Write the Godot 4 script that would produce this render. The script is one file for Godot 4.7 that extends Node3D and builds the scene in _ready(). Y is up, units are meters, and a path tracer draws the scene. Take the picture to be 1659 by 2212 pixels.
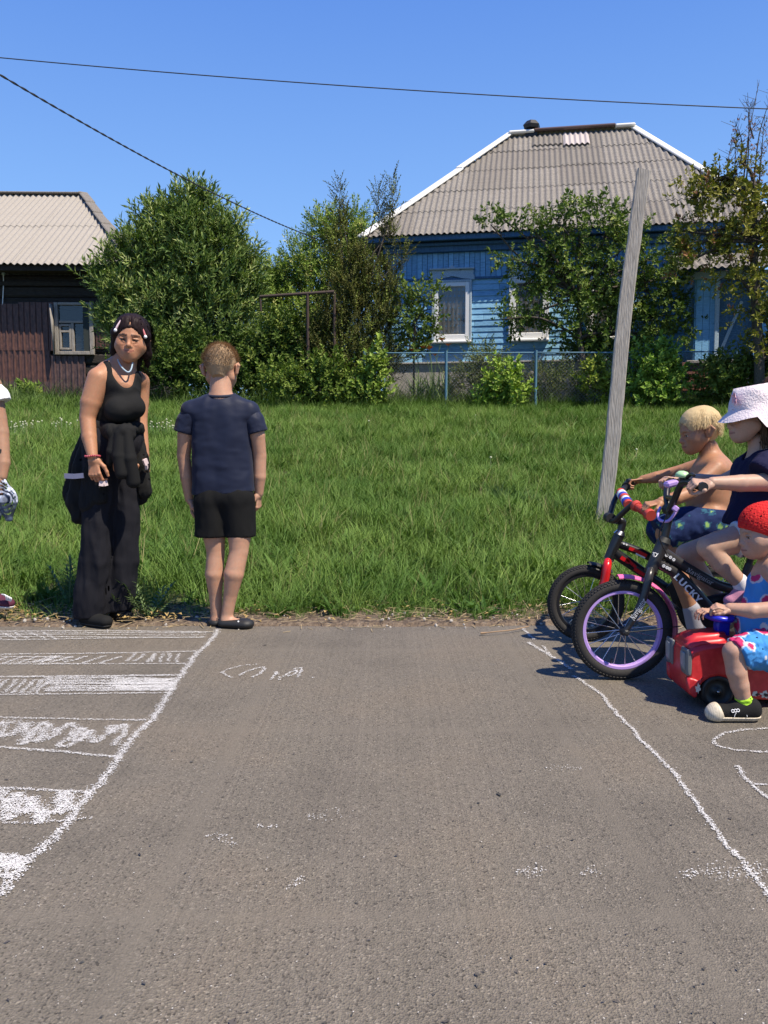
extends Node3D
# A village road with chalk marks: children on bikes, a grassy bank, two wooden houses behind.

const FOC := 1736.0            # focal length in pixels of a 1659 x 2212 picture
const EYE := Vector3(0, 0.95, 0)
const PITCH := 4.64
const SUNDIR := Vector3(-0.47, -1.0, -0.38)   # the way sunlight travels

var rng := RandomNumberGenerator.new()
var M := {}
var names := {}
var t0 := 0

func _ready():
	t0 = Time.get_ticks_msec()
	rng.seed = 7
	# ---- camera
	var cam := Camera3D.new()
	cam.name = "camera"
	cam.position = EYE
	cam.rotation_degrees = Vector3(-PITCH, 0, 0)
	cam.fov = 65.0
	cam.far = 600.0
	add_child(cam)
	# ---- sky and air
	var sky_mat := ProceduralSkyMaterial.new()
	sky_mat.sky_top_color = Color(0.125, 0.335, 0.71)
	sky_mat.sky_horizon_color = Color(0.60, 0.78, 0.94)
	sky_mat.sky_curve = 0.28
	sky_mat.ground_horizon_color = Color(0.45, 0.47, 0.42)
	sky_mat.ground_bottom_color = Color(0.25, 0.25, 0.22)
	sky_mat.sky_energy_multiplier = 1.0
	var env := Environment.new()
	env.background_mode = Environment.BG_SKY
	env.sky = Sky.new()
	env.sky.sky_material = sky_mat
	env.tonemap_mode = Environment.TONE_MAPPER_LINEAR
	env.tonemap_exposure = 1.45
	env.sdfgi_enabled = true
	env.ssao_enabled = true
	env.ssil_enabled = true
	var we := WorldEnvironment.new()
	we.name = "world_environment"
	we.environment = env
	add_child(we)
	# ---- the sun, high and behind the right shoulder
	var sun := DirectionalLight3D.new()
	sun.name = "sun"
	sun.light_energy = 1.6
	sun.light_color = Color(1.0, 0.955, 0.88)
	sun.light_angular_distance = 0.5
	sun.shadow_enabled = true
	add_child(sun)
	sun.look_at_from_position(Vector3.ZERO, SUNDIR, Vector3.UP)
	# ---- the place
	make_materials()
	build_ground()
	build_chalk()
	build_blue_house()
	build_dark_house()
	build_fence()
	build_post_and_wires()
	lap("structures")
	build_trees()
	lap("trees")
	build_grass()
	lap("grass")
	build_people()
	lap("people")
	build_bikes()
	build_toy_car()
	lap("vehicles")

func lap(what: String):
	print(what, " ", Time.get_ticks_msec() - t0, " ms")

# ------------------------------------------------------------------ places
func px(x: float, y: float, depth: float) -> Vector3:
	# the point seen at pixel (x, y) of a 1659 x 2212 picture, depth metres in front of the eye
	var d := Vector3((x - 829.5) / FOC, -(y - 1106.0) / FOC, -1.0).rotated(Vector3.RIGHT, -deg_to_rad(PITCH))
	return EYE + d * (depth / -d.z)

func on_road(x: float, y: float, h := 0.0) -> Vector3:
	var d := Vector3((x - 829.5) / FOC, -(y - 1106.0) / FOC, -1.0).rotated(Vector3.RIGHT, -deg_to_rad(PITCH))
	return EYE + d * ((h - EYE.y) / d.y)

var hump := FastNoiseLite.new()
func ground_y(x: float, z: float) -> float:
	var t := -z - 4.42
	var h := 0.0
	if t > 0.0:
		h = 0.16 * t * t / (t + 0.5)
		if t > 11.0:
			h = 0.16 * 121.0 / 11.5 + 0.5 * (1.0 - exp(-(t - 11.0) * 0.28))
		h += 0.05 * hump.get_noise_2d(x * 1.0, z * 1.0) * minf(t, 1.0)
	return h

# ------------------------------------------------------------------ nodes
func numbered(called: String) -> String:
	var k: int = names.get(called, 0)
	names[called] = k + 1
	return called if k == 0 else "%s_%03d" % [called, k]

func tag(o: Node, label := "", category := "", group := "", kind := "") -> Node:
	if label: o.set_meta("label", label)
	if category: o.set_meta("category", category)
	if group: o.set_meta("group", group)
	if kind: o.set_meta("kind", kind)
	return o

func base(called: String, at := Vector3.ZERO, turn := 0.0) -> Node3D:
	var o := Node3D.new()
	o.name = numbered(called)
	add_child(o)
	o.position = at
	o.rotation.y = turn
	return o

func obj(called: String, mesh: Mesh, mat: Material, parent: Node = null) -> MeshInstance3D:
	var o := MeshInstance3D.new()
	o.mesh = mesh
	o.material_override = mat
	if parent == null or parent == self:
		o.name = numbered(called)
		add_child(o)
	else:
		o.name = called
		parent.add_child(o, true)
	return o

func multi(called: String, mesh: Mesh, mat: Material, xf: Array, cols: Array, parent: Node = null) -> MultiMeshInstance3D:
	var mm := MultiMesh.new()
	mm.transform_format = MultiMesh.TRANSFORM_3D
	mm.use_colors = true
	mm.mesh = mesh
	mm.instance_count = xf.size()
	for i in xf.size():
		mm.set_instance_transform(i, xf[i])
		mm.set_instance_color(i, cols[i])
	var o := MultiMeshInstance3D.new()
	o.multimesh = mm
	o.material_override = mat
	if parent == null:
		o.name = numbered(called)
		add_child(o)
	else:
		o.name = called
		parent.add_child(o, true)
	return o

# ------------------------------------------------------------------ shapes
func tool() -> SurfaceTool:
	var st := SurfaceTool.new()
	st.begin(Mesh.PRIMITIVE_TRIANGLES)
	return st

func done(st: SurfaceTool) -> ArrayMesh:
	st.generate_normals()
	return st.commit()

func quad(st: SurfaceTool, a: Vector3, b: Vector3, c: Vector3, d: Vector3):
	st.add_vertex(a); st.add_vertex(b); st.add_vertex(c)
	st.add_vertex(a); st.add_vertex(c); st.add_vertex(d)

# a box with bevelled long edges, given by its transform and full size
func box(st: SurfaceTool, xf: Transform3D, size: Vector3, bev := 0.0):
	var h := size * 0.5
	st.set_smooth_group(-1)
	if bev <= 0.0:
		var p := []
		for k in 8:
			p.append(xf * Vector3(h.x if k & 1 else -h.x, h.y if k & 2 else -h.y, h.z if k & 4 else -h.z))
		quad(st, p[0], p[1], p[3], p[2]); quad(st, p[5], p[4], p[6], p[7])
		quad(st, p[4], p[0], p[2], p[6]); quad(st, p[1], p[5], p[7], p[3])
		quad(st, p[2], p[3], p[7], p[6]); quad(st, p[4], p[5], p[1], p[0])
		return
	var b := minf(bev, minf(h.x, minf(h.y, h.z)) * 0.9)
	# each of the three axis faces, 12 edges, 8 corners
	for axis in 3:
		var u := (axis + 1) % 3
		var v := (axis + 2) % 3
		for s in [-1.0, 1.0]:
			var c := []
			for q in [[-1, -1], [1, -1], [1, 1], [-1, 1]]:
				var w := Vector3.ZERO
				w[axis] = s * h[axis]
				w[u] = q[0] * (h[u] - b)
				w[v] = q[1] * (h[v] - b)
				c.append(xf * w)
			if s > 0: quad(st, c[3], c[2], c[1], c[0])
			else: quad(st, c[0], c[1], c[2], c[3])
		for s in [-1.0, 1.0]:
			for r in [-1.0, 1.0]:
				var c := []
				for e in [-1.0, 1.0]:
					var w1 := Vector3.ZERO
					w1[axis] = e * (h[axis] - b); w1[u] = s * h[u]; w1[v] = r * (h[v] - b)
					var w2 := Vector3.ZERO
					w2[axis] = e * (h[axis] - b); w2[u] = s * (h[u] - b); w2[v] = r * h[v]
					c.append(xf * w1); c.append(xf * w2)
				if s * r > 0: quad(st, c[0], c[2], c[3], c[1])
				else: quad(st, c[1], c[3], c[2], c[0])
	for k in 8:
		var g := Vector3(1 if k & 1 else -1, 1 if k & 2 else -1, 1 if k & 4 else -1)
		var a1 := xf * Vector3(g.x * h.x, g.y * (h.y - b), g.z * (h.z - b))
		var a2 := xf * Vector3(g.x * (h.x - b), g.y * h.y, g.z * (h.z - b))
		var a3 := xf * Vector3(g.x * (h.x - b), g.y * (h.y - b), g.z * h.z)
		if g.x * g.y * g.z > 0:
			st.add_vertex(a1); st.add_vertex(a3); st.add_vertex(a2)
		else:
			st.add_vertex(a1); st.add_vertex(a2); st.add_vertex(a3)

func box_mesh(size: Vector3, bev := 0.0, xf := Transform3D()) -> ArrayMesh:
	var st := tool()
	box(st, xf, size, bev)
	return done(st)

func at(p: Vector3) -> Transform3D:
	return Transform3D(Basis(), p)

# a bar between two points with a rectangular section; up tells where its height goes
func bar(st: SurfaceTool, a: Vector3, b: Vector3, wide: float, high: float, up := Vector3.UP, bev := 0.0):
	var y := (b - a).normalized()
	var x := y.cross(up)
	x = x.normalized() if x.length() > 0.01 else y.cross(Vector3.RIGHT).normalized()
	var z := x.cross(y).normalized()
	box(st, Transform3D(Basis(x, y, z), (a + b) * 0.5), Vector3(wide, a.distance_to(b), high), bev)

# a round tube through points, radii per point
func tube(st: SurfaceTool, pts: Array, radii: Array, sides := 10, caps := true):
	st.set_smooth_group(0)
	var rings := []
	var n := pts.size()
	var x := Vector3.ZERO
	for i in n:
		var d: Vector3 = (pts[mini(i + 1, n - 1)] - pts[maxi(i - 1, 0)]).normalized()
		if x == Vector3.ZERO:
			x = d.cross(Vector3.UP if absf(d.y) < 0.9 else Vector3.RIGHT).normalized()
		x = (x - d * x.dot(d)).normalized()
		var y := d.cross(x)
		var r: float = radii[mini(i, radii.size() - 1)]
		var ring := []
		for k in sides:
			var a := TAU * k / sides
			ring.append(pts[i] + (x * cos(a) + y * sin(a)) * r)
		rings.append(ring)
	for i in n - 1:
		for k in sides:
			var k2 := (k + 1) % sides
			quad(st, rings[i][k], rings[i][k2], rings[i + 1][k2], rings[i + 1][k])
	if caps:
		st.set_smooth_group(-1)
		for k in range(1, sides - 1):
			st.add_vertex(rings[0][0]); st.add_vertex(rings[0][k + 1]); st.add_vertex(rings[0][k])
			st.add_vertex(rings[n - 1][0]); st.add_vertex(rings[n - 1][k]); st.add_vertex(rings[n - 1][k + 1])

func tube_mesh(pts: Array, radii: Array, sides := 10) -> ArrayMesh:
	var st := tool()
	tube(st, pts, radii, sides)
	return done(st)

# points on a smooth curve through the given ones
func curve(pts: Array, per := 6) -> Array:
	var out := []
	var n := pts.size()
	for i in n - 1:
		var p0 = pts[maxi(i - 1, 0)]
		var p3 = pts[mini(i + 2, n - 1)]
		for k in per:
			var t := float(k) / per
			out.append(pts[i].cubic_interpolate(pts[i + 1], p0, p3, t))
	out.append(pts[n - 1])
	return out

# a profile [radius, height] turned round an axis
func lathe(st: SurfaceTool, xf: Transform3D, prof: Array, sides := 24, smooth := true):
	st.set_smooth_group(0 if smooth else -1)
	for i in prof.size() - 1:
		for k in sides:
			var a := TAU * k / sides
			var b := TAU * (k + 1) / sides
			var p: Vector2 = prof[i]
			var q: Vector2 = prof[i + 1]
			quad(st, xf * Vector3(p.x * cos(a), p.y, p.x * sin(a)), xf * Vector3(p.x * cos(b), p.y, p.x * sin(b)), xf * Vector3(q.x * cos(b), q.y, q.x * sin(b)), xf * Vector3(q.x * cos(a), q.y, q.x * sin(a)))

# a basis whose y axis lies along d
func along(d: Vector3) -> Basis:
	var y := d.normalized()
	var x := y.cross(Vector3.UP if absf(y.y) < 0.95 else Vector3.RIGHT).normalized()
	return Basis(x, y, x.cross(y))

# ------------------------------------------------------------------ materials
func lin(r: float, g: float, b: float) -> Color:
	return Color(r, g, b).linear_to_srgb()

func mat(col: Color, rough := 0.8, metal := 0.0, spec := 0.5) -> StandardMaterial3D:
	var m := StandardMaterial3D.new()
	m.albedo_color = col.linear_to_srgb()
	m.roughness = rough
	m.metallic = metal
	m.metallic_specular = spec
	return m

func noise_tex(freq: float, stops: Array, size := 512, kind := FastNoiseLite.TYPE_SIMPLEX_SMOOTH, oct := 4, sd := 1, cell_value := false) -> NoiseTexture2D:
	var n := FastNoiseLite.new()
	n.noise_type = kind
	n.frequency = freq
	n.fractal_octaves = oct
	n.seed = sd
	if kind == FastNoiseLite.TYPE_CELLULAR:
		n.cellular_return_type = FastNoiseLite.RETURN_CELL_VALUE if cell_value else FastNoiseLite.RETURN_DISTANCE
		if oct <= 1: n.fractal_type = FastNoiseLite.FRACTAL_NONE
	var t := NoiseTexture2D.new()
	t.width = size
	t.height = size
	t.seamless = true
	t.noise = n
	if stops:
		var g := Gradient.new()
		var offs := PackedFloat32Array()
		var cols := PackedColorArray()
		for s in stops:
			offs.append(s[0])
			cols.append((s[1] as Color).linear_to_srgb())
		g.offsets = offs
		g.colors = cols
		t.color_ramp = g
	return t

func grey(v: float) -> Color:
	return Color(v, v, v)

# world-mapped noise colour with a relief of its own
func rough_mat(stops: Array, freq: float, scale: Vector3, rough := 0.85, bump := 0.0, bfreq := 0.05, kind := FastNoiseLite.TYPE_SIMPLEX_SMOOTH, local := false) -> StandardMaterial3D:
	var m := mat(Color.WHITE, rough)
	m.albedo_texture = noise_tex(freq, stops, 512, kind)
	m.uv1_triplanar = true
	m.uv1_world_triplanar = not local
	m.uv1_scale = scale
	if bump > 0.0:
		m.heightmap_enabled = true
		m.heightmap_scale = bump
		m.heightmap_texture = noise_tex(bfreq, [], 512, kind, 4, 5)
	return m

func make_materials():
	hump.frequency = 0.35
	hump.seed = 3
	# asphalt: chips of several greys in a brownish binder
	var a := mat(Color.WHITE, 0.92)
	a.albedo_texture = noise_tex(0.12, [[0.0, Color(0.051, 0.043, 0.032)], [0.09, Color(0.123, 0.106, 0.082)], [0.35, Color(0.155, 0.134, 0.102)], [0.72, Color(0.175, 0.150, 0.115)], [0.93, Color(0.202, 0.174, 0.133)], [1.0, Color(0.293, 0.255, 0.198)]], 2048, FastNoiseLite.TYPE_CELLULAR, 1, 4, true)
	a.uv1_triplanar = true
	a.uv1_world_triplanar = true
	a.uv1_scale = Vector3(.93, .93, .93)
	a.detail_enabled = true
	a.detail_blend_mode = BaseMaterial3D.BLEND_MODE_MUL
	a.detail_uv_layer = BaseMaterial3D.DETAIL_UV_2
	a.uv2_triplanar = true
	a.uv2_world_triplanar = true
	a.uv2_scale = Vector3(.21, .21, .21)
	a.detail_albedo = noise_tex(0.006, [[0.0, grey(.66)], [0.28, grey(.84)], [0.5, grey(.95)], [0.7, Color(1.0, .98, .95)], [1.0, Color(1.0, .97, .94)]], 1024, FastNoiseLite.TYPE_SIMPLEX_SMOOTH, 8, 9)
	a.heightmap_enabled = true
	a.heightmap_scale = 0.35
	a.heightmap_texture = noise_tex(0.12, [], 2048, FastNoiseLite.TYPE_CELLULAR, 2, 4)
	M.asphalt = a
	M.soil = rough_mat([[0.0, Color(.05, .034, .022)], [0.45, Color(.12, .085, .055)], [0.75, Color(.2, .15, .10)], [1.0, Color(.3, .25, .18)]], 0.03, Vector3(1.2, 1.2, 1.2), 0.95, 2.0)
	M.turf = rough_mat([[0.0, Color(.03, .035, .012)], [0.5, Color(.06, .075, .022)], [1.0, Color(.11, .10, .04)]], 0.03, Vector3(.8, .8, .8), 0.95, 2.0)
	M.chalk = mat(Color.WHITE, 0.95)
	M.chalk.vertex_color_use_as_albedo = true
	# plants: tint comes with each copy
	for q in [["blade", Color(.9, 1, .55)], ["leaf", Color(.9, 1, .5)]]:
		var g := mat(Color.WHITE, 0.55, 0.0, 0.28)
		g.vertex_color_use_as_albedo = true
		g.cull_mode = BaseMaterial3D.CULL_DISABLED
		g.backlight_enabled = true
		g.backlight = (Color(.55, .6, .3) if q[0] == "leaf" else Color(.6, .65, .3))
		M[q[0]] = g
	M.bark = rough_mat([[0.0, Color(.03, .024, .018)], [0.5, Color(.08, .065, .05)], [1.0, Color(.16, .14, .115)]], 0.05, Vector3(3, .8, 3), 0.95, 1.0)
	M.straw = mat(Color(.38, .29, .16), 0.9)
	# wood and paint
	M.grey_wood = rough_mat([[0.0, Color(.10, .085, .07)], [0.25, Color(.24, .215, .185)], [0.6, Color(.34, .31, .27)], [1.0, Color(.44, .41, .365)]], 0.035, Vector3(5, .3, 5), 0.9, 0.6, 0.04)
	M.dark_wood = rough_mat([[0.0, Color(.014, .011, .009)], [0.6, Color(.03, .024, .02)], [1.0, Color(.06, .05, .04)]], 0.03, Vector3(.4, 3, 3), 0.9, 0.8)
	M.blue_board = rough_mat([[0.0, Color(0.093, 0.215, 0.366)], [0.3, Color(0.171, 0.391, 0.614)], [0.7, Color(0.205, 0.449, 0.683)], [1.0, Color(0.318, 0.541, 0.748)]], 0.025, Vector3(.35, 1.6, 1.6), 0.6, 0.25)
	M.blue_board2 = rough_mat([[0.0, Color(0.133, 0.284, 0.434)], [0.4, Color(0.226, 0.470, 0.675)], [0.8, Color(0.264, 0.518, 0.733)], [1.0, Color(0.406, 0.612, 0.750)]], 0.03, Vector3(.5, 2.0, 2.0), 0.6, 0.25)
	M.blue_board3 = rough_mat([[0.0, Color(0.074, 0.168, 0.290)], [0.4, Color(0.145, 0.332, 0.528)], [0.8, Color(0.174, 0.391, 0.606)], [1.0, Color(0.290, 0.505, 0.693)]], 0.028, Vector3(.45, 1.8, 1.8), 0.6, 0.25)
	M.navy_board = rough_mat([[0.0, Color(0.022, 0.066, 0.142)], [0.6, Color(0.044, 0.132, 0.260)], [1.0, Color(0.079, 0.196, 0.336)]], 0.03, Vector3(2, .4, 2), 0.65, 0.3)
	M.dull_blue = rough_mat([[0.0, Color(.03, .085, .15)], [0.6, Color(.06, .15, .25)], [1.0, Color(.15, .25, .33)]], 0.03, Vector3(1, 2, 1), 0.6)
	M.trim = rough_mat([[0.0, Color(0.145, 0.218, 0.289)], [0.4, Color(0.318, 0.418, 0.491)], [1.0, Color(0.549, 0.620, 0.665)]], 0.04, Vector3(2, 2, 2), 0.8, 0.3)
	M.white_plastic = mat(Color(.78, .78, .77), 0.35)
	M.cream_metal = mat(Color(.74, .72, .66), 0.4)
	M.brown_metal = mat(Color(.085, .05, .04), 0.45)
	M.black_metal = mat(Color(.012, .012, .012), 0.6)
	M.plinth = rough_mat([[0.0, Color(.3, .27, .23)], [1.0, Color(.5, .47, .42)]], 0.02, Vector3(1, 1, 1), 0.9, 0.5)
	M.brick = rough_mat([[0.0, Color(.13, .05, .035)], [0.5, Color(.22, .09, .06)], [1.0, Color(.3, .15, .10)]], 0.05, Vector3(3, 3, 3), 0.9, 0.4)
	M.slate = rough_mat([[0.0, Color(.07, .06, .05)], [0.38, Color(.165, .145, .122)], [0.6, Color(.27, .247, .215)], [0.85, Color(.345, .32, .282)], [1.0, Color(.43, .405, .362)]], 0.04, Vector3(3.2, .55, .9), 0.92, 0.8, 0.1)
	M.slate2 = rough_mat([[0.0, Color(.06, .052, .043)], [0.38, Color(.15, .132, .11)], [0.6, Color(.235, .212, .182)], [0.85, Color(.29, .266, .232)], [1.0, Color(.36, .335, .297)]], 0.045, Vector3(3.2, .55, .9), 0.92, 0.8, 0.1)
	M.slate_new = mat(Color(0.430, 0.378, 0.353), 0.85)
	M.slate_pale = rough_mat([[0.0, Color(0.206, 0.185, 0.155)], [0.4, Color(0.310, 0.280, 0.241)], [0.8, Color(0.370, 0.340, 0.297)], [1.0, Color(0.430, 0.404, 0.361)]], 0.04, Vector3(3.2, .55, .9), 0.92, 0.8, 0.1)
	M.rust = rough_mat([[0.0, Color(.035, .02, .018)], [0.4, Color(.085, .038, .03)], [0.7, Color(.115, .052, .04)], [1.0, Color(.17, .085, .06)]], 0.02, Vector3(1.2, .5, 1.2), 0.6, 0.3)
	M.rust2 = rough_mat([[0.0, Color(.03, .02, .02)], [0.5, Color(.08, .045, .042)], [1.0, Color(.13, .08, .072)]], 0.02, Vector3(1.2, .5, 1.2), 0.6, 0.3)
	M.rust_pipe = mat(Color(.05, .03, .022), 0.8)
	M.wire = mat(Color(.02, .02, .022), 0.7)
	M.fence_blue = rough_mat([[0.0, Color(.04, .07, .09)], [0.4, Color(.07, .17, .24)], [1.0, Color(.12, .24, .31)]], 0.05, Vector3(3, 3, 3), 0.6)
	M.mesh_wire = mat(Color(.16, .165, .165), 0.5, 0.6)
	var gl := mat(Color(.03, .035, .035), 0.03)
	gl.transparency = BaseMaterial3D.TRANSPARENCY_ALPHA
	gl.albedo_color.a = 0.25
	M.glass = gl
	M.curtain = mat(Color(.42, .40, .36), 0.95)
	# people
	var skin := mat(Color.WHITE, 0.5, 0.0, 0.4)
	skin.vertex_color_use_as_albedo = true
	skin.subsurf_scatter_enabled = true
	skin.subsurf_scatter_strength = 0.08
	M.skin = skin
	var cl := mat(Color.WHITE, 0.85, 0.0, 0.3)
	cl.vertex_color_use_as_albedo = true
	cl.heightmap_enabled = true
	cl.heightmap_scale = 0.12
	cl.heightmap_texture = noise_tex(0.2, [], 256, FastNoiseLite.TYPE_SIMPLEX, 2, 8)
	cl.uv1_triplanar = true
	cl.uv1_scale = Vector3(6, 6, 6)
	M.cloth = cl
	var hr := mat(Color.WHITE, 0.6, 0.0, 0.28)
	hr.vertex_color_use_as_albedo = true
	M.hair = hr
	var rb := mat(Color.WHITE, 0.6)
	rb.vertex_color_use_as_albedo = true
	M.tint = rb
	M.rubber = rough_mat([[0.0, Color(.014, .013, .012)], [0.6, Color(.024, .022, .02)], [1.0, Color(.055, .05, .044)]], 0.05, Vector3(5, 5, 5), 0.85)
	M.black_paint = mat(Color(.014, .014, .015), 0.3)
	M.grey_paint = mat(Color(.028, .026, .026), 0.32)
	M.black_plastic = mat(Color(.013, .013, .013), 0.5)
	M.red_paint = mat(Color(.55, .012, .015), 0.25)
	M.red_rubber = mat(Color(.50, .055, .035), 0.6)
	M.lilac = mat(Color(.46, .30, .66), 0.35)
	M.pink = mat(Color(.72, .14, .32), 0.3)
	M.steel = mat(Color(.6, .6, .6), 0.25, 1.0)
	M.white = mat(Color(.75, .75, .75), 0.5)
	M.blue_plastic = mat(Color(.012, .016, .42), 0.3)
	M.red_plastic = rough_mat([[0.0, Color(.44, .018, .022)], [0.5, Color(.52, .024, .028)], [1.0, Color(.58, .04, .042)]], 0.03, Vector3(2, 2, 2), 0.38)
	M.grey_plastic = mat(Color(.13, .137, .14), 0.4)
	M.peel = mat(Color(.6, .55, .45), 0.8)
	M.film = mat(Color(.75, .78, .8), 0.2)
	M.film.transparency = BaseMaterial3D.TRANSPARENCY_ALPHA
	M.film.albedo_color.a = 0.14

# ------------------------------------------------------------------ ground, road, chalk
func sheet(xs: Array, zs: Array, height: Callable) -> ArrayMesh:
	var st := tool()
	st.set_smooth_group(0)
	for j in zs.size() - 1:
		for i in xs.size() - 1:
			var p := []
			for q in [[0, 0], [1, 0], [1, 1], [0, 1]]:
				var x: float = xs[i + q[0]]
				var z: float = zs[j + q[1]]
				p.append(height.call(x, z))
			quad(st, p[0], p[1], p[2], p[3])
	return done(st)

func steps(a: float, b: float, n: int) -> Array:
	var out := []
	for i in n + 1:
		out.append(lerpf(a, b, float(i) / n))
	return out

func edge_z(x: float) -> float:
	return -4.235 - 0.008 * x + 0.035 * hump.get_noise_2d(x * 4.0, 50.0) + 0.015 * hump.get_noise_2d(x * 22.0, 80.0)

func build_ground():
	var xs := [-160, -90, -50, -28] + steps(-16, 18, 90) + [28, 50, 90, 160]
	var zs := [60, 20, 4] + steps(-3.4, -20, 66) + [-24, -30, -45, -80, -160, -320]
	zs.reverse()
	var g := obj("ground", sheet(xs, zs, func(x, z): return Vector3(x, ground_y(x, z) - (0.05 if z > -4.55 else 0.0), z)), M.turf)
	tag(g, "", "", "", "structure")
	var rx := [-120, -60, -25] + steps(-10, 10, 160) + [25, 60, 120]
	var road := obj("road", sheet(rx, [0, 1, 2], func(x, k): return Vector3(x, 0.0 if k != 0 else -0.012, edge_z(x) if k == 0 else (edge_z(x) + 0.03 if k == 1 else 14.0))), M.asphalt)
	tag(road, "", "", "", "structure")
	var vx := [-60, -25] + steps(-10, 10, 240) + [25, 60]
	var verge := obj("verge", sheet(vx, steps(0, 1, 9), func(x, t):
		var z: float = edge_z(x) + 0.06 - 0.52 * (1.0 - t) - 0.05 * hump.get_noise_2d(x * 3.0, 20.0) * (1.0 - t)
		var y: float = ground_y(x, z) + 0.008 + 0.016 * absf(hump.get_noise_2d(x * 14.0, z * 14.0)) + 0.008 * hump.get_noise_2d(x * 40.0, z * 40.0)
		return Vector3(x, y if t < 0.99 and t > 0.01 else -0.03, z)), M.soil)
	tag(verge, "", "", "", "structure")

var chalk_st: SurfaceTool
var tone_a := Color(.48, .465, .44)
var tone_b := Color(.80, .79, .77)
func fleck(p: Vector3, big: float):
	var a := rng.randf() * PI
	var u := Vector3(cos(a), 0, sin(a)) * big * rng.randf_range(0.6, 1.5)
	var v := Vector3(-sin(a), 0, cos(a)) * big * rng.randf_range(0.3, 0.8)
	p.y = 0.0032 + rng.randf() * 0.0012
	var k := clampf(rng.randfn(0.5, 0.3), 0.0, 1.0)
	chalk_st.set_color(tone_a.lerp(tone_b, k))
	chalk_st.add_vertex(p - u - v * rng.randf()); chalk_st.add_vertex(p + u * 0.3 - v); chalk_st.add_vertex(p + u + v * 0.4)
	chalk_st.add_vertex(p - u - v * rng.randf()); chalk_st.add_vertex(p + u + v * 0.4); chalk_st.add_vertex(p - u * 0.4 + v)

func stroke(pix: Array, wide: float, fill := 0.7, big := 0.0023):
	# pix: [x, y] pixels of the road; flecks are strewn along the line they make on it
	for i in pix.size() - 1:
		var a := on_road(pix[i][0], pix[i][1])
		var b := on_road(pix[i + 1][0], pix[i + 1][1])
		var l := a.distance_to(b)
		var n := int(ceil(l * wide * fill / (big * big * 0.85)))
		var side := (b - a).cross(Vector3.UP).normalized()
		for k in n:
			var t := rng.randf()
			var p := a.lerp(b, t)
			var wob := 0.5 * wide * hump.get_noise_2d(p.x * 30.0, p.z * 30.0)
			var off := rng.randfn(0.0, 0.32) * wide
			# the road's grain leaves gaps
			if hump.get_noise_2d(p.x * 330.0 + off * 300.0, p.z * 330.0) < -0.2:
				continue
			fleck(p + side * (off + wob), big * rng.randf_range(0.5, 1.2))

func chalk(called: String, label: String, strokes: Array, group := ""):
	chalk_st = tool()
	chalk_st.set_normal(Vector3.UP)
	for s in strokes:
		stroke(s[0], s[1], s[2] if s.size() > 2 else 0.7, s[3] if s.size() > 3 else 0.0023)
	var o := obj(called, chalk_st.commit(), M.chalk)
	tag(o, label, "chalk mark", group)

func zl(pts: Array) -> Array:      # left road crop to pixels
	return pts.map(func(p): return [p[0] * 0.5, 1313.4 + p[1] * 0.5])
func zr(pts: Array) -> Array:
	return pts.map(func(p): return [829.5 + p[0] * 0.5, 1313.4 + p[1] * 0.5])

func hatch(x0: float, x1: float, y0: float, y1: float, n: int, lean: float, wide: float, fill: float) -> Array:
	var out := []
	for i in n:
		var x := lerpf(x0, x1, (i + rng.randf_range(-0.2, 0.2)) / maxf(n - 1, 1))
		out.append([zl([[x + lean, y0 + rng.randf_range(0, 6)], [x + lean * 0.5 + rng.randf_range(-8, 8), (y0 + y1) * 0.5], [x, y1 - rng.randf_range(0, 6)]]), wide, fill])
	return out

func rows(x0: float, x1: float, y0: float, y1: float, n: int, wide: float, fill: float) -> Array:
	var out := []
	for i in n:
		var y := lerpf(y0, y1, float(i) / maxf(n - 1, 1)) + rng.randf_range(-3, 3)
		var a := x0 + rng.randf_range(0, 60)
		out.append([zl([[a, y], [(a + x1) * 0.5, y + rng.randf_range(-4, 4)], [x1 - rng.randf_range(0, 30), y + rng.randf_range(-5, 5)]]), wide, fill])
	return out

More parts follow.
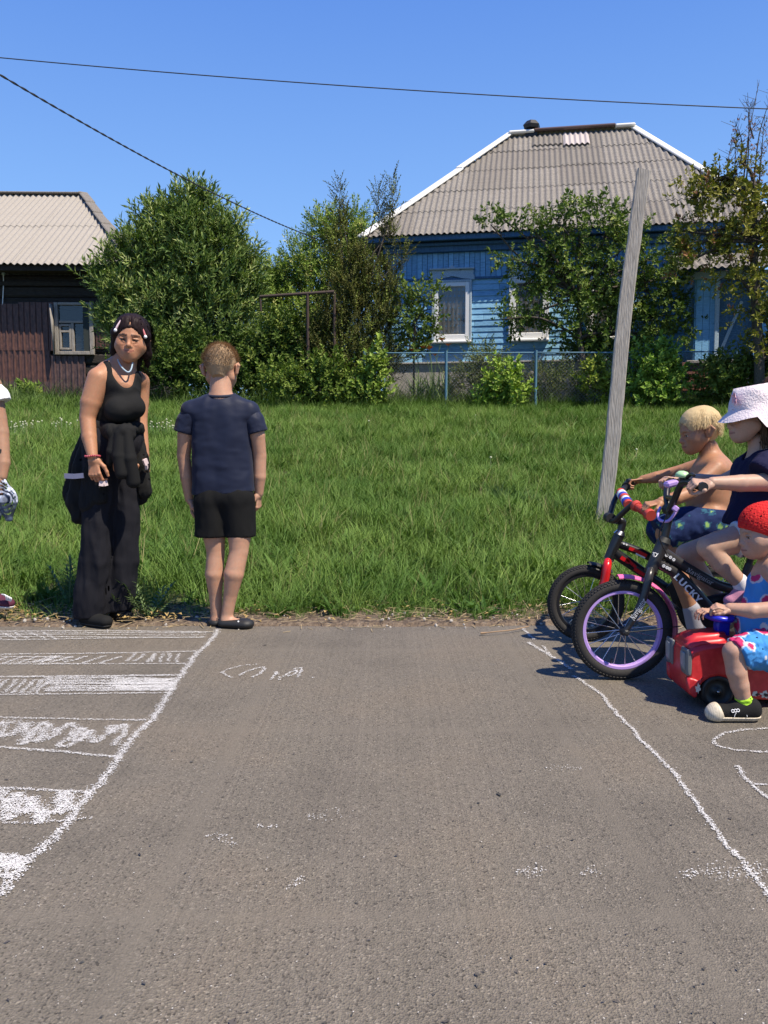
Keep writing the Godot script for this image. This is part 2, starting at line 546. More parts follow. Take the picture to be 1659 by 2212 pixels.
func build_chalk():
	chalk("chalk_line", "thick wavering white chalk line ending the row of hatched chalk bars", [[zl([[942, 92], [905, 150], [845, 200], [805, 260], [770, 310], [720, 380], [690, 440], [655, 490], [600, 535], [555, 590], [515, 640], [470, 710], [410, 780], [355, 845], [310, 900], [265, 970], [190, 1030], [140, 1085], [70, 1160], [0, 1240], [-120, 1370]]), 0.023, 0.8]])
	var g := "chalk bars of a crossing drawn on the road"
	chalk("chalk_bar", "narrow chalk bar of long lines along the grass verge", [[zl([[-220, 100], [0, 102], [480, 100], [925, 106]]), 0.014, 0.8], [zl([[-220, 145], [0, 141], [500, 132], [880, 128]]), 0.014, 0.7]] + rows(-200, 900, 106, 128, 7, 0.012, 0.35) + hatch(0, 250, 106, 138, 5, -60, 0.014, 0.5), g)
	chalk("chalk_bar", "chalk bar filled with slanted hatching, second from the grass verge", [[zl([[-220, 205], [0, 203], [500, 197], [845, 189]]), 0.014, 0.7], [zl([[-220, 247], [0, 245], [500, 244], [805, 243]]), 0.013, 0.6]] + hatch(-40, 180, 208, 242, 5, 90, 0.016, 0.6) + hatch(140, 430, 208, 242, 5, 100, 0.018, 0.65) + hatch(540, 640, 196, 238, 3, 40, 0.016, 0.6) + hatch(650, 765, 196, 240, 4, 12, 0.015, 0.5) + rows(-100, 320, 210, 240, 5, 0.012, 0.35), g)
	chalk("chalk_bar", "chalk bar rubbed almost solid white near the diagonal line", [[zl([[-220, 303], [0, 300], [500, 296], [780, 292]]), 0.02, 0.8], [zl([[-220, 380], [0, 377], [450, 372], [745, 369]]), 0.013, 0.6]] + rows(180, 770, 304, 362, 15, 0.018, 0.42) + rows(470, 750, 310, 352, 12, 0.024, 0.6) + hatch(-60, 160, 306, 372, 7, 60, 0.018, 0.55), g)
	chalk("chalk_bar", "wide chalk bar with loose loops scribbled between thin lines", [[zl([[-200, 470], [0, 475], [350, 484], [645, 487]]), 0.012, 0.6], [zl([[-200, 598], [0, 605], [250, 622], [505, 648]]), 0.014, 0.75],
		[zl([[-60, 520], [20, 500], [0, 560], [60, 545], [110, 500], [120, 560], [95, 595], [150, 540], [190, 495], [215, 520], [150, 580], [240, 540], [250, 520]]), 0.026, 0.5],
		[zl([[150, 585], [230, 560], [300, 500], [330, 515], [290, 580], [255, 590], [270, 605], [320, 590], [345, 530], [365, 520], [345, 580], [390, 530]]), 0.024, 0.55],
		[zl([[390, 530], [400, 585], [440, 570], [470, 530], [490, 510], [480, 545], [540, 505], [535, 545], [490, 598]]), 0.022, 0.6],
		[zl([[0, 500], [100, 495], [200, 520], [100, 540], [0, 560]]), 0.05, 0.18]], g)
	chalk("chalk_bar", "wide chalk bar with heavy zigzag scribble between thin lines", [[zl([[-200, 775], [0, 780], [200, 790], [420, 803]]), 0.012, 0.65], [zl([[-200, 925], [0, 931], [150, 934], [400, 912]]), 0.011, 0.45],
		[zl([[-60, 800], [20, 790], [10, 880], [40, 920], [50, 830], [80, 800], [85, 870], [120, 890], [135, 820], [155, 850], [160, 900], [185, 930], [180, 880]]), 0.03, 0.65],
		[zl([[180, 880], [220, 895], [265, 870], [270, 800], [300, 805], [290, 850], [255, 890], [280, 885], [295, 830], [250, 800]]), 0.028, 0.65],
		[zl([[0, 830], [60, 850], [140, 870], [250, 870]]), 0.07, 0.15]], g)
	chalk("chalk_bar", "short chalk bar rubbed white beside the lower end of the diagonal line", [[zl([[-200, 1070], [0, 1076], [150, 1084]]), 0.016, 0.8]] + rows(-150, 120, 1085, 1120, 6, 0.028, 0.5) + rows(-150, 60, 1130, 1160, 4, 0.026, 0.45), g)
	chalk("chalk_lettering", "faint hand written chalk letters beside the hatched bars", [[zl([[1110, 246], [1040, 252], [985, 268], [960, 280], [975, 292], [1005, 305]]), 0.010, 0.55, .0028], [zl([[1036, 296], [1060, 280], [1100, 264], [1138, 257], [1141, 270], [1122, 288], [1088, 301]]), 0.013, 0.6, .0028], [zl([[1165, 314], [1185, 298], [1195, 278], [1198, 292]]), 0.012, 0.6, .0028], [zl([[1206, 314], [1212, 298]]), 0.010, 0.5, .0028], [zl([[1228, 300], [1250, 284], [1280, 270], [1278, 288], [1240, 298]]), 0.013, 0.55, .0028], [zl([[1262, 268], [1298, 261], [1300, 276], [1288, 303]]), 0.012, 0.6, .0028], [zl([[1340, 300], [1360, 305]]), 0.008, 0.4, .0028]])
	chalk("chalk_line", "wavy white chalk line running out beneath the lilac wheel", [[zr([[600, 90], [622, 112], [648, 138]]), 0.014, 0.8], [zr([[622, 150], [680, 186], [740, 220], [775, 242], [805, 268]]), 0.017, 0.85], [zr([[690, 165], [700, 185], [720, 205]]), 0.012, 0.6], [zr([[822, 295], [870, 330], [940, 375], [970, 420], [1010, 465], [1070, 520], [1110, 575], [1160, 620], [1230, 690], [1290, 765], [1340, 830], [1370, 880], [1430, 960], [1500, 1050], [1560, 1110], [1620, 1190], [1665, 1260], [1800, 1450]]), 0.0135, 0.85]])
	chalk("chalk_loop", "oval chalk loop on the road in front of the small black sneaker", [[zr([[1800, 540], [1659, 524], [1560, 528], [1470, 545], [1425, 575], [1440, 600], [1520, 618], [1659, 626], [1800, 615]]), 0.011, 0.75]])
	chalk("chalk_arrow", "two chalk strokes meeting like a tick below the chalk oval", [[zr([[1525, 685], [1560, 735], [1600, 780], [1659, 826], [1760, 900]]), 0.012, 0.8], [zr([[1600, 766], [1659, 769], [1760, 772]]), 0.010, 0.7]])
	for q in [[zl([[1110, 946], [1200, 950]]), .02, .12], [zl([[900, 980], [1030, 1025]]), .03, .08], [zl([[1270, 1180], [1300, 1195]]), .05, .12], [zl([[1330, 905], [1480, 890]]), .05, .05], [zr([[590, 1120], [690, 1150]]), .05, .10], [zr([[1300, 1140], [1345, 1170]]), .05, .16], [zr([[860, 1140], [930, 1165]]), .06, .07], [zr([[1400, 1165], [1659, 1135]]), .06, .10], [zr([[700, 700], [860, 690]]), .04, .04]]:
		chalk("chalk_smudge", "faint pale chalk smudge on the open asphalt", [[q[0], q[1], q[2], 0.0022]], "faint chalk smudges on the asphalt")
		get_child(get_child_count() - 1).set_meta("kind", "stuff")

	# dark tar spots and pale grit worn out of the surface
	var keep_a := tone_a
	var keep_b := tone_b
	chalk_st = tool()
	chalk_st.set_normal(Vector3.UP)
	tone_a = Color(.05, .045, .04)
	tone_b = Color(.09, .08, .07)
	for i in 220:
		var d := pow(rng.randf(), 1.6) * 3.0 + 1.2
		fleck(Vector3(rng.randf_range(-.55, .55) * d, 0, -d), rng.randf_range(.0025, .0055) * (1.9 if rng.randf() < .06 else 1.0))
	tag(obj("tar_spots", chalk_st.commit(), M.chalk), "small dark pits and tar spots in the asphalt", "tar spots", "", "stuff")
	chalk_st = tool()
	chalk_st.set_normal(Vector3.UP)
	tone_a = Color(.40, .37, .32)
	tone_b = Color(.62, .60, .56)
	for i in 900:
		var d := pow(rng.randf(), 1.6) * 3.0 + 1.2
		fleck(Vector3(rng.randf_range(-.55, .55) * d, 0, -d), rng.randf_range(.0008, .0022))
	tag(obj("pale_grit", chalk_st.commit(), M.chalk), "pale grit and chalk dust sprinkled over the asphalt", "grit", "", "stuff")
	tone_a = keep_a
	tone_b = keep_b

# ------------------------------------------------------------------ grass
func blade(st: SurfaceTool, p: Vector3, dir: float, h: float, lean: float, w: float, seg := 4, tint := 1.0):
	var f := Vector3(cos(dir), 0, sin(dir))
	var s := Vector3(-sin(dir), 0, cos(dir))
	var last := []
	st.set_smooth_group(0)
	for i in seg + 1:
		var t := float(i) / seg
		var c := p + f * (lean * t * t) + Vector3.UP * (h * (t - 0.35 * (lean / h) * t * t))
		var ww := w * (1.0 - pow(t, 2.2)) * 0.5 + 0.0004
		var now := [c - s * ww, c + s * ww]
		if i > 0:
			st.set_color(Color(tint, tint, tint))
			quad(st, last[0], last[1], now[1], now[0])
		last = now

func tuft(sd: int, n: int, hmin: float, hmax: float, spread: float, w: float) -> ArrayMesh:
	var r := RandomNumberGenerator.new()
	r.seed = sd
	var st := tool()
	for i in n:
		var a := r.randf() * TAU
		var q := sqrt(r.randf()) * spread
		var h := r.randf_range(hmin, hmax)
		blade(st, Vector3(cos(a) * q, -0.02, sin(a) * q), r.randf() * TAU, h, h * r.randf_range(0.15, 0.95), w * r.randf_range(0.6, 1.4), 4, r.randf_range(0.75, 1.2))
	return done(st)

func leafy(st: SurfaceTool, p: Vector3, dir: Vector3, nrm: Vector3, l: float, w: float, fold := 0.25, tint := 1.0):
	# one leaf: two folded halves with a bent tip
	var s := dir.cross(nrm).normalized()
	var n := s.cross(dir).normalized()
	st.set_smooth_group(-1)
	st.set_color(Color(tint, tint, tint))
	var m := p + dir * l * 0.5 - n * l * 0.02
	var tip := p + dir * l - n * l * 0.12
	var e1 := p + dir * l * 0.42 + s * w * 0.5 + n * w * fold
	var e2 := p + dir * l * 0.42 - s * w * 0.5 + n * w * fold
	st.add_vertex(p); st.add_vertex(e1); st.add_vertex(m)
	st.add_vertex(e1); st.add_vertex(tip); st.add_vertex(m)
	st.add_vertex(p); st.add_vertex(m); st.add_vertex(e2)
	st.add_vertex(e2); st.add_vertex(m); st.add_vertex(tip)

func grass_field(called: String, label: String, mesh: Mesh, per: Callable, d0: float, d1: float, smin: float, smax: float, tones: Array):
	var xf := []
	var cols := []
	var d := d0
	while d < d1:
		var dd := 0.06 + (d - 4.3) * 0.012
		var half := d * 0.50 + 1.0
		var n := int(per.call(d) * dd * half * 2.0)
		for i in n:
			var z := -(d + rng.randf() * dd)
			var x := rng.randf_range(-half, half)
			if z > edge_z(x) - 0.03 - 0.15 * (0.5 + hump.get_noise_2d(x * 5.0, 9.0)):
				continue
			if -z < 4.95 and x < -0.9 and rng.randf() < 0.55:
				continue
			var y := ground_y(x, z)
			var s := rng.randf_range(smin, smax) * (0.85 + 0.3 * hump.get_noise_2d(x * 2.5 + 40.0, z * 2.5))
			if -z < 4.85:
				s *= 0.35 + 0.65 * clampf((-z - 4.30) / 0.4, 0.0, 1.0)
			var lean := Basis(Vector3(0, 0, 1), rng.randf_range(-0.45, 0.15)) * Basis(Vector3(1, 0, 0), rng.randf_range(-0.15, 0.3))
			xf.append(Transform3D(lean * Basis(Vector3.UP, rng.randf() * TAU).scaled(Vector3(s, s, s)), Vector3(x, y, z)))
			var k := clampf(0.48 + 0.6 * hump.get_noise_2d(x * 1.3, z * 1.3 + 7.0) + 0.4 * hump.get_noise_2d(x * 5.0, z * 5.0) + rng.randfn(0, 0.25), 0.0, 1.0)
			cols.append((tones[0] as Color).lerp(tones[1], k))
		d += dd
	var o := multi(called, mesh, M.blade, xf, cols)
	tag(o, label, "grass", "", "stuff")

func build_grass():
	var tones := [Color(.064, .138, .022), Color(.185, .282, .062)]
	grass_field("tall_grass", "long uncut meadow grass covering the bank behind the road", tuft(1, 26, 0.13, 0.29, 0.075, 0.0042), func(d): return 150.0 if d < 8.0 else 95.0, 4.30, 16.2, 0.65, 1.35, tones)
	grass_field("bent_grass", "broad bent grass blades mixed through the meadow", tuft(2, 18, 0.10, 0.22, 0.09, 0.0065), func(d): return 90.0 if d < 8.0 else 70.0, 4.29, 16.2, 0.7, 1.4, [Color(.070, .142, .022), Color(.205, .292, .064)])
	grass_field("dry_grass", "thin straw coloured stalks standing in the meadow", tuft(3, 7, 0.16, 0.36, 0.05, 0.003), func(d): return 22.0, 4.4, 14.0, 0.6, 1.25, [Color(.20, .21, .07), Color(.34, .29, .14)])
	grass_field("garden_weeds", "rank weeds and tall grass along the wire fence", tuft(8, 22, 0.2, 0.55, 0.12, 0.009), func(d): return 16.0, 14.6, 17.4, 0.7, 1.5, [Color(.05, .095, .018), Color(.13, .19, .05)])
	# low rosettes of broad leaves
	var st := tool()
	var r := RandomNumberGenerator.new()
	r.seed = 12
	for i in 11:
		var a := TAU * i / 11.0 + r.randf_range(-.2, .2)
		var up := r.randf_range(0.3, 1.3)
		var dir := Vector3(cos(a), up, sin(a)).normalized()
		leafy(st, Vector3(cos(a), 0, sin(a)) * 0.01, dir, Vector3.UP, r.randf_range(.09, .16), r.randf_range(.03, .05), .2, r.randf_range(.8, 1.2))
	grass_field("broadleaf_weeds", "low broad leaved weeds growing among the grass", done(st), func(d): return 15.0 if d > 5.5 else 26.0, 4.42, 15.0, 0.6, 1.7, [Color(.05, .12, .02), Color(.12, .21, .04)])
	# clover heads in a band across the left of the meadow
	st = tool()
	lathe(st, at(Vector3(0, .2, 0)), [Vector2(.0, -.012), Vector2(.010, -.008), Vector2(.0125, 0), Vector2(.009, .009), Vector2(0, .013)], 6)
	tube(st, [Vector3(0, 0, 0), Vector3(0, .19, 0)], [.0015], 3, false)
	var xf := []
	var cols := []
	for i in 150:
		var x := rng.randf_range(-6.0, -2.6)
		var z := -rng.randf_range(11.2, 12.0)
		if rng.randf() < 0.12:
			x = rng.randf_range(-6.0, 4.0)
			z = -rng.randf_range(6.0, 13.0)
		xf.append(Transform3D(Basis().scaled(Vector3.ONE * rng.randf_range(.7, 1.05)), Vector3(x, ground_y(x, z) + .02, z)))
		cols.append(Color(.55, .55, .38))
	tag(multi("clover_flowers", done(st), M.blade, xf, cols), "small white clover flowers in a band through the grass", "flowers", "", "stuff")
	# straw, dry leaves and bits along the broken edge of the asphalt
	st = tool()
	for i in 900:
		var x := rng.randf_range(-3.0, 3.2)
		var z := edge_z(x) + rng.randf_range(-0.42, 0.05)
		if rng.randf() < 0.05: z += rng.randf_range(0, .3)
		var a := rng.randf() * TAU
		var l := rng.randf_range(.02, .13)
		var y := maxf(ground_y(x, z), 0.0) + rng.randf_range(.012, .04) if z < edge_z(x) else 0.004
		var d := Vector3(cos(a), rng.randf_range(-.1, .25) if z < edge_z(x) else .02, sin(a)) * l
		bar(st, Vector3(x, y, z), Vector3(x, y, z) + d, .003, .002)
	tag(obj("straw_litter", done(st), M.straw), "dry straw and stalks littering the soil along the road edge", "litter", "", "stuff")
	st = tool()
	for i in 520:
		var x := rng.randf_range(-3.0, 3.2)
		if rng.randf() < 0.6: x = rng.randf_range(-2.6, -1.1)
		var z := edge_z(x) - rng.randf_range(0.0, 0.42)
		var a := rng.randf() * TAU
		leafy(st, Vector3(x, ground_y(x, z) + rng.randf_range(.015, .05), z), Vector3(cos(a), rng.randf_range(-.2, .4), sin(a)).normalized(), Vector3.UP, rng.randf_range(.02, .05), rng.randf_range(.012, .028), .3, rng.randf_range(.6, 1.3))
	var lm := mat(Color(.36, .25, .09), 0.8)
	lm.vertex_color_use_as_albedo = true
	tag(obj("dry_leaves", done(st), lm), "fallen yellow brown leaves on the soil beside the road", "leaves", "", "stuff")
	# stones
	st = tool()
	for i in 160:
		var x := rng.randf_range(-3.0, 3.2)
		var z := edge_z(x) + rng.randf_range(-0.3, 0.12)
		var s := rng.randf_range(.003, .011)
		box(st, Transform3D(Basis.from_euler(Vector3(rng.randf() * 3, rng.randf() * 3, rng.randf() * 3)), Vector3(x, maxf(ground_y(x, z), 0.0) + s * .4 + (0.02 if z < edge_z(x) else 0.0), z)), Vector3(s * 2, s * 1.3, s * 1.6), s * .5)
	tag(obj("gravel", done(st), M.plinth), "small loose stones along the crumbling asphalt edge", "gravel", "", "stuff")
	# green fringe at the soil
	grass_field("verge_grass", "short sparse grass sprouting from the soil at the road edge", tuft(5, 9, 0.04, 0.12, 0.05, 0.004), func(d): return 170.0, 4.34, 4.9, 0.6, 1.3, [Color(.07, .13, .02), Color(.15, .21, .045)])
	# the fallen stick on the asphalt
	var sp := [on_road(1038, 1368, .012), on_road(1075, 1364, .02), on_road(1110, 1360, .016), on_road(1142, 1353, .02)]
	tag(obj("dry_stick", tube_mesh(curve(sp), [.006, .006, .005, .003], 6), mat(Color(.3, .2, .12), .9)), "thin dry brown stick lying on the asphalt edge", "stick")

# ------------------------------------------------------------------ houses
# where the ray through a pixel meets the plane z = lz of a node's own axes
func on_plane(o: Node3D, x: float, y: float, lz: float) -> Vector3:
	var inv := o.transform.affine_inverse()
	var a := inv * EYE
	var b := inv * px(x, y, 10.0)
	return a + (b - a) * ((lz - a.z) / (b.z - a.z))

# one corrugated sheet on a slope: origin o, along the eave u, up the slope v, face n
func roof_sheet(o: Vector3, u: Vector3, v: Vector3, n: Vector3, u0: float, u1: float, v0: float, v1: float, top: Callable, wave: float, amp: float, lift: float) -> ArrayMesh:
	var st := tool()
	st.set_smooth_group(0)
	var du := wave / 6.0
	var k0 := int(round(u0 / du))
	var k1 := int(round(u1 / du))
	var any := false
	for k in range(k0, k1):
		var q := []
		for e in 2:
			var uu := (k + e) * du
			var h := amp * cos(TAU * uu / wave)
			var vt := minf(v1, float(top.call(uu)))
			vt = maxf(vt, v0)
			q.append([o + u * uu + v * v0 + n * (h + lift), o + u * uu + v * vt + n * (h + lift * 0.15), vt > v0 + 0.005, o + u * uu + v * v0 + n * (h + lift - 0.008)])
		if not (q[0][2] or q[1][2]):
			continue
		any = true
		quad(st, q[0][0], q[1][0], q[1][1], q[0][1])
		st.set_smooth_group(1)
		quad(st, q[0][3], q[1][3], q[1][0], q[0][0])
		st.set_smooth_group(0)
	return done(st) if any else null

func slope(house: Node3D, called: String, o: Vector3, u: Vector3, v: Vector3, top: Callable, wide: float, long: float, nrow: int, ncol: int, wave: float, amp: float, mats: Array):
	var n := u.cross(v).normalized()
	var du := wave / 6.0
	for r in nrow:
		for c in ncol:
			var u0 := snappedf(wide * c / ncol, du)
			var u1 := snappedf(wide * (c + 1) / ncol, du)
			var v0 := long * r / nrow + rng.randf_range(-0.03, 0.03) * (1.0 if r else 0.3)
			var v1 := long * (r + 1) / nrow + 0.12
			var m := roof_sheet(o, u, v, n, u0, u1, v0, minf(v1, long), top, wave, amp, 0.014 + rng.randf_range(-0.004, 0.006))
			if m:
				obj(called, m, mats[rng.randi() % mats.size()], house)

func build_blue_house():
	var pl := px(784, 515, 17.6)
	var pr := px(1685, 477, 16.2)
	var h := base("wooden_house", Vector3(pl.x, 0, pl.z), -atan2(pr.z - pl.z, pr.x - pl.x))
	tag(h, "blue wooden house with a grey corrugated hip roof and white window frames", "house")
	var wide := Vector2(pr.x - pl.x, pr.z - pl.z).length()
	var ey := pl.y
	var wz := -0.34                     # the plane of the front wall
	var floor_y := on_plane(h, 950, 786, wz).y
	var gy := 1.6
	var x0 := 0.45
	var x1 := wide - 0.45
	var deep := 8.2
	# core, plinth
	obj("wall_core", box_mesh(Vector3(x1 - x0 - .06, ey - floor_y, deep - 1.06), 0, at(Vector3((x0 + x1) / 2, (ey + floor_y) / 2, wz - .03 - (deep - 1.0) / 2))), M.navy_board, h)
	obj("plinth", box_mesh(Vector3(x1 - x0 + .04, floor_y - gy, deep - .94), 0.01, at(Vector3((x0 + x1) / 2, (floor_y + gy) / 2 - .004, wz - (deep - 1.0) / 2))), M.plinth, h)
	obj("water_board", box_mesh(Vector3(x1 - x0 + .08, .035, .10), 0.005, at(Vector3((x0 + x1) / 2, floor_y + .016, wz + .035))), M.plinth, h)
	# clapboards
	var split_y := on_plane(h, 1060, 600, wz).y
	var nb := 14
	var pitch := (split_y - floor_y - .04) / nb
	for i in nb:
		var y := floor_y + .04 + pitch * (i + 0.5)
		var cuts := [x0 - .02, lerpf(x0, x1, rng.randf_range(.25, .42)), lerpf(x0, x1, rng.randf_range(.55, .75)), x1 + .02]
		for k in 3:
			var l: float = cuts[k + 1] - cuts[k] - .004
			var tilt := Basis(Vector3.RIGHT, -0.13 + rng.randf_range(-.02, .02)) * Basis(Vector3.BACK, rng.randf_range(-.002, .002))
			obj("clapboard", box_mesh(Vector3(l, pitch * 1.06, .018), .003, Transform3D(tilt, Vector3((cuts[k] + cuts[k + 1]) / 2, y, wz + .008 + rng.randf_range(0, .004)))), [M.blue_board, M.blue_board2, M.blue_board3][rng.randi() % 3], h)
	# upright boards above
	var frieze_y := on_plane(h, 1000, 545, wz).y
	var nv := 66
	for i in nv:
		var x := lerpf(x0, x1, (i + .5) / nv)
		obj("upright_board", box_mesh(Vector3((x1 - x0) / nv - .008, frieze_y - split_y, .022), .004, at(Vector3(x, (frieze_y + split_y) / 2, wz + .012 + rng.randf_range(0, .004)))), M.blue_board3 if i % 3 else M.blue_board, h)
	obj("drip_board", box_mesh(Vector3(x1 - x0, .05, .05), .006, at(Vector3((x0 + x1) / 2, split_y, wz + .03))), M.navy_board, h)
	obj("cornice_board", box_mesh(Vector3(x1 - x0 + .1, ey - frieze_y - .06, .12), .01, at(Vector3((x0 + x1) / 2, (ey + frieze_y) / 2 - .03, wz + .06))), M.navy_board, h)
	obj("cornice_moulding", box_mesh(Vector3(x1 - x0 + .12, .07, .20), .02, at(Vector3((x0 + x1) / 2, frieze_y + .15, wz + .10))), M.navy_board, h)
	obj("soffit", box_mesh(Vector3(wide - .1, .03, .40), .005, at(Vector3(wide / 2, ey - .075, -.18))), M.navy_board, h)
	obj("fascia", box_mesh(Vector3(wide - .06, .11, .03), .005, at(Vector3(wide / 2, ey - .05, .0))), M.navy_board, h)
	# corner boards
	for x in [x0 + .05, x1 - .05]:
		obj("corner_board", box_mesh(Vector3(.14, frieze_y - floor_y, .05), .006, at(Vector3(x, (frieze_y + floor_y) / 2, wz + .035))), M.dull_blue, h)
	# windows
	var wn := 0
	for wx in [[933, 1019, 604, 738], [1099, 1187, 596, 734], [1266, 1352, 590, 731]]:
		house_window(h, wx, wz, wn)
		wn += 1
	# roof
	var ridge_z := -deep / 2.0
	var ra := on_plane(h, 1103, 290, ridge_z)
	var rb := on_plane(h, 1367, 282, ridge_z)
	var ry := (ra.y + rb.y) / 2.0
	var o := Vector3(0, ey, 0.08)
	var vv := Vector3(0, ry - ey, ridge_z - .08)
	var long := vv.length()
	var xa := ra.x
	var xb := rb.x
	var mats := [M.slate, M.slate, M.slate2]
	slope(h, "roof_sheet", o, Vector3.RIGHT, vv.normalized(), func(u): return long * minf(1.0, minf(u / xa, (wide - u) / (wide - xb))), wide, long, 5, 8, 0.125, 0.02, mats)
	# the other slopes
	var lv := Vector3(xa, ry - ey, 0)
	slope(h, "roof_sheet", Vector3(0, ey, -deep), Vector3.BACK, lv.normalized(), func(u): return lv.length() * minf(u, deep - u) / (deep / 2.0), deep, lv.length(), 5, 6, 0.125, 0.02, mats)
	var rv := Vector3(xb - wide, ry - ey, 0)
	slope(h, "roof_sheet", Vector3(wide, ey, 0), Vector3.FORWARD, rv.normalized(), func(u): return rv.length() * minf(u, deep - u) / (deep / 2.0), deep, rv.length(), 5, 6, 0.125, 0.02, mats)
	var bv := Vector3(0, ry - ey, deep / 2.0)
	obj("rear_slope", roof_sheet(Vector3(wide, ey, -deep), Vector3.LEFT, bv.normalized(), Vector3.LEFT.cross(bv).normalized(), 0, wide, 0, bv.length(), func(u): return bv.length() * minf(1.0, minf(u / (wide - xb), (wide - u) / xa)), 0.125, 0.02, 0.03), M.slate, h)
	# a paler patch sheet and its darker neighbour under the ridge
	var n := Vector3.RIGHT.cross(vv.normalized())
	var q0 := on_plane(h, 1216, 295, ridge_z + .2).x
	var q1 := on_plane(h, 1262, 295, ridge_z + .2).x
	var pm := roof_sheet(o, (Vector3.RIGHT), vv.normalized(), n, q0, q1 + .1, long - .95, long - .03, func(_u): return 99.0, 0.125, 0.022, 0.06)
	tag(obj("patch_sheet", pm, M.slate_new, h), "paler pinkish new roofing sheet under the ridge")
	var pm2 := roof_sheet(o, Vector3.RIGHT, vv.normalized(), n, q0 - .75, q0 - .02, long - .85, long - .03, func(_u): return 99.0, 0.125, 0.022, 0.05)
	obj("patch_sheet", pm2, M.slate2, h)
	# caps of hips and ridge
	var ca := Vector3(0, ey + .03, .1)
	var cb := Vector3(xa, ry + .05, ridge_z)
	var st := tool()
	bar(st, ca + (cb - ca) * -.01, ca.lerp(cb, .62), .2, .05, n + Vector3.UP, .015)
	obj("hip_cap", done(st), M.cream_metal, h)
	st = tool()
	bar(st, ca.lerp(cb, .61) + Vector3(0, .03, 0), cb + Vector3(0, .03, 0), .19, .05, n + Vector3.UP, .015)
	obj("hip_cap", done(st), M.cream_metal, h)
	st = tool()
	bar(st, Vector3(wide, ey + .03, .1), Vector3(xb, ry + .05, ridge_z), .19, .05, n + Vector3.UP, .015)
	obj("hip_cap", done(st), M.cream_metal, h)
	var r1 := lerpf(xa, xb, .20)
	var r2 := lerpf(xa, xb, .86)
	for s in [[xa - .05, r1, M.cream_metal], [r1 - .03, r2, M.brown_metal], [r2 - .02, xb + .05, M.cream_metal]]:
		st = tool()
		bar(st, Vector3(s[0], ry + .05 + (.02 if s[2] == M.brown_metal else 0.0), ridge_z), Vector3(s[1], ry + .05 + (.02 if s[2] == M.brown_metal else 0.0), ridge_z), .34, .08, Vector3.UP, .03)
		obj("ridge_cap", done(st), s[2], h)
	# the black flue cap
	var fl := on_plane(h, 1148, 284, ridge_z)
	st = tool()
	for dx in [-.13, .13]:
		for dz in [-.1, .1]:
			bar(st, Vector3(fl.x + dx, ry - .1, ridge_z + dz), Vector3(fl.x + dx, ry + .2, ridge_z + dz), .03, .03)
	box(st, at(Vector3(fl.x, ry + .02, ridge_z)), Vector3(.24, .2, .24), .01)
	obj("flue", done(st), M.black_metal, h)
	st = tool()
	lathe(st, Transform3D(Basis(Vector3.UP, .4), Vector3(fl.x, ry + .12, ridge_z)), [Vector2(.001, 0), Vector2(.20, .02), Vector2(.23, .10), Vector2(.13, .21), Vector2(.001, .22)], 6, false)
	obj("flue_cap", done(st), M.black_metal, h)
	build_porch(h, wz, floor_y, gy)

func house_window(h: Node3D, w: Array, wz: float, wn: int):
	var a := on_plane(h, w[0], w[3], wz + .06)
	var b := on_plane(h, w[1], w[2], wz + .06)
	var c := (a + b) / 2
	var ww := b.x - a.x
	var hh := b.y - a.y
	# outer casing of old painted boards
	var st := tool()
	for s in [-1, 1]:
		box(st, at(Vector3(c.x + s * (ww / 2 - .02), c.y, wz + .045)), Vector3(.05, hh, .09), .006)
	box(st, at(Vector3(c.x, b.y - .02, wz + .044)), Vector3(ww - .09, .05, .088), .006)
	var win := obj("window", done(st), M.white_plastic if wn else M.trim, h)
	st = tool()
	var fw := ww - .09
	var y0 := a.y
	var y1 := b.y - .045
	for s in [-1, 1]:
		box(st, at(Vector3(c.x + s * (fw / 2 - .045), (y0 + y1) / 2, wz + .05)), Vector3(.09, y1 - y0, .07), .01)
	box(st, at(Vector3(c.x, y1 - .045, wz + .049)), Vector3(fw - .18, .09, .068), .01)
	box(st, at(Vector3(c.x, y0 + .07, wz + .049)), Vector3(fw - .18, .14, .068), .01)
	obj("frame", done(st), M.white_plastic, win)
	obj("sill", box_mesh(Vector3(ww + .02, .05, .14), .012, at(Vector3(c.x, a.y - .02, wz + .08))), M.white_plastic, win)
	# lace curtain in folds, and the pane
	st = tool()
	st.set_smooth_group(0)
	var gw := fw - .18
	for i in 30:
		var xa := c.x - gw / 2 + gw * i / 30.0
		var xb := c.x - gw / 2 + gw * (i + 1) / 30.0
		var za := wz + .028 + .007 * sin(i * 1.3) + .003 * sin(i * 3.1)
		var zb := wz + .028 + .007 * sin((i + 1) * 1.3) + .003 * sin((i + 1) * 3.1)
		quad(st, Vector3(xa, y0 + .12, za), Vector3(xb, y0 + .12, zb), Vector3(xb, y1 - .08, zb), Vector3(xa, y1 - .08, za))
	obj("curtain", done(st), M.curtain, win)
	obj("pane", box_mesh(Vector3(gw, y1 - y0 - .22, .004), 0, at(Vector3(c.x, (y0 + y1) / 2 + .025, wz + .052))), M.glass, win)
	# carved head board with a peak
	var prof := PackedVector2Array()
	var top := b.y + .36
	var pts := [[-.57, 0.0], [-.57, .10], [-.53, .13], [-.55, .20], [-.50, .23], [-.34, .25], [-.2, .21], [-.1, .27], [0, .33], [.1, .27], [.2, .21], [.34, .25], [.50, .23], [.55, .20], [.53, .13], [.57, .10], [.57, 0.0], [.3, .03], [0, .09], [-.3, .03]]
	for p in pts:
		prof.append(Vector2(c.x + p[0] * ww, b.y + p[1] * 0.95))
	obj("head_board", extrude(prof, wz + .02, wz + .075), M.trim, win)
	obj("head_shelf", box_mesh(Vector3(ww * 1.14, .035, .11), .008, at(Vector3(c.x, b.y + .235, wz + .07))), M.trim, win)

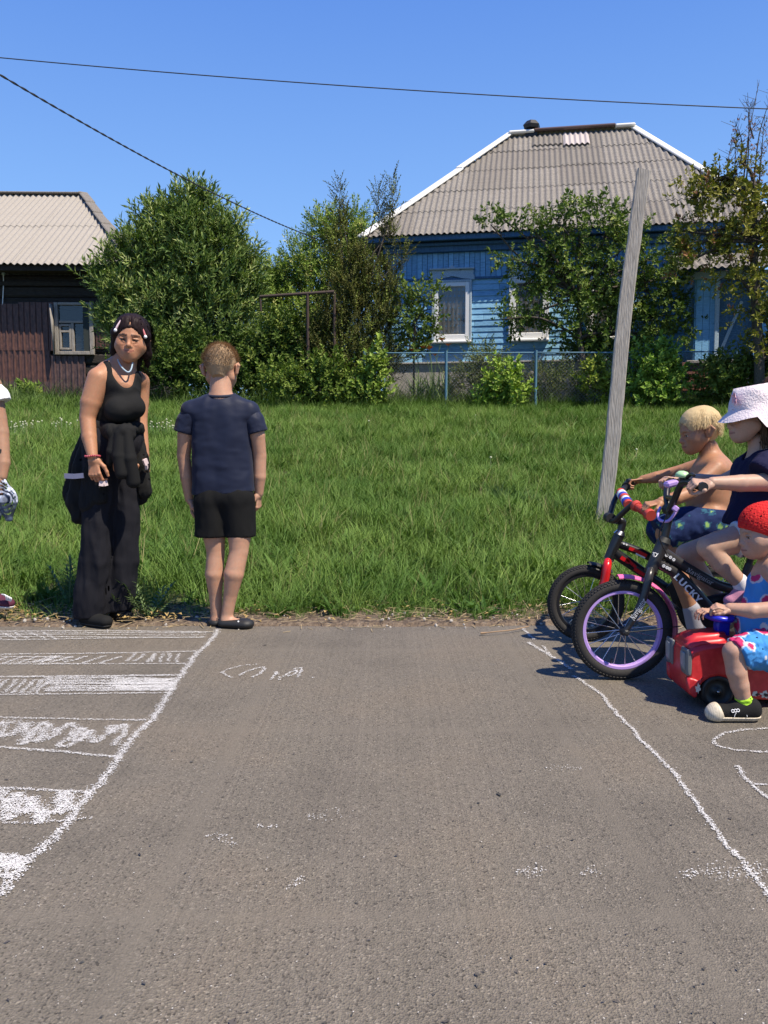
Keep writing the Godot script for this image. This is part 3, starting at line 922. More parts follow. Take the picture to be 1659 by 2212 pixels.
# a flat outline given thickness between two z planes
func extrude(prof: PackedVector2Array, z0: float, z1: float) -> ArrayMesh:
	var st := tool()
	st.set_smooth_group(-1)
	var tri := Geometry2D.triangulate_polygon(prof)
	for k in range(0, tri.size(), 3):
		for e in 3:
			var p := prof[tri[k + e]]
			st.add_vertex(Vector3(p.x, p.y, z1))
		for e in [2, 1, 0]:
			var p := prof[tri[k + e]]
			st.add_vertex(Vector3(p.x, p.y, z0))
	for i in prof.size():
		var p := prof[i]
		var q := prof[(i + 1) % prof.size()]
		quad(st, Vector3(p.x, p.y, z0), Vector3(q.x, q.y, z0), Vector3(q.x, q.y, z1), Vector3(p.x, p.y, z1))
	return done(st)

func build_porch(h: Node3D, wz: float, floor_y: float, gy: float):
	var pz := wz + 1.0
	var a := on_plane(h, 1500, 782, pz)
	var b := on_plane(h, 1720, 600, pz)
	var top := on_plane(h, 1560, 600, pz).y
	# brick base: each brick laid
	var rows_n := 7
	for r in rows_n:
		for k in 11:
			var x := a.x - .1 + .265 * k + (.13 if r % 2 else 0.0)
			obj("brick", box_mesh(Vector3(.25, .068, .12), .006, at(Vector3(x, a.y - .04 - r * .08, pz - .06 + rng.randf_range(-.006, .006)))), M.brick, h)
	obj("porch_floor", box_mesh(Vector3(b.x - a.x + .3, .06, pz - wz + .1), .01, at(Vector3((a.x + b.x) / 2, a.y - .001, (pz + wz) / 2))), M.grey_wood, h)
	# upright panels
	var n := 3
	var panel := on_plane(h, 1545, 780, pz).x
	for i in n:
		var w := (panel - a.x) / n
		obj("porch_board", box_mesh(Vector3(w - .006, top - a.y, .025), .003, at(Vector3(a.x + w * (i + .5), (top + a.y) / 2, pz - .02))), M.blue_board, h)
	var side := 7
	for i in side:
		var w := (pz - wz - .1) / side
		obj("porch_board", box_mesh(Vector3(.025, top - a.y, w - .006), .003, at(Vector3(a.x - .014, (top + a.y) / 2, wz + .08 + w * (i + .5)))), M.blue_board3, h)
	var d0 := panel + .03
	var d1 := on_plane(h, 1630, 780, pz).x
	var door := obj("door", box_mesh(Vector3(d1 - d0, top - a.y - .1, .04), .005, at(Vector3((d0 + d1) / 2, (top + a.y) / 2 - .03, pz - .12))), M.dull_blue, h)
	var st := tool()
	bar(st, Vector3(d0 + .05, a.y + .12, pz - .085), Vector3(d1 - .25, a.y + 1.15, pz - .085), .06, .02, Vector3.BACK, .003)
	obj("brace", done(st), M.trim, door)
	for x in [d0 - .03, d1 + .03]:
		obj("porch_post", box_mesh(Vector3(.08, top - a.y, .08), .008, at(Vector3(x, (top + a.y) / 2, pz))), M.trim, h)
	for i in 5:
		obj("porch_board", box_mesh(Vector3(.17, top - a.y, .025), .003, at(Vector3(d1 + .17 + .175 * i, (top + a.y) / 2, pz - .02))), [M.blue_board, M.blue_board2][i % 2], h)
	obj("porch_beam", box_mesh(Vector3(b.x - a.x + .5, .14, .1), .01, at(Vector3((a.x + b.x) / 2 + .05, top + .05, pz))), M.trim, h)
	# lean-to roof of corrugated sheet
	var o := Vector3(a.x - .45, top + .10, pz + .4)
	var v := Vector3(0, .62, -1.35)
	for c in 3:
		obj("awning_sheet", roof_sheet(o, Vector3.RIGHT, v.normalized(), Vector3.RIGHT.cross(v).normalized(), c * .95, c * .95 + .945, rng.randf_range(-.03, .03), v.length(), func(_u): return 99.0, .135, .02, .02), M.slate, h)

func ribbed(w: float, hgt: float, rib: float, deep: float) -> ArrayMesh:
	# profiled metal sheet in the xy plane, ribs upright
	var st := tool()
	st.set_smooth_group(-1)
	var n := int(round(w / rib))
	var r := w / n
	var prof := []
	for i in n:
		prof.append_array([Vector2(i * r, 0), Vector2(i * r + r * .60, 0), Vector2(i * r + r * .70, deep), Vector2(i * r + r * .88, deep)])
	prof.append(Vector2(w, 0))
	for i in prof.size() - 1:
		var p: Vector2 = prof[i]
		var q: Vector2 = prof[i + 1]
		quad(st, Vector3(p.x, 0, p.y), Vector3(q.x, 0, q.y), Vector3(q.x, hgt, q.y), Vector3(p.x, hgt, p.y))
	return done(st)

func build_dark_house():
	var depth := 19.0
	var corner := px(290, 574, depth)
	var h := base("old_house", Vector3(corner.x, 0, corner.z), deg_to_rad(1.5))
	tag(h, "old blackened log house with rusty metal cladding and a pale corrugated roof", "house")
	var ey := corner.y
	var wz := -.55
	var gy := 1.6
	var wall_r := -.45
	var wall_l := -9.0
	# walls of dark squared logs
	var nlog := 13
	for i in nlog:
		var y0 := lerpf(gy, ey - .1, float(i) / nlog)
		var y1 := lerpf(gy, ey - .1, float(i + 1) / nlog)
		obj("log", box_mesh(Vector3(wall_r - wall_l + rng.randf_range(-.03, .03), y1 - y0 - .012, .3), .04, at(Vector3((wall_l + wall_r) / 2, (y0 + y1) / 2, wz - .15 + rng.randf_range(-.01, .01)))), M.dark_wood, h)
	obj("side_wall", box_mesh(Vector3(.3, ey - gy, 7.0), 0, at(Vector3(wall_r - .17, (ey + gy) / 2 - .02, wz - 3.7))), M.dark_wood, h)
	obj("soffit", box_mesh(Vector3(9.3, .03, .6), 0, at(Vector3(-4.7, ey - .06, -.3))), M.dark_wood, h)
	obj("fascia", box_mesh(Vector3(9.4, .12, .03), .004, at(Vector3(-4.7, ey - .06, -.02))), M.dark_wood, h)
	obj("fascia", box_mesh(Vector3(9.2, .10, .06), .004, at(Vector3(-4.8, ey - .32, wz + .04))), M.dark_wood, h)
	# cladding: rows of metal sheets round the window
	var gl := on_plane(h, 123, 767, wz)
	var gr := on_plane(h, 203, 655, wz)
	var y_top := on_plane(h, 60, 656, wz).y
	var y_mid := on_plane(h, 60, 753, wz).y
	var y_low := on_plane(h, 60, 824, wz).y
	var x_end := on_plane(h, 186, 800, wz).x
	var k := 0
	for r in [[y_mid - .05, y_top, M.rust, gl.x - .02], [y_low - .04, y_mid, M.rust2, x_end], [gy - .1, y_low, M.rust2, x_end]]:
		var x: float = r[3]
		while x > wall_l + .3:
			var w := minf(.84, x - wall_l)
			var y0: float = r[0]
			var y1: float = r[1] + rng.randf_range(-.02, .03)
			if k == 1: y1 = minf(y1, gl.y - .02) if x > gl.x else y1
			obj("metal_sheet", ribbed(w, y1 - y0, .14, .022), r[2] if rng.randf() < .7 else [M.rust, M.rust2][rng.randi() % 2], h).transform = Transform3D(Basis(Vector3.BACK, rng.randf_range(-.004, .004)), Vector3(x - w, y0, wz + .03 + (.012 if k == 0 else 0.0) + rng.randf_range(0, .012)))
			x -= w - .02
		k += 1
	obj("metal_sheet", ribbed(.5, y_top - y_mid, .14, .022), M.rust, h).position = Vector3(gr.x + .03, y_mid, wz + .03)
	# window
	var c := (gl + gr) / 2
	var ww := gr.x - gl.x
	var hh := gr.y - gl.y
	var st := tool()
	for s in [-1, 1]:
		box(st, at(Vector3(c.x + s * (ww / 2 - .045), c.y, wz + .07)), Vector3(.09, hh, .10), .006)
	box(st, at(Vector3(c.x, gr.y - .03, wz + .069)), Vector3(ww - .19, .06, .09), .006)
	box(st, at(Vector3(c.x, gl.y + .04, wz + .069)), Vector3(ww - .19, .08, .10), .006)
	var win := obj("window", done(st), M.grey_wood, h)
	var ix0 := gl.x + .10
	var ix1 := gr.x - .10
	var ty := lerpf(gr.y, gl.y, .37)
	obj("transom", box_mesh(Vector3(ix1 - ix0 - .15, .05, .06), .005, at(Vector3((ix0 + ix1) / 2 - .07, ty, wz + .07))), M.grey_wood, win)
	var mx := lerpf(ix0, ix1, .45)
	obj("mullion", box_mesh(Vector3(.06, ty - gl.y - .1, .055), .005, at(Vector3(mx, (ty + gl.y) / 2 + .02, wz + .068))), M.grey_wood, win)
	st = tool()
	var cy0 := gl.y + .12
	var cy1 := ty - .06
	for x in [ix0 + .03, mx - .06]:
		box(st, at(Vector3(x, (cy0 + cy1) / 2, wz + .075)), Vector3(.045, cy1 - cy0, .05), .004)
	for y in [cy0 + .02, cy1 - .02, lerpf(cy1, cy0, .28)]:
		box(st, at(Vector3((ix0 + mx) / 2 - .015, y, wz + .0745)), Vector3(mx - ix0 - .14, .045, .048), .004)
	obj("casement", done(st), M.grey_wood, win)
	obj("pane", box_mesh(Vector3(ix1 - ix0, gr.y - ty - .09, .004), 0, at(Vector3(c.x, (gr.y + ty) / 2 - .02, wz + .045))), M.glass, win)
	obj("pane", box_mesh(Vector3(mx - ix0, ty - gl.y - .12, .004), 0, at(Vector3((mx + ix0) / 2, (ty + gl.y) / 2 + .02, wz + .045))), M.glass, win)
	obj("pane", box_mesh(Vector3(ix1 - mx - .06, ty - gl.y - .12, .004), 0, at(Vector3((mx + ix1) / 2 + .02, (ty + gl.y) / 2 + .02, wz + .045))), M.glass, win)
	obj("covered_panel", box_mesh(Vector3(.16, hh - .1, .02), .003, at(Vector3(ix1 - .06, c.y, wz + .085))), mat(Color(.022, .03, .027), .8), win)
	# shutter hanging open on the near side, edge on
	st = tool()
	var sx := gl.x - .015
	var sv := [Vector3(sx, gr.y - .05, wz + .12), Vector3(sx - .01, gr.y - .06, wz + .27), Vector3(sx + .07, gl.y - .03, wz + .27), Vector3(sx, gl.y + .03, wz + .12)]
	var t := Vector3(.022, 0, 0)
	quad(st, sv[0], sv[1], sv[2], sv[3])
	quad(st, sv[3] - t, sv[2] - t, sv[1] - t, sv[0] - t)
	for i in 4:
		quad(st, sv[i], sv[i] - t, sv[(i + 1) % 4] - t, sv[(i + 1) % 4])
	obj("shutter", done(st), M.grey_wood, win)
	# insulator and cable by the eave
	var ip := on_plane(h, 10, 590, wz)
	st = tool()
	box(st, at(Vector3(ip.x, ip.y, wz + .06)), Vector3(.07, .13, .07), .015)
	obj("junction_box", done(st), M.trim, h)
	obj("cable", tube_mesh(curve([Vector3(ip.x, ip.y - .06, wz + .07), Vector3(ip.x - .02, ip.y - .3, wz + .04), Vector3(ip.x - .06, ip.y - .75, wz + .04)]), [.012], 5), M.white_plastic, h)
	# roof
	var deep := 7.6
	var rz := -deep / 2
	var rr := on_plane(h, 180, 421, rz)
	var ry := rr.y
	var long_v := Vector3(0, ry - ey, rz - .08)
	var wide := 11.0
	var o := Vector3(-wide, ey, .08)
	var lo := long_v.length()
	slope(h, "roof_sheet", o, Vector3.RIGHT, long_v.normalized(), func(u): return lo * minf(1.0, (wide - u) / -rr.x), wide, lo, 2, 8, .155, .024, [M.slate_pale])
	var rv := Vector3(rr.x, ry - ey, 0)
	slope(h, "roof_sheet", Vector3(0, ey, 0), Vector3.FORWARD, rv.normalized(), func(u): return rv.length() * minf(u, deep - u) / (deep / 2.0), deep, rv.length(), 2, 6, .155, .024, [M.slate, M.slate2])
	var bv := Vector3(0, ry - ey, deep / 2)
	obj("rear_slope", roof_sheet(Vector3(0, ey, -deep), Vector3.LEFT, bv.normalized(), Vector3.LEFT.cross(bv).normalized(), 0, wide, 0, bv.length(), func(u): return bv.length() * minf(1.0, u / -rr.x), .155, .024, .03), M.slate, h)
	# ridge and hip tiles of the same grey sheet
	st = tool()
	bar(st, Vector3(-wide, ry + .02, rz), Vector3(rr.x, ry + .02, rz), .3, .05, Vector3.UP, .02)
	obj("ridge_cap", done(st), M.slate2, h)
	for i in 6:
		var a := Vector3(0, ey + .05, .05).lerp(Vector3(rr.x, ry + .05, rz), i / 6.0)
		var b := Vector3(0, ey + .05, .05).lerp(Vector3(rr.x, ry + .05, rz), (i + 1.06) / 6.0)
		st = tool()
		bar(st, a + Vector3(0, .03, 0), b, .26, .045, Vector3.UP, .02)
		obj("hip_cap", done(st), M.slate2, h)

# ------------------------------------------------------------------ fence, post, wires
func build_fence():
	var f := base("wire_fence")
	tag(f, "low blue pipe fence with rusty chain link in front of the blue house", "fence")
	var tops := []
	for p in [[787, 761], [964, 761], [1158, 760], [1366, 760], [1590, 757], [1830, 754]]:
		var t := px(p[0], p[1], 15.4 - (p[0] - 787) * 0.0006)
		tops.append(t)
		obj("post", tube_mesh([Vector3(t.x, ground_y(t.x, t.z) - .2, t.z), t + Vector3(0, .03, 0)], [.026], 8), M.fence_blue, f)
	for i in tops.size() - 1:
		obj("top_rail", tube_mesh([tops[i] - Vector3(0, .01, .03), tops[i + 1] - Vector3(0, .01, .03)], [.014], 6), M.fence_blue, f)
		# the netting of this bay: two sets of slanted wires
		var st := tool()
		var a: Vector3 = tops[i] - Vector3(0, .03, 0)
		var b: Vector3 = tops[i + 1] - Vector3(0, .03, 0)
		var hgt := .88
		var w := a.distance_to(b)
		var dir := (b - a) / w
		var s := .07
		var k := -hgt
		while k < w:
			for m in [1.0, -1.0]:
				var u0 := maxf(k, 0.0)
				var u1 := minf(k + hgt, w)
				if u1 > u0:
					var ya := (u0 - k) - hgt
					var yb := (u1 - k) - hgt
					if m < 0:
						ya = -(u0 - k)
						yb = -(u1 - k)
					bar(st, a + dir * u0 + Vector3(0, ya, .004 * m), a + dir * u1 + Vector3(0, yb, .004 * m), .0032, .0032)
			k += s
		tag(obj("chain_link", done(st), M.mesh_wire, f), "", "", "", "stuff")

func wavy_wire(a: Vector3, b: Vector3, sag: float, n := 40) -> Array:
	var out := []
	for i in n + 1:
		var t := float(i) / n
		out.append(a.lerp(b, t) - Vector3(0, sag * 4.0 * t * (1.0 - t), 0))
	return out

func build_post_and_wires():
	# leaning weathered plank
	var b0 := px(1291, 1140, 6.5)
	b0.y = ground_y(b0.x, b0.z) - .25
	var b1 := px(1389, 366, 6.8)
	var st := tool()
	st.set_smooth_group(-1)
	var n := 22
	var last := []
	var side := Vector3(1, 0, .18).normalized()
	var face := side.cross((b1 - b0).normalized()).normalized()
	for i in n + 1:
		var t := float(i) / n
		var c := b0.lerp(b1, t) + side * (.012 * sin(t * 7.0) + .006 * hump.get_noise_1d(t * 60.0))
		var w := lerpf(.060, .054, t) + .004 * hump.get_noise_1d(t * 90.0 + 30.0)
		var th := .033
		var top := Vector3(0, -.03, 0) if i == n else Vector3.ZERO
		var ring := [c - side * w + face * th, c - side * (w - .01) + face * (th + .006), c + side * (w - .008) + face * (th + .006) + top, c + side * w + face * th + top, c + side * w - face * th + top, c - side * w - face * th]
		if i > 0:
			for k in 6:
				quad(st, last[k], last[(k + 1) % 6], ring[(k + 1) % 6], ring[k])
		last = ring
	for k in range(1, 5):
		st.add_vertex(last[0]); st.add_vertex(last[k]); st.add_vertex(last[k + 1])
	tag(obj("wooden_post", done(st), M.grey_wood), "tall leaning grey weathered plank standing in the grass", "post")
	# overhead wires
	var w1 := wavy_wire(px(-250, 100, 10.0), px(1950, 246, 9.2), .10)
	tag(obj("overhead_wire", tube_mesh(w1, [.0065], 5), M.wire), "thin overhead wire running straight across the whole sky", "wire")
	# a second line of two twisted strands, down to the blue house
	st = tool()
	var a := px(-120, 90, 9.0)
	var b := px(690, 518, 19.0)
	var mid := wavy_wire(a, b, .16, 220)
	for s in 2:
		var p := []
		for i in mid.size():
			var ang := i * .9 + PI * s
			p.append(mid[i] + Vector3(0, cos(ang), sin(ang)) * .008)
		tube(st, p, [.0075], 5, false)
	tag(obj("service_cable", done(st), M.wire), "twisted black cable slanting down toward the trees by the blue house", "wire")

# ------------------------------------------------------------------ trees and bushes
func sprig(sd: int, n: int, length: float, leaf_l: float, leaf_w: float, open := 0.9, fold := 0.22) -> ArrayMesh:
	var r := RandomNumberGenerator.new()
	r.seed = sd
	var st := tool()
	var bend := Vector3(r.randf_range(-.3, .3), 0, r.randf_range(-.3, .3))
	for i in n:
		var t := (i + 0.6) / n
		var p := Vector3.UP * length * t + bend * length * t * t
		var a := i * 2.4 + r.randf_range(-.4, .4)
		var out := Vector3(cos(a), 0, sin(a))
		var up := lerpf(0.35, 1.5, t) / open
		var dir := (out + Vector3.UP * up + Vector3(0, r.randf_range(-.35, .3), 0)).normalized()
		var nrm := (Vector3.UP - out * 0.4 + Vector3(r.randf_range(-.4, .4), 0, r.randf_range(-.4, .4))).normalized()
		leafy(st, p, dir, nrm, leaf_l * r.randf_range(.7, 1.2), leaf_w * r.randf_range(.75, 1.2), fold, r.randf_range(.8, 1.2))
	leafy(st, Vector3.UP * length + bend * length, (Vector3.UP + bend).normalized(), Vector3(1, .3, 0), leaf_l * .8, leaf_w * .8, fold, 1.1)
	st.set_color(Color(.8, .6, .5))
	tube(st, [Vector3.ZERO, Vector3.UP * length * .5 + bend * length * .25, Vector3.UP * length + bend * length], [.003, .0024, .0012], 3, false)
	return done(st)

var lump := FastNoiseLite.new()

# blobs: [x, y, rx, ry (pixels), dz (metres nearer), weight]
func plant(called: String, label: String, category: String, foot: Vector3, depth: float, blobs: Array, mesh: Mesh, per_m3: float, tones: Array, o: Dictionary = {}) -> Node3D:
	var group: String = o.get("group", "")
	var t := base(called, foot)
	tag(t, label, category, group)
	var xf := []
	var cols := []
	var k: float = depth / FOC
	lump.frequency = 1.0
	var up: float = o.get("up", 0.7)
	var ends := []
	for b in blobs:
		var dz: float = b[4] if b.size() > 4 else 0.0
		var wt: float = b[5] if b.size() > 5 else 1.0
		var c := px(b[0], b[1], depth - dz) - foot
		var fit: float = o.get("fit", 1.0)
		var r := Vector3(b[2] * k, b[3] * k, 0) * fit
		r.z = minf(sqrt(r.x * r.y) * o.get("thick", 0.85), 1.4)
		ends.append([c, (r.x + r.y) * .5])
		var n := int(per_m3 * wt * pow(r.x * r.y * r.z, 0.72) * 3.0)
		for i in n:
			var d := Vector3(rng.randfn(), rng.randfn(), rng.randfn()).normalized()
			var q := pow(rng.randf(), 0.42)
			var nn := lump.get_noise_3d(d.x * 1.7 + b[0], d.y * 1.7, d.z * 1.7 + b[1])
			q *= 1.0 + 0.55 * nn
			# leave hollows so that light and sky come through
			var p := c + Vector3(d.x * r.x, d.y * r.y, d.z * r.z) * q
			if lump.get_noise_3d(p.x * 2.3 + 9.0, p.y * 2.3, p.z * 2.3) < o.get("hollow", -0.22):
				continue
			var dir := (d * 0.8 + Vector3.UP * up + Vector3(rng.randfn(), rng.randfn(), rng.randfn()) * 0.35).normalized()
			var s := rng.randf_range(.55, 1.4)
			xf.append(Transform3D(along(dir) * Basis(Vector3.UP, rng.randf() * TAU).scaled(Vector3(s, s, s)), p))
			var w := clampf(0.5 + 0.5 * lump.get_noise_3d(p.x * 1.1, p.y * 1.1 + 5.0, p.z * 1.1) + rng.randfn(0, .28), 0, 1)
			var col := (tones[0] as Color).lerp(tones[1], w)
			if tones.size() > 2 and rng.randf() < o.get("odd", 0.05):
				col = tones[2]
			cols.append(col)
	# trunk and limbs
	var st := tool()
	var tr: float = o.get("trunk", 0.05)
	var forks: Array = o.get("forks", [])
	var nodes := [Vector3(0, -.15, 0)]
	for f in forks:
		nodes.append(px(f[0], f[1], depth) - foot)
	if forks.is_empty():
		nodes.append(Vector3(0, .3, 0))
	var radii := []
	for i in nodes.size():
		radii.append(tr * (1.0 - .5 * float(i) / maxf(nodes.size() - 1, 1)))
	tube(st, curve(nodes, 5), curve_radii(radii, 5), 7)
	for e in ends:
		var c: Vector3 = e[0]
		var bestn: Vector3 = nodes[1]
		for nd in nodes.slice(1):
			if nd.distance_to(c) < bestn.distance_to(c) or (nd.y < c.y and bestn.y > c.y):
				bestn = nd
		var midp := bestn.lerp(c, .5) + Vector3(rng.randf_range(-.1, .1), rng.randf_range(0, .15), rng.randf_range(-.1, .1)) * bestn.distance_to(c)
		var lr := tr * .42
		tube(st, curve([bestn, midp, c], 4), curve_radii([lr, lr * .7, lr * .35], 4), 5, false)
		for j in int(o.get("twigs", 5)):
			var d := Vector3(rng.randfn(), rng.randfn() * .8 + .5, rng.randfn()).normalized()
			var s0 := midp.lerp(c, rng.randf_range(.3, 1.0))
			tube(st, [s0, s0 + d * e[1] * .5 + Vector3(0, .03, 0), s0 + d * e[1] * rng.randf_range(.8, 1.05)], [lr * .3, lr * .2, .003], 4, false)
	obj("trunk", done(st), o.get("bark", M.bark), t)
	var cr := multi("crown", mesh, M.leaf, xf, cols, t)
	tag(cr, "", "", "", "stuff")
	return t

func curve_radii(r: Array, per: int) -> Array:
	var out := []
	for i in r.size() - 1:
		for k in per:
			out.append(lerpf(r[i], r[i + 1], float(k) / per))
	out.append(r[-1])
	return out

func foot_at(x: float, y: float, depth: float) -> Vector3:
	var p := px(x, y, depth)
	p.y = ground_y(p.x, p.z)
	return p

func build_trees():
	lump.seed = 21
	var lance := sprig(1, 10, .27, .115, .032, .8)
	var lance2 := sprig(2, 9, .20, .085, .03, .9)
	var oval := sprig(3, 8, .17, .075, .050, 1.1, .28)
	var tiny := sprig(4, 14, .25, .042, .020, .9)
	var broad := sprig(5, 8, .17, .085, .055, 1.2, .2)
	var green := [Color(0.092, 0.158, 0.035), Color(0.252, 0.326, 0.098), Color(0.448, 0.504, 0.203)]
	# willow-like bush beside the dark house
	plant("willow_tree", "big bushy willow with narrow silvery leaves beside the dark house", "tree", foot_at(390, 850, 16.6), 16.6, [
		[400, 466, 42, 62], [452, 474, 26, 55], [345, 500, 50, 62], [405, 525, 85, 75], [478, 533, 42, 60], [320, 567, 75, 70], [430, 590, 95, 85], [510, 610, 42, 85], [270, 640, 60, 60], [215, 612, 30, 26], [360, 660, 110, 80], [470, 690, 85, 80], [535, 640, 24, 70], [290, 720, 75, 60], [390, 740, 100, 60], [500, 760, 70, 55], [250, 690, 45, 40], [300, 538, 46, 46], [500, 504, 28, 48], [532, 559, 28, 46], [255, 571, 42, 40], [420, 428, 14, 26], [447, 432, 10, 26], [335, 453, 12, 30]],
		lance, 620.0, green, {"trunk": .09, "up": 1.0, "forks": [[390, 790], [395, 700], [400, 600]], "odd": .14, "hollow": -.24, "fit": .83})
	# pale bush further back
	plant("elm_tree", "pale sunlit leafy tree rising behind the dark spiky shrub", "tree", foot_at(680, 850, 20.5), 20.5, [
		[700, 490, 38, 42], [735, 530, 50, 60], [650, 560, 45, 50], [610, 610, 40, 50], [690, 600, 60, 60], [770, 490, 30, 40], [590, 660, 40, 60], [660, 680, 80, 60], [760, 600, 60, 60], [790, 540, 40, 60], [585, 590, 20, 30]],
		lance2, 520.0, [Color(0.157, 0.243, 0.038), Color(0.333, 0.433, 0.097), Color(0.517, 0.525, 0.206)], {"trunk": .09, "forks": [[680, 780], [690, 650]], "odd": .1})
	plant("distant_tree", "dark green round tree far behind, seen between the willow and the shrubs", "tree", foot_at(560, 850, 30.0), 30.0, [[565, 620, 45, 40], [600, 600, 40, 35], [530, 640, 50, 50], [640, 620, 50, 50], [580, 700, 90, 80]], lance2, 300.0, [Color(0.055, 0.104, 0.020), Color(0.148, 0.208, 0.045)], {"trunk": .12, "forks": [[570, 760]]})
	for q in [[300, 34.0, "dense green trees far behind the dark house and willow"], [620, 36.0, "dense green trees far behind the gap between the houses"]]:
		plant("distant_tree", q[2], "tree", foot_at(q[0], 850, q[1]), q[1], [[q[0] - 90, 760, 80, 60], [q[0], 740, 90, 70], [q[0] + 90, 760, 80, 60], [q[0] - 150, 800, 70, 60], [q[0] + 150, 800, 70, 60], [q[0], 820, 140, 60]], lance2, 260.0, [Color(0.056, 0.105, 0.020), Color(0.146, 0.200, 0.043)], {"trunk": .12, "forks": [[q[0], 800]]})
	# dark shrub with upright rods
	plant("thorn_shrub", "dark brownish shrub of upright spiky rods beside the blue house", "shrub", foot_at(770, 870, 16.0), 16.0, [
		[733, 430, 6, 40], [740, 480, 9, 40], [817, 450, 5, 46], [851, 430, 5, 46], [830, 490, 7, 40], [847, 500, 7, 44], [775, 560, 16, 50], [722, 540, 14, 46], [800, 610, 34, 56], [750, 620, 40, 56], [840, 610, 18, 56], [870, 560, 6, 40], [780, 690, 66, 60], [720, 700, 44, 60], [834, 690, 30, 66], [760, 770, 80, 56], [825, 780, 44, 56], [730, 830, 66, 46], [690, 760, 36, 56]],
		tiny, 1000.0, [Color(0.065, 0.076, 0.022), Color(0.168, 0.173, 0.048), Color(0.224, 0.273, 0.062)], {"trunk": .05, "up": 1.4, "forks": [[770, 800], [775, 680]], "odd": .2, "twigs": 8, "hollow": -.32})
	# low growth at the foot of these
	var bg := "low bushes at the foot of the trees"
	for q in [["bush", "dark low bush under the willow beside the meadow", [[300, 800, 60, 44], [380, 810, 70, 44], [460, 815, 70, 40], [340, 770, 60, 44], [420, 770, 60, 50], [510, 810, 50, 40]], oval, 15.9, 0], ["bush", "dark tangled bush under the rusty pipe frame", [[560, 790, 50, 60], [620, 810, 60, 55], [600, 730, 50, 55], [650, 740, 45, 60], [520, 780, 40, 55], [680, 800, 40, 50]], oval, 16.2, 0], ["bush", "leafy weeds spilling from under the spiky shrub", [[640, 840, 60, 32], [720, 850, 60, 30], [780, 860, 40, 30], [700, 810, 60, 36], [600, 820, 40, 30]], oval, 15.2, 1]]:
		var tn: Array = [Color(0.052, 0.096, 0.018), Color(0.139, 0.200, 0.038), Color(0.240, 0.295, 0.065)] if q[5] == 0 else [Color(0.093, 0.155, 0.026), Color(0.222, 0.295, 0.058)]
		plant(q[0], q[1], "bush", foot_at(q[2][0][0], 860, q[4]), q[4], q[2], q[3], 520.0, tn, {"trunk": .03, "group": bg})
	# apple tree in front of the house
	plant("apple_tree", "dark leafed apple tree standing before the blue house windows", "tree", foot_at(1258, 870, 15.9), 15.9, [
		[1195, 470, 36, 46, .1], [1180, 520, 45, 45], [1140, 485, 36, 22, .2], [1085, 472, 42, 14, .2], [1060, 485, 22, 12, .2], [1245, 455, 40, 36], [1255, 520, 60, 55], [1310, 490, 50, 50], [1325, 470, 25, 30], [1160, 575, 70, 40], [1245, 600, 85, 60], [1330, 580, 70, 70], [1105, 560, 38, 22, .3], [1120, 615, 40, 26], [1180, 650, 70, 50], [1280, 670, 80, 60], [1370, 660, 60, 60], [1085, 690, 30, 20, .3], [1130, 690, 45, 30], [1230, 710, 65, 36], [1330, 720, 70, 40], [1400, 560, 45, 70], [1420, 640, 50, 60], [1440, 720, 50, 50], [1380, 500, 40, 40], [1470, 600, 40, 60], [1465, 680, 40, 60], [1200, 590, 60, 50], [1290, 620, 60, 50], [1350, 630, 60, 50], [1390, 720, 50, 40]],
		oval, 290.0, [Color(0.067, 0.121, 0.025), Color(0.196, 0.268, 0.062), Color(0.358, 0.399, 0.125)], {"trunk": .075, "forks": [[1260, 800], [1252, 730], [1250, 640]], "up": .2, "hollow": -.04, "thick": .7, "twigs": 6})
	plant("apple_tree", "second dark trunk of leaning fruit tree behind the tall plank", "tree", foot_at(1300, 870, 16.4), 16.4, [[1290, 740, 45, 36], [1330, 770, 40, 30], [1250, 760, 36, 30]], oval, 300.0, [Color(0.055, 0.104, 0.020), Color(0.157, 0.225, 0.049)], {"trunk": .10, "forks": [[1292, 800], [1288, 720]]})
	plant("sapling", "slim young fruit tree in front of the first white window", "tree", foot_at(893, 870, 15.8), 15.8, [[905, 640, 24, 40], [880, 690, 26, 50], [925, 665, 20, 36], [900, 740, 26, 40], [945, 620, 14, 16], [870, 640, 18, 30], [935, 720, 12, 22]], oval, 380.0, [Color(0.074, 0.122, 0.023), Color(0.185, 0.251, 0.058)], {"trunk": .028, "forks": [[894, 800], [895, 700]], "thick": .8})
	# yellowing tree at the right
	var pear := plant("maple_tree", "yellowish green tree with bare reddish top twigs beside the porch", "tree", foot_at(1640, 880, 14.2), 14.2, [
		[1500, 385, 34, 24], [1545, 385, 46, 36], [1490, 430, 40, 36], [1560, 440, 70, 50], [1625, 420, 55, 60], [1520, 500, 60, 50], [1600, 520, 70, 60], [1660, 500, 50, 80], [1500, 560, 50, 50], [1580, 590, 50, 45], [1640, 620, 60, 70], [1625, 690, 45, 55], [1660, 740, 50, 60], [1720, 560, 70, 120], [1730, 720, 70, 100], [1600, 350, 16, 30], [1480, 500, 26, 30], [1470, 545, 24, 22]],
		oval, 330.0, [Color(0.130, 0.147, 0.023), Color(0.305, 0.286, 0.058), Color(0.330, 0.165, 0.083)], {"trunk": .10, "forks": [[1640, 780], [1632, 650], [1628, 520], [1630, 400]], "up": .3, "odd": .05, "hollow": -.06, "fit": .9, "thick": .75, "twigs": 7})
	var st := tool()
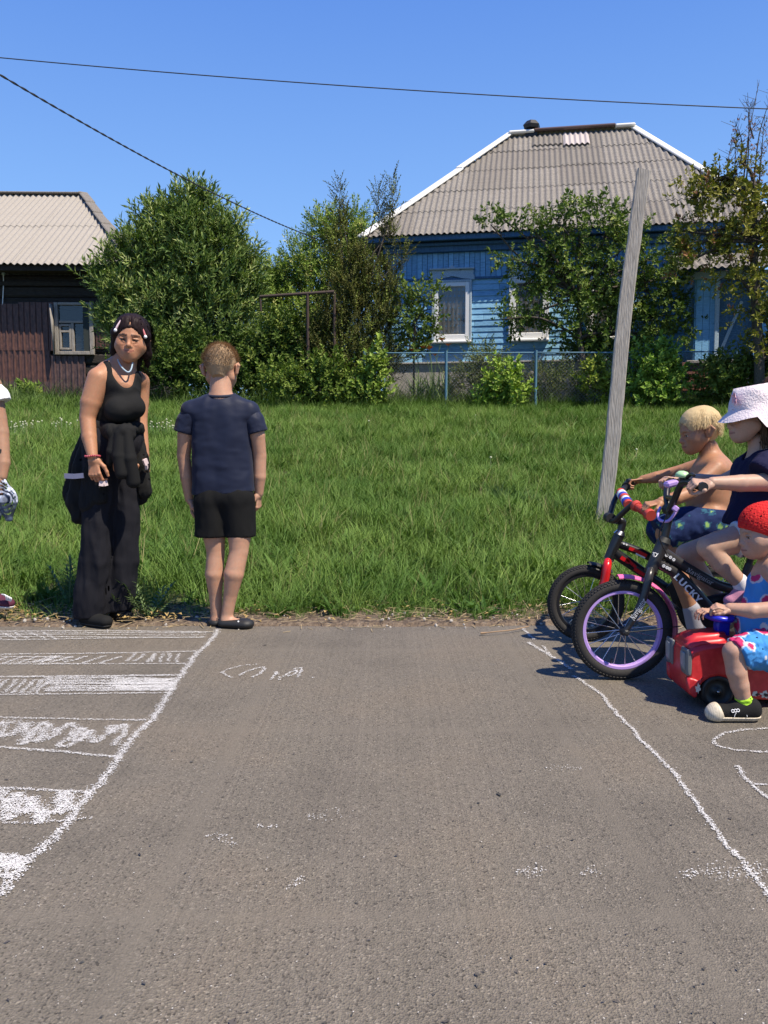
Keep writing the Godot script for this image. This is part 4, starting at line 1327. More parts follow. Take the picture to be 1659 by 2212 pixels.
	for q in [[1605, 400, 1640, 175], [1610, 420, 1615, 200], [1590, 420, 1592, 290], [1630, 380, 1672, 190], [1575, 430, 1582, 300], [1640, 400, 1652, 250], [1600, 350, 1588, 262], [1628, 300, 1622, 220]]:
		var a := px(q[0], q[1], 14.2) - pear.position
		var b := px(q[2], q[3], 14.2 + rng.randf_range(-.3, .3)) - pear.position
		tube(st, curve([a, a.lerp(b, .5) + Vector3(rng.randf_range(-.08, .08), 0, 0), b], 5), curve_radii([.016, .009, .003], 5), 5, false)
		for j in 16:
			var p := a.lerp(b, rng.randf_range(.25, .98))
			var d := Vector3(rng.randfn(), absf(rng.randfn()) + .6, rng.randfn()).normalized() * rng.randf_range(.08, .28)
			tube(st, [p, p + d], [.0045, .0025], 3, false)
	obj("bare_twigs", done(st), M.bark, pear)
	var xf := []
	var cols := []
	for j in 130:
		var s := rng.randf()
		var p := px(lerpf(1575, 1660, rng.randf()), lerpf(400, 255, s), 14.2 + rng.randf_range(-.3, .3)) - pear.position
		xf.append(Transform3D(along(Vector3(rng.randfn(), 1.0, rng.randfn())).scaled(Vector3.ONE * .7), p))
		cols.append([Color(0.264, 0.099, 0.074), Color(0.330, 0.181, 0.083), Color(0.231, 0.198, 0.049)][rng.randi() % 3])
	tag(multi("reddish_leaves", sprig(9, 4, .08, .05, .03), M.leaf, xf, cols, pear), "", "", "", "stuff")
	# garden bushes along the fence
	var bf := "garden bushes along the wire fence"
	var garden := [
		["bright leafy bush growing through the fence at its first post", [[808, 810, 24, 34], [800, 850, 30, 28], [815, 770, 14, 24]], broad, 15.1, [Color(0.130, 0.208, 0.032), Color(0.315, 0.416, 0.077)]],
		["grey green feathery bush behind the wire fence", [[1035, 800, 44, 36], [1010, 830, 44, 30], [1060, 780, 30, 28]], tiny, 15.7, [Color(0.093, 0.130, 0.038), Color(0.222, 0.259, 0.077)]],
		["bright green raspberry bush in front of the fence under the second window", [[1090, 825, 36, 40], [1075, 860, 30, 24], [1110, 855, 28, 26]], broad, 14.8, [Color(0.139, 0.234, 0.032), Color(0.333, 0.450, 0.077)]],
		["dark weedy bush beneath the apple tree", [[1190, 820, 50, 36], [1230, 840, 40, 30], [1160, 840, 30, 26]], tiny, 15.7, [Color(0.055, 0.087, 0.023), Color(0.157, 0.190, 0.051)]],
		["yellow green bush behind the tall plank", [[1285, 820, 30, 40], [1310, 845, 30, 30]], broad, 15.2, [Color(0.166, 0.225, 0.026), Color(0.352, 0.399, 0.065)]],
		["bright dense raspberry bush at the fence beside the brick porch", [[1415, 800, 50, 40], [1400, 845, 50, 36], [1450, 830, 36, 36], [1425, 765, 26, 20]], broad, 14.9, [Color(0.111, 0.208, 0.028), Color(0.277, 0.399, 0.071)]],
		["dark bush at the fence before the porch steps", [[1560, 800, 44, 36], [1600, 830, 50, 40], [1550, 840, 40, 30], [1650, 810, 50, 50], [1700, 830, 50, 50]], oval, 14.6, [Color(0.055, 0.096, 0.020), Color(0.166, 0.216, 0.045)]],
		["small leafy weed clump against the rusty metal cladding", [[55, 850, 24, 12], [30, 856, 16, 8], [82, 855, 14, 8], [60, 840, 10, 8]], broad, 18.2, [Color(0.111, 0.190, 0.032), Color(0.277, 0.363, 0.077)]]]
	for q in garden:
		plant("garden_bush", q[0], "bush", foot_at(q[1][0][0], 860, q[3]), q[3], q[1], q[2], 620.0, q[4], {"trunk": .018, "group": bf, "hollow": -.35})
	# day lilies with orange flowers
	for q in [[905, 770, 3], [935, 775, 4], [960, 780, 2]]:
		var foot := foot_at(q[0], 870, 15.7)
		var l := base("day_lily", foot)
		tag(l, "clump of day lilies with orange flowers behind the fence", "plant", "day lilies below the first window")
		st = tool()
		for i in 46:
			blade(st, Vector3(rng.randf_range(-.12, .12), 0, rng.randf_range(-.12, .12)), rng.randf() * TAU, rng.randf_range(.5, .85), rng.randf_range(.15, .55), .028, 5, rng.randf_range(.8, 1.2))
		var lm := mat(Color(.12, .19, .04), .5)
		lm.vertex_color_use_as_albedo = true
		obj("leaves", done(st), lm, l)
		for i in q[2]:
			var a := rng.randf() * TAU
			var hd := Vector3(cos(a) * rng.randf_range(.05, .25), rng.randf_range(.95, 1.25), sin(a) * .12)
			obj("stem", tube_mesh(curve([Vector3(0, 0, 0), Vector3(hd.x * .3, hd.y * .6, 0), hd], 4), [.005], 4), lm, l)
			st = tool()
			for j in 6:
				var b := TAU * j / 6.0
				leafy(st, hd, Vector3(cos(b), .8, sin(b)).normalized(), Vector3.UP, .10, .05, .15)
			obj("flower", done(st), mat(Color(.72, .16, .03), .6), l)
	# ferny weeds at the feet of the people
	for q in [[318, 1325, 4.36, .26, "ferny green weed at the road edge between the girl and the boy"], [150, 1290, 4.62, .26, "leafy weed in the shade behind the black trousers"], [262, 1330, 4.34, .17, "small ferny weed beside the black shoes"]]:
		var foot := px(q[0], q[1], q[2])
		foot.y = ground_y(foot.x, foot.z)
		var w := base("ragweed", foot)
		tag(w, q[4], "weed", "weeds at the road edge")
		st = tool()
		for s in 9:
			var a := rng.randf() * TAU
			var tip := Vector3(cos(a) * q[3] * rng.randf_range(.3, .8), q[3] * rng.randf_range(.5, 1.0), sin(a) * q[3] * .5)
			for i in 9:
				var p := tip * ((i + 1.0) / 9.0)
				for e in [-1, 1]:
					var d: Vector3 = (tip.normalized() + Vector3(-sin(a), .2, cos(a)) * float(e) * 1.1).normalized()
					leafy(st, p, d, Vector3.UP, .05, .013, .2, rng.randf_range(.8, 1.2))
			leafy(st, tip, tip.normalized(), Vector3.UP, .06, .015, .2)
			tube(st, [Vector3.ZERO, tip], [.003, .0015], 4, false)
		var wm := mat(Color(.085, .14, .035), .6)
		wm.vertex_color_use_as_albedo = true
		tag(obj("leaves", done(st), wm, w), "", "", "", "stuff")
	# rusty pipe frame among the bushes
	var fr := base("pipe_frame")
	tag(fr, "rusty pipe frame standing among the shrubs between the houses", "frame")
	var fp := [px(562, 641, 15.6), px(722, 630, 15.6), px(564, 672, 15.6), px(664, 634, 15.6), px(666, 800, 15.6)]
	obj("crossbar", tube_mesh([fp[0], fp[1]], [.03], 8), M.rust_pipe, fr)
	obj("hanger", tube_mesh([fp[0], fp[2]], [.018], 8), M.rust_pipe, fr)
	obj("upright", tube_mesh([fp[3], Vector3(fp[4].x, ground_y(fp[4].x, fp[4].z) - .1, fp[4].z)], [.03], 8), M.rust_pipe, fr)
	obj("upright", tube_mesh([fp[1], Vector3(fp[1].x, ground_y(fp[1].x, fp[1].z) - .1, fp[1].z)], [.03], 8), M.rust_pipe, fr)

# ------------------------------------------------------------------ rounded bodies from bones
class Flesh:
	# bones joined by a smooth minimum on a grid, meshed as surface nets
	var ops := []
	var cell := 0.01
	func _init(c := 0.01):
		cell = c
	# a tapered capsule; s, q: squash by q along the unit axis s
	func bone(a: Vector3, b: Vector3, ra: float, rb := -1.0, k := 0.02, s := Vector3.ZERO, q := 1.0) -> Flesh:
		ops.append([0, a, b, ra, ra if rb < 0 else rb, k, s, q])
		return self
	func ball(a: Vector3, r: float, k := 0.02, s := Vector3.ZERO, q := 1.0) -> Flesh:
		ops.append([0, a, a + Vector3(0, 0.0001, 0), r, r, k, s, q])
		return self
	func carve(a: Vector3, b: Vector3, ra: float, rb := -1.0, k := 0.01, s := Vector3.ZERO, q := 1.0) -> Flesh:
		ops.append([1, a, b, ra, ra if rb < 0 else rb, k, s, q])
		return self
	# keep what lies below the plane through p with normal n
	func cut(p: Vector3, n: Vector3, k := 0.004) -> Flesh:
		ops.append([2, p, n.normalized(), k])
		return self
	func rough(amp: float, scale: Vector3, sd := 1) -> Flesh:
		ops.append([3, amp, scale, sd])
		return self
	func mesh(out: Dictionary, color: Callable, xf := Transform3D()):
		var lo := Vector3.INF
		var hi := -Vector3.INF
		for o in ops:
			if o[0] == 0:
				var r: float = maxf(o[3], o[4]) + cell * 2.0 + 0.012
				lo = lo.min((o[1] as Vector3).min(o[2]) - Vector3.ONE * r)
				hi = hi.max((o[1] as Vector3).max(o[2]) + Vector3.ONE * r)
		var c := cell
		var nx := int((hi.x - lo.x) / c) + 2
		var ny := int((hi.y - lo.y) / c) + 2
		var nz := int((hi.z - lo.z) / c) + 2
		var d := PackedFloat32Array()
		d.resize(nx * ny * nz)
		d.fill(0.1)
		for o in ops:
			if o[0] <= 1:
				var a: Vector3 = o[1]
				var b: Vector3 = o[2]
				var ra: float = o[3]
				var rd: float = float(o[4]) - ra
				var k: float = o[5]
				var s: Vector3 = o[6]
				var w: float = 1.0 / float(o[7]) - 1.0
				var sub: bool = o[0] == 1
				var ba := b - a
				ba += s * (ba.dot(s) * w)
				var inv := 1.0 / maxf(ba.length_squared(), 1e-9)
				var m := maxf(ra, float(o[4])) + k + c * 2.0
				var p0 := ((a.min(b) - Vector3.ONE * m - lo) / c).floor()
				var p1 := ((a.max(b) + Vector3.ONE * m - lo) / c).ceil()
				var ax := maxi(int(p0.x), 0)
				var bx := mini(int(p1.x), nx - 1)
				for iz in range(maxi(int(p0.z), 0), mini(int(p1.z), nz - 1) + 1):
					for iy in range(maxi(int(p0.y), 0), mini(int(p1.y), ny - 1) + 1):
						var at_i := (iz * ny + iy) * nx + ax
						var p := Vector3(lo.x + ax * c, lo.y + iy * c, lo.z + iz * c) - a
						for ix in range(ax, bx + 1):
							var e := p
							if w != 0.0:
								e += s * (p.dot(s) * w)
							var h := clampf(e.dot(ba) * inv, 0.0, 1.0)
							var f := (e - ba * h).length() - (ra + rd * h)
							var g := d[at_i]
							if sub:
								f = -f
								var t := k - absf(g - f)
								d[at_i] = maxf(g, f) + (t * t / k * 0.25 if t > 0.0 else 0.0)
							elif f < g + k:
								var t := k - absf(g - f)
								d[at_i] = minf(g, f) - (t * t / k * 0.25 if t > 0.0 else 0.0)
							p.x += c
							at_i += 1
			elif o[0] == 2:
				var pp: Vector3 = o[1]
				var n: Vector3 = o[2]
				var k: float = o[3]
				var i := 0
				for iz in nz:
					for iy in ny:
						var f := (Vector3(lo.x, lo.y + iy * c, lo.z + iz * c) - pp).dot(n)
						for ix in nx:
							var g := d[i]
							if f > -0.06:
								var t := k - absf(g - f)
								d[i] = maxf(g, f) + (t * t / k * 0.25 if t > 0.0 else 0.0)
							f += n.x * c
							i += 1
			else:
				var nn := FastNoiseLite.new()
				nn.seed = o[3]
				nn.frequency = 1.0
				nn.fractal_octaves = 2
				var amp: float = o[1]
				var sc: Vector3 = o[2]
				var i := 0
				for iz in nz:
					for iy in ny:
						for ix in nx:
							var g := d[i]
							if g < 0.03 and g > -0.03:
								d[i] = g + amp * nn.get_noise_3d((lo.x + ix * c) * sc.x, (lo.y + iy * c) * sc.y, (lo.z + iz * c) * sc.z)
							i += 1
		# surface nets
		var V: PackedVector3Array = out.get("v", PackedVector3Array())
		var N: PackedVector3Array = out.get("n", PackedVector3Array())
		var C: PackedColorArray = out.get("c", PackedColorArray())
		var I: PackedInt32Array = out.get("i", PackedInt32Array())
		var start := V.size()
		var id := PackedInt32Array()
		id.resize(nx * ny * nz)
		var sx := 1
		var sy := nx
		var sz := nx * ny
		var local := PackedVector3Array()
		for iz in nz - 1:
			for iy in ny - 1:
				var i := iz * sz + iy * sy
				for ix in nx - 1:
					var a0 := d[i]
					var q := 1 if a0 < 0.0 else 0
					if a0 > c * 2.0 or a0 < -c * 2.0:
						i += 1
						continue
					var a1 := d[i + 1]
					var a2 := d[i + sy]
					var a3 := d[i + sy + 1]
					var a4 := d[i + sz]
					var a5 := d[i + sz + 1]
					var a6 := d[i + sz + sy]
					var a7 := d[i + sz + sy + 1]
					if a1 < 0.0: q += 1
					if a2 < 0.0: q += 1
					if a3 < 0.0: q += 1
					if a4 < 0.0: q += 1
					if a5 < 0.0: q += 1
					if a6 < 0.0: q += 1
					if a7 < 0.0: q += 1
					if q > 0 and q < 8:
						var sum := Vector3.ZERO
						var cnt := 0
						if (a0 < 0.0) != (a1 < 0.0): sum += Vector3(a0 / (a0 - a1), 0, 0); cnt += 1
						if (a2 < 0.0) != (a3 < 0.0): sum += Vector3(a2 / (a2 - a3), 1, 0); cnt += 1
						if (a4 < 0.0) != (a5 < 0.0): sum += Vector3(a4 / (a4 - a5), 0, 1); cnt += 1
						if (a6 < 0.0) != (a7 < 0.0): sum += Vector3(a6 / (a6 - a7), 1, 1); cnt += 1
						if (a0 < 0.0) != (a2 < 0.0): sum += Vector3(0, a0 / (a0 - a2), 0); cnt += 1
						if (a1 < 0.0) != (a3 < 0.0): sum += Vector3(1, a1 / (a1 - a3), 0); cnt += 1
						if (a4 < 0.0) != (a6 < 0.0): sum += Vector3(0, a4 / (a4 - a6), 1); cnt += 1
						if (a5 < 0.0) != (a7 < 0.0): sum += Vector3(1, a5 / (a5 - a7), 1); cnt += 1
						if (a0 < 0.0) != (a4 < 0.0): sum += Vector3(0, 0, a0 / (a0 - a4)); cnt += 1
						if (a1 < 0.0) != (a5 < 0.0): sum += Vector3(1, 0, a1 / (a1 - a5)); cnt += 1
						if (a2 < 0.0) != (a6 < 0.0): sum += Vector3(0, 1, a2 / (a2 - a6)); cnt += 1
						if (a3 < 0.0) != (a7 < 0.0): sum += Vector3(1, 1, a3 / (a3 - a7)); cnt += 1
						var p := lo + (Vector3(ix, iy, iz) + sum / cnt) * c
						var gr := Vector3(a1 + a3 + a5 + a7 - a0 - a2 - a4 - a6, a2 + a3 + a6 + a7 - a0 - a1 - a4 - a5, a4 + a5 + a6 + a7 - a0 - a1 - a2 - a3)
						id[i] = V.size() + 1
						local.append(p)
						V.append(xf * p)
						N.append((xf.basis * gr).normalized())
						C.append(color.call(p) if color.is_valid() else Color.WHITE)
					i += 1
		for iz in range(1, nz - 1):
			for iy in range(1, ny - 1):
				var i := iz * sz + iy * sy + 1
				for ix in range(1, nx - 1):
					if id[i] == 0:
						i += 1
						continue
					var neg := d[i] < 0.0
					if neg != (d[i + sx] < 0.0):
						net(I, id, i, sy, sz, neg)
					if neg != (d[i + sy] < 0.0):
						net(I, id, i, sz, sx, neg)
					if neg != (d[i + sz] < 0.0):
						net(I, id, i, sx, sy, neg)
					i += 1
		out.v = V
		out.n = N
		out.c = C
		out.i = I
	func net(I: PackedInt32Array, id: PackedInt32Array, i: int, u: int, v: int, neg: bool):
		var a := id[i] - 1
		var b := id[i - u] - 1
		var c := id[i - u - v] - 1
		var e := id[i - v] - 1
		if b < 0 or c < 0 or e < 0:
			return
		if neg:
			I.append(a); I.append(c); I.append(b); I.append(a); I.append(e); I.append(c)
		else:
			I.append(a); I.append(b); I.append(c); I.append(a); I.append(c); I.append(e)

func flesh_mesh(out: Dictionary) -> ArrayMesh:
	var arr := []
	arr.resize(Mesh.ARRAY_MAX)
	arr[Mesh.ARRAY_VERTEX] = out.v
	arr[Mesh.ARRAY_NORMAL] = out.n
	arr[Mesh.ARRAY_COLOR] = out.c
	arr[Mesh.ARRAY_INDEX] = out.i
	var m := ArrayMesh.new()
	m.add_surface_from_arrays(Mesh.PRIMITIVE_TRIANGLES, arr)
	return m

func solid(called: String, f: Flesh, color, m: Material, parent: Node) -> MeshInstance3D:
	var out := {}
	var col: Callable = color if color is Callable else (func(_p): return color)
	f.mesh(out, col)
	return obj(called, flesh_mesh(out), m, parent)

# five fingers on a palm. w: wrist; d: way the fingers point; n: back of the hand; t: thumb side (+1/-1 along d x n)
func hand(out: Dictionary, w: Vector3, d: Vector3, n: Vector3, t: float, size: float, curl: Array, col: Color, spread := 0.0, thumb_curl := 0.6):
	d = d.normalized()
	n = (n - d * n.dot(d)).normalized()
	var s := d.cross(n).normalized() * t        # towards the thumb
	var u := size                               # hand length
	var f := Flesh.new(0.003 if u > .13 else 0.0026)
	var k := 0.008 * u / .17
	var knuck := w + d * u * .5
	for i in 4:
		var off := (1.5 - i) * .105 * u
		f.bone(w + s * off * .55 + d * u * .05, knuck + s * off - d * absf(1.2 - i) * .02 * u, .052 * u, .054 * u, .014 * u / .17 + .002, n, .72)
	f.bone(w - d * u * .12, w + d * u * .05, .135 * u, .13 * u, .02 * u / .17, n, .78)
	var lens := [.45, .5, .465, .37]
	for i in 4:
		var off := (1.5 - i) * .108 * u
		var p := knuck + s * off - d * absf(1.2 - i) * .02 * u
		var c: float = curl[i] if curl.size() > i else curl[0]
		var dir := (d + s * (1.5 - i) * spread).normalized()
		var r: float = [.05, .05, .048, .042][i] * u
		var ang := 0.0
		for j in 3:
			ang += c * [.75, 1.1, .7][j]
			var v := dir * cos(ang) - n * sin(ang)
			var q: Vector3 = p + v * float(lens[i]) * u * float([.44, .31, .25][j])
			f.bone(p, q, r, r * .9, k * .45)
			r *= .9
			p = q
	# thumb from the side of the palm
	var b := w + d * u * .10 + s * .14 * u - n * .04 * u
	var td := (d * .75 + s * .62 - n * .25 * thumb_curl).normalized()
	var b2 := b + td * u * .24
	f.bone(w + d * u * .08 + s * .06 * u, b, .07 * u, .07 * u, .014)
	f.bone(b, b2, .068 * u, .056 * u, .01)
	var td2 := (td + d * .35 - s * .75 * thumb_curl - n * .5 * thumb_curl).normalized()
	var b3 := b2 + td2 * u * .17
	f.bone(b2, b3, .055 * u, .05 * u, .006)
	f.bone(b3, b3 + (td2 - s * .3 * thumb_curl).normalized() * u * .12, .05 * u, .04 * u, .005)
	var tip := col * Color(1.08, .92, .9)
	f.mesh(out, func(p): return col.lerp(tip, clampf((p - knuck).dot(d) / (u * .3), 0, 1)))

# a head in its own axes: y up, z the way the face looks, origin midway between the ears; s scales it (1 = adult 0.225 m tall)
func head(out: Dictionary, xf: Transform3D, s: float, child: float, col: Color, o: Dictionary = {}):
	var f := Flesh.new(0.0034)
	var X := Vector3.RIGHT
	var full: float = o.get("full", 1.0)       # width of cheeks
	f.ball(Vector3(0, .042, -.012) * s, .088 * s, .03 * s, X, .86)
	f.bone(Vector3(0, .045, -.03) * s, Vector3(0, .048, .012) * s, .083 * s, .076 * s, .03 * s, X, .9)
	f.bone(Vector3(0, -.01, .03) * s, Vector3(0, -.045, .042) * s, .066 * s * full, .052 * s * full, .03 * s, X, .95)
	for e in [-1.0, 1.0]:
		f.ball(Vector3(.04 * e * full, -.022, .056) * s, .027 * s * full, .03 * s)          # cheek
		f.bone(Vector3(.052 * e * full, -.03, .012) * s, Vector3(.018 * e, -.082 + .012 * child, .062) * s, .026 * s, .022 * s, .03 * s)   # jaw
		f.bone(Vector3(.014 * e, .024, .0925) * s, Vector3(.044 * e, .026, .075) * s, .0105 * s, .009 * s, .014 * s)   # brow
	f.ball(Vector3(0, -.088 + .012 * child, .072) * s, .021 * s, .022 * s)                          # chin
	f.bone(Vector3(0, .078, .040) * s, Vector3(0, .045, .058) * s, .04 * s, .032 * s, .03 * s)           # forehead
	for e in [-1.0, 1.0]:
		f.carve(Vector3(.034 * e, .006, .108) * s, Vector3(.032 * e, .006, .098) * s, .019 * s, .0165 * s, .012 * s)
	for e in [-1.0, 1.0]:
		f.ball(Vector3(.033 * e, .005, .079) * s, .0135 * s, .003 * s)                         # eye
		f.bone(Vector3(.022 * e, .0125, .0925) * s, Vector3(.045 * e, .0115, .083) * s, .0045 * s, .004 * s, .005 * s)   # lid
		f.bone(Vector3(.023 * e, -.006, .0905) * s, Vector3(.044 * e, -.005, .082) * s, .004 * s, .0035 * s, .006 * s)
	# nose
	f.bone(Vector3(0, .018, .092) * s, Vector3(0, -.022, .110 - .004 * child) * s, .0085 * s, .0115 * s, .012 * s)
	f.ball(Vector3(0, -.024, .111 - .004 * child) * s, .0105 * s, .008 * s)
	for e in [-1.0, 1.0]:
		f.ball(Vector3(.0115 * e, -.0285, .100) * s, .0082 * s, .006 * s)
	# mouth
	f.ball(Vector3(0, -.054, .081) * s, .025 * s, .018 * s)
	for e in [-1.0, 1.0]:
		f.bone(Vector3(0, -.0485, .1025) * s, Vector3(.025 * e, -.0525 + o.get("smile", 0.0), .091) * s, .0050 * s, .0030 * s, .005 * s)
		f.bone(Vector3(0, -.0595, .1015) * s, Vector3(.022 * e, -.0555 + o.get("smile", 0.0), .091) * s, .0062 * s, .0035 * s, .005 * s)
	# ears
	if not o.get("no_ears", false):
		for e in [-1.0, 1.0]:
			var ex: float = e * o.get("ear_out", 1.0)
			f.bone(Vector3(.080 * ex, .018, -.012) * s, Vector3(.077 * ex, -.014, -.004) * s, .022 * s, .013 * s, .008 * s, X, .42)
			f.bone(Vector3(.085 * ex, .036, -.018) * s, Vector3(.092 * ex, .018, -.030) * s, .0065 * s, .0065 * s, .006 * s)
			f.bone(Vector3(.092 * ex, .018, -.030) * s, Vector3(.082 * ex, -.018, -.012) * s, .0065 * s, .006 * s, .006 * s)
			f.carve(Vector3(.097 * ex, .012, -.010) * s, Vector3(.096 * ex, -.004, -.007) * s, .009 * s, .006 * s, .005 * s)
	var lips: Color = o.get("lips", col.lerp(Color(.36, .10, .09), .4))
	var brow: Color = o.get("brow", Color(.05, .03, .02))
	var iris: Color = o.get("iris", Color(.05, .035, .03))
	var red := col * Color(1.08, .86, .8)
	f.mesh(out, func(p):
		var q: Vector3 = p / s
		var c := col
		var ax := absf(q.x)
		if q.z > .05:
			# flush of the cheeks and nose tip
			var ch := Vector2(ax - .04, q.y + .022).length()
			c = c.lerp(red, .5 * clampf(1.0 - ch / .03, 0, 1))
		var my: float = q.y + .054 - o.get("smile", 0.0) * ax * ax / .0006
		if q.z > .083 and absf(my) < .0115 - ax * .3 and ax < .028 and q.z > .090 - ax * .2:
			c = lips
			if absf(my) < .0018: c = lips * .4
		if q.z > .06 and absf(q.y - .030 + (ax - .03) * (ax - .03) * 3.0) < .0052 and ax > .010 and ax < .054:
			c = c.lerp(brow, o.get("brow_share", .8))
		var ed := Vector2(ax - .033, q.y - .0035)
		if q.z > .07 and absf(ed.x) < .0125 and absf(ed.y) < .0062 * (1.0 - pow(absf(ed.x) / .0135, 2.0)):
			c = iris if absf(ed.x) < o.get("iris_w", .0075) else Color(.44, .41, .39)
		elif q.z > .07 and absf(ed.x) < .0145 and ed.y > 0.001 and ed.y < .0095 - absf(ed.x) * .22:
			c = c.lerp(brow, .75)
		return c, xf)

# strands lying on an egg: u0 root directions
func strands(st: SurfaceTool, xf: Transform3D, mid: Vector3, rad: Vector3, n: int, pick: Callable, flow: Callable, length: Vector2, wide: float, cols: Array, lift := 0.004, seg := 4, seeded := 5):
	var r := RandomNumberGenerator.new()
	r.seed = seeded
	st.set_smooth_group(0)
	var made := 0
	var tries := 0
	while made < n and tries < n * 12:
		tries += 1
		var u := Vector3(r.randfn(), r.randfn(), r.randfn()).normalized()
		if not pick.call(u):
			continue
		made += 1
		var l := r.randf_range(length.x, length.y)
		var p := mid + u * rad
		var col: Color = (cols[0] as Color).lerp(cols[1], clampf(r.randfn(.5, .3), 0, 1))
		st.set_color(col)
		var dir := Vector3.ZERO
		var last := []
		for i in seg + 1:
			var t := float(i) / seg
			var un := ((p - mid) / rad).normalized()
			var nrm := (un / rad).normalized()
			var fl: Vector3 = flow.call(un, t, r)
			dir = (dir * .5 + fl).normalized()
			var side := dir.cross(nrm).normalized()
			var w := wide * (1.0 - t * .85)
			var now := [xf * (p + nrm * lift * (.3 + t) - side * w), xf * (p + nrm * lift * (.3 + t) + side * w)]
			if i > 0:
				quad(st, last[0], last[1], now[1], now[0])
			last = now
			p += dir * (l / seg)
			# keep off the scalp
			var e := (p - mid) / rad
			if e.length() < 1.0:
				p = mid + e.normalized() * rad

# ------------------------------------------------------------------ people
var who: Node3D
var depth_now := 4.0
func J(x: float, y: float, dz := 0.0) -> Vector3:
	return px(x, y, depth_now - dz) - who.position
func Z(x: float, y: float, dz := 0.0) -> Vector3:      # the same, from the crop of the bicycles
	return px(1157.9 + .3593 * x, 812.2 + .3593 * y, depth_now - dz) - who.position

func person(label: String, at_px: Vector2, depth: float) -> Node3D:
	depth_now = depth
	var p := px(at_px.x, at_px.y, depth)
	p.y = maxf(0.0, ground_y(p.x, p.z))
	who = base("person", p)
	tag(who, label, "person")
	return who

func skin_mesh(out: Dictionary) -> ArrayMesh:
	# uneven skin: blotches and freckles of its own
	var n := FastNoiseLite.new()
	n.frequency = 1.0
	n.fractal_octaves = 3
	var V: PackedVector3Array = out.v
	var C: PackedColorArray = out.c
	for i in V.size():
		var a := n.get_noise_3dv(V[i] * 28.0)
		var b := n.get_noise_3dv(V[i] * 150.0 + Vector3(5, 0, 0))
		C[i] = C[i] * Color(1.0 + .10 * a + .10 * b, 1.0 + .02 * a + .12 * b, 1.0 - .02 * a + .12 * b)
	out.c = C
	return flesh_mesh(out)

func limb(f: Flesh, pts: Array, radii: Array, k := 0.02):
	for i in pts.size() - 1:
		f.bone(pts[i], pts[i + 1], radii[i], radii[i + 1], k if i == 0 else .005)

func cloth(called: String, fs: Array, color, parent: Node = null, m: Material = null) -> MeshInstance3D:
	var out := {}
	var col: Callable = color if color is Callable else (func(_p): return color)
	for f in fs:
		f.mesh(out, col)
	return obj(called, flesh_mesh(out), m if m else M.cloth, parent if parent else who)

func look(at_p: Vector3, fwd: Vector3, up := Vector3.UP) -> Transform3D:
	var z := fwd.normalized()
	var x := up.cross(z).normalized()
	return Transform3D(Basis(x, z.cross(x).normalized(), z), at_p)

func shoe(heel: Vector3, toe: Vector3, r: float, upper: Color, sole: Color, name_ := "shoe", high := 0.0) -> MeshInstance3D:
	# upper over a flat sole
	var f := Flesh.new(0.005)
	var d := (toe - heel)
	var flat := Vector3(d.x, 0, d.z).normalized()
	f.bone(heel, toe, r, r * .82, .02, Vector3.UP, .8)
	f.bone(heel + Vector3(0, r * .5, 0), heel.lerp(toe, .35) + Vector3(0, r * .35, 0), r * .85, r * .8, .02)
	if high > 0.0:
		f.bone(heel + flat * r * .3, heel + Vector3(0, high, 0) + flat * r * .3, r * .85, r * .8, .02)
	var low := minf(heel.y, toe.y) - r * .62
	f.cut(Vector3(0, low, 0), Vector3.DOWN)
	var s := Flesh.new(0.005)
	s.bone(heel, toe, r * 1.07, r * .9, .02, Vector3.UP, .9)
	s.cut(Vector3(0, low - .012, 0), Vector3.DOWN)
	s.cut(Vector3(0, low + .012, 0), Vector3.UP)
	var sh := cloth(name_, [f], upper)
	cloth("sole", [s], sole, sh, M.tint)
	return sh

func build_people():
	girl_in_black()
	lap(" girl")
	boy_in_navy()
	lap(" boy")
	boy_on_bike()
	lap(" bike boy")
	girl_on_bike()
	lap(" bike girl")
	toddler()
	lap(" toddler")
	half_seen()

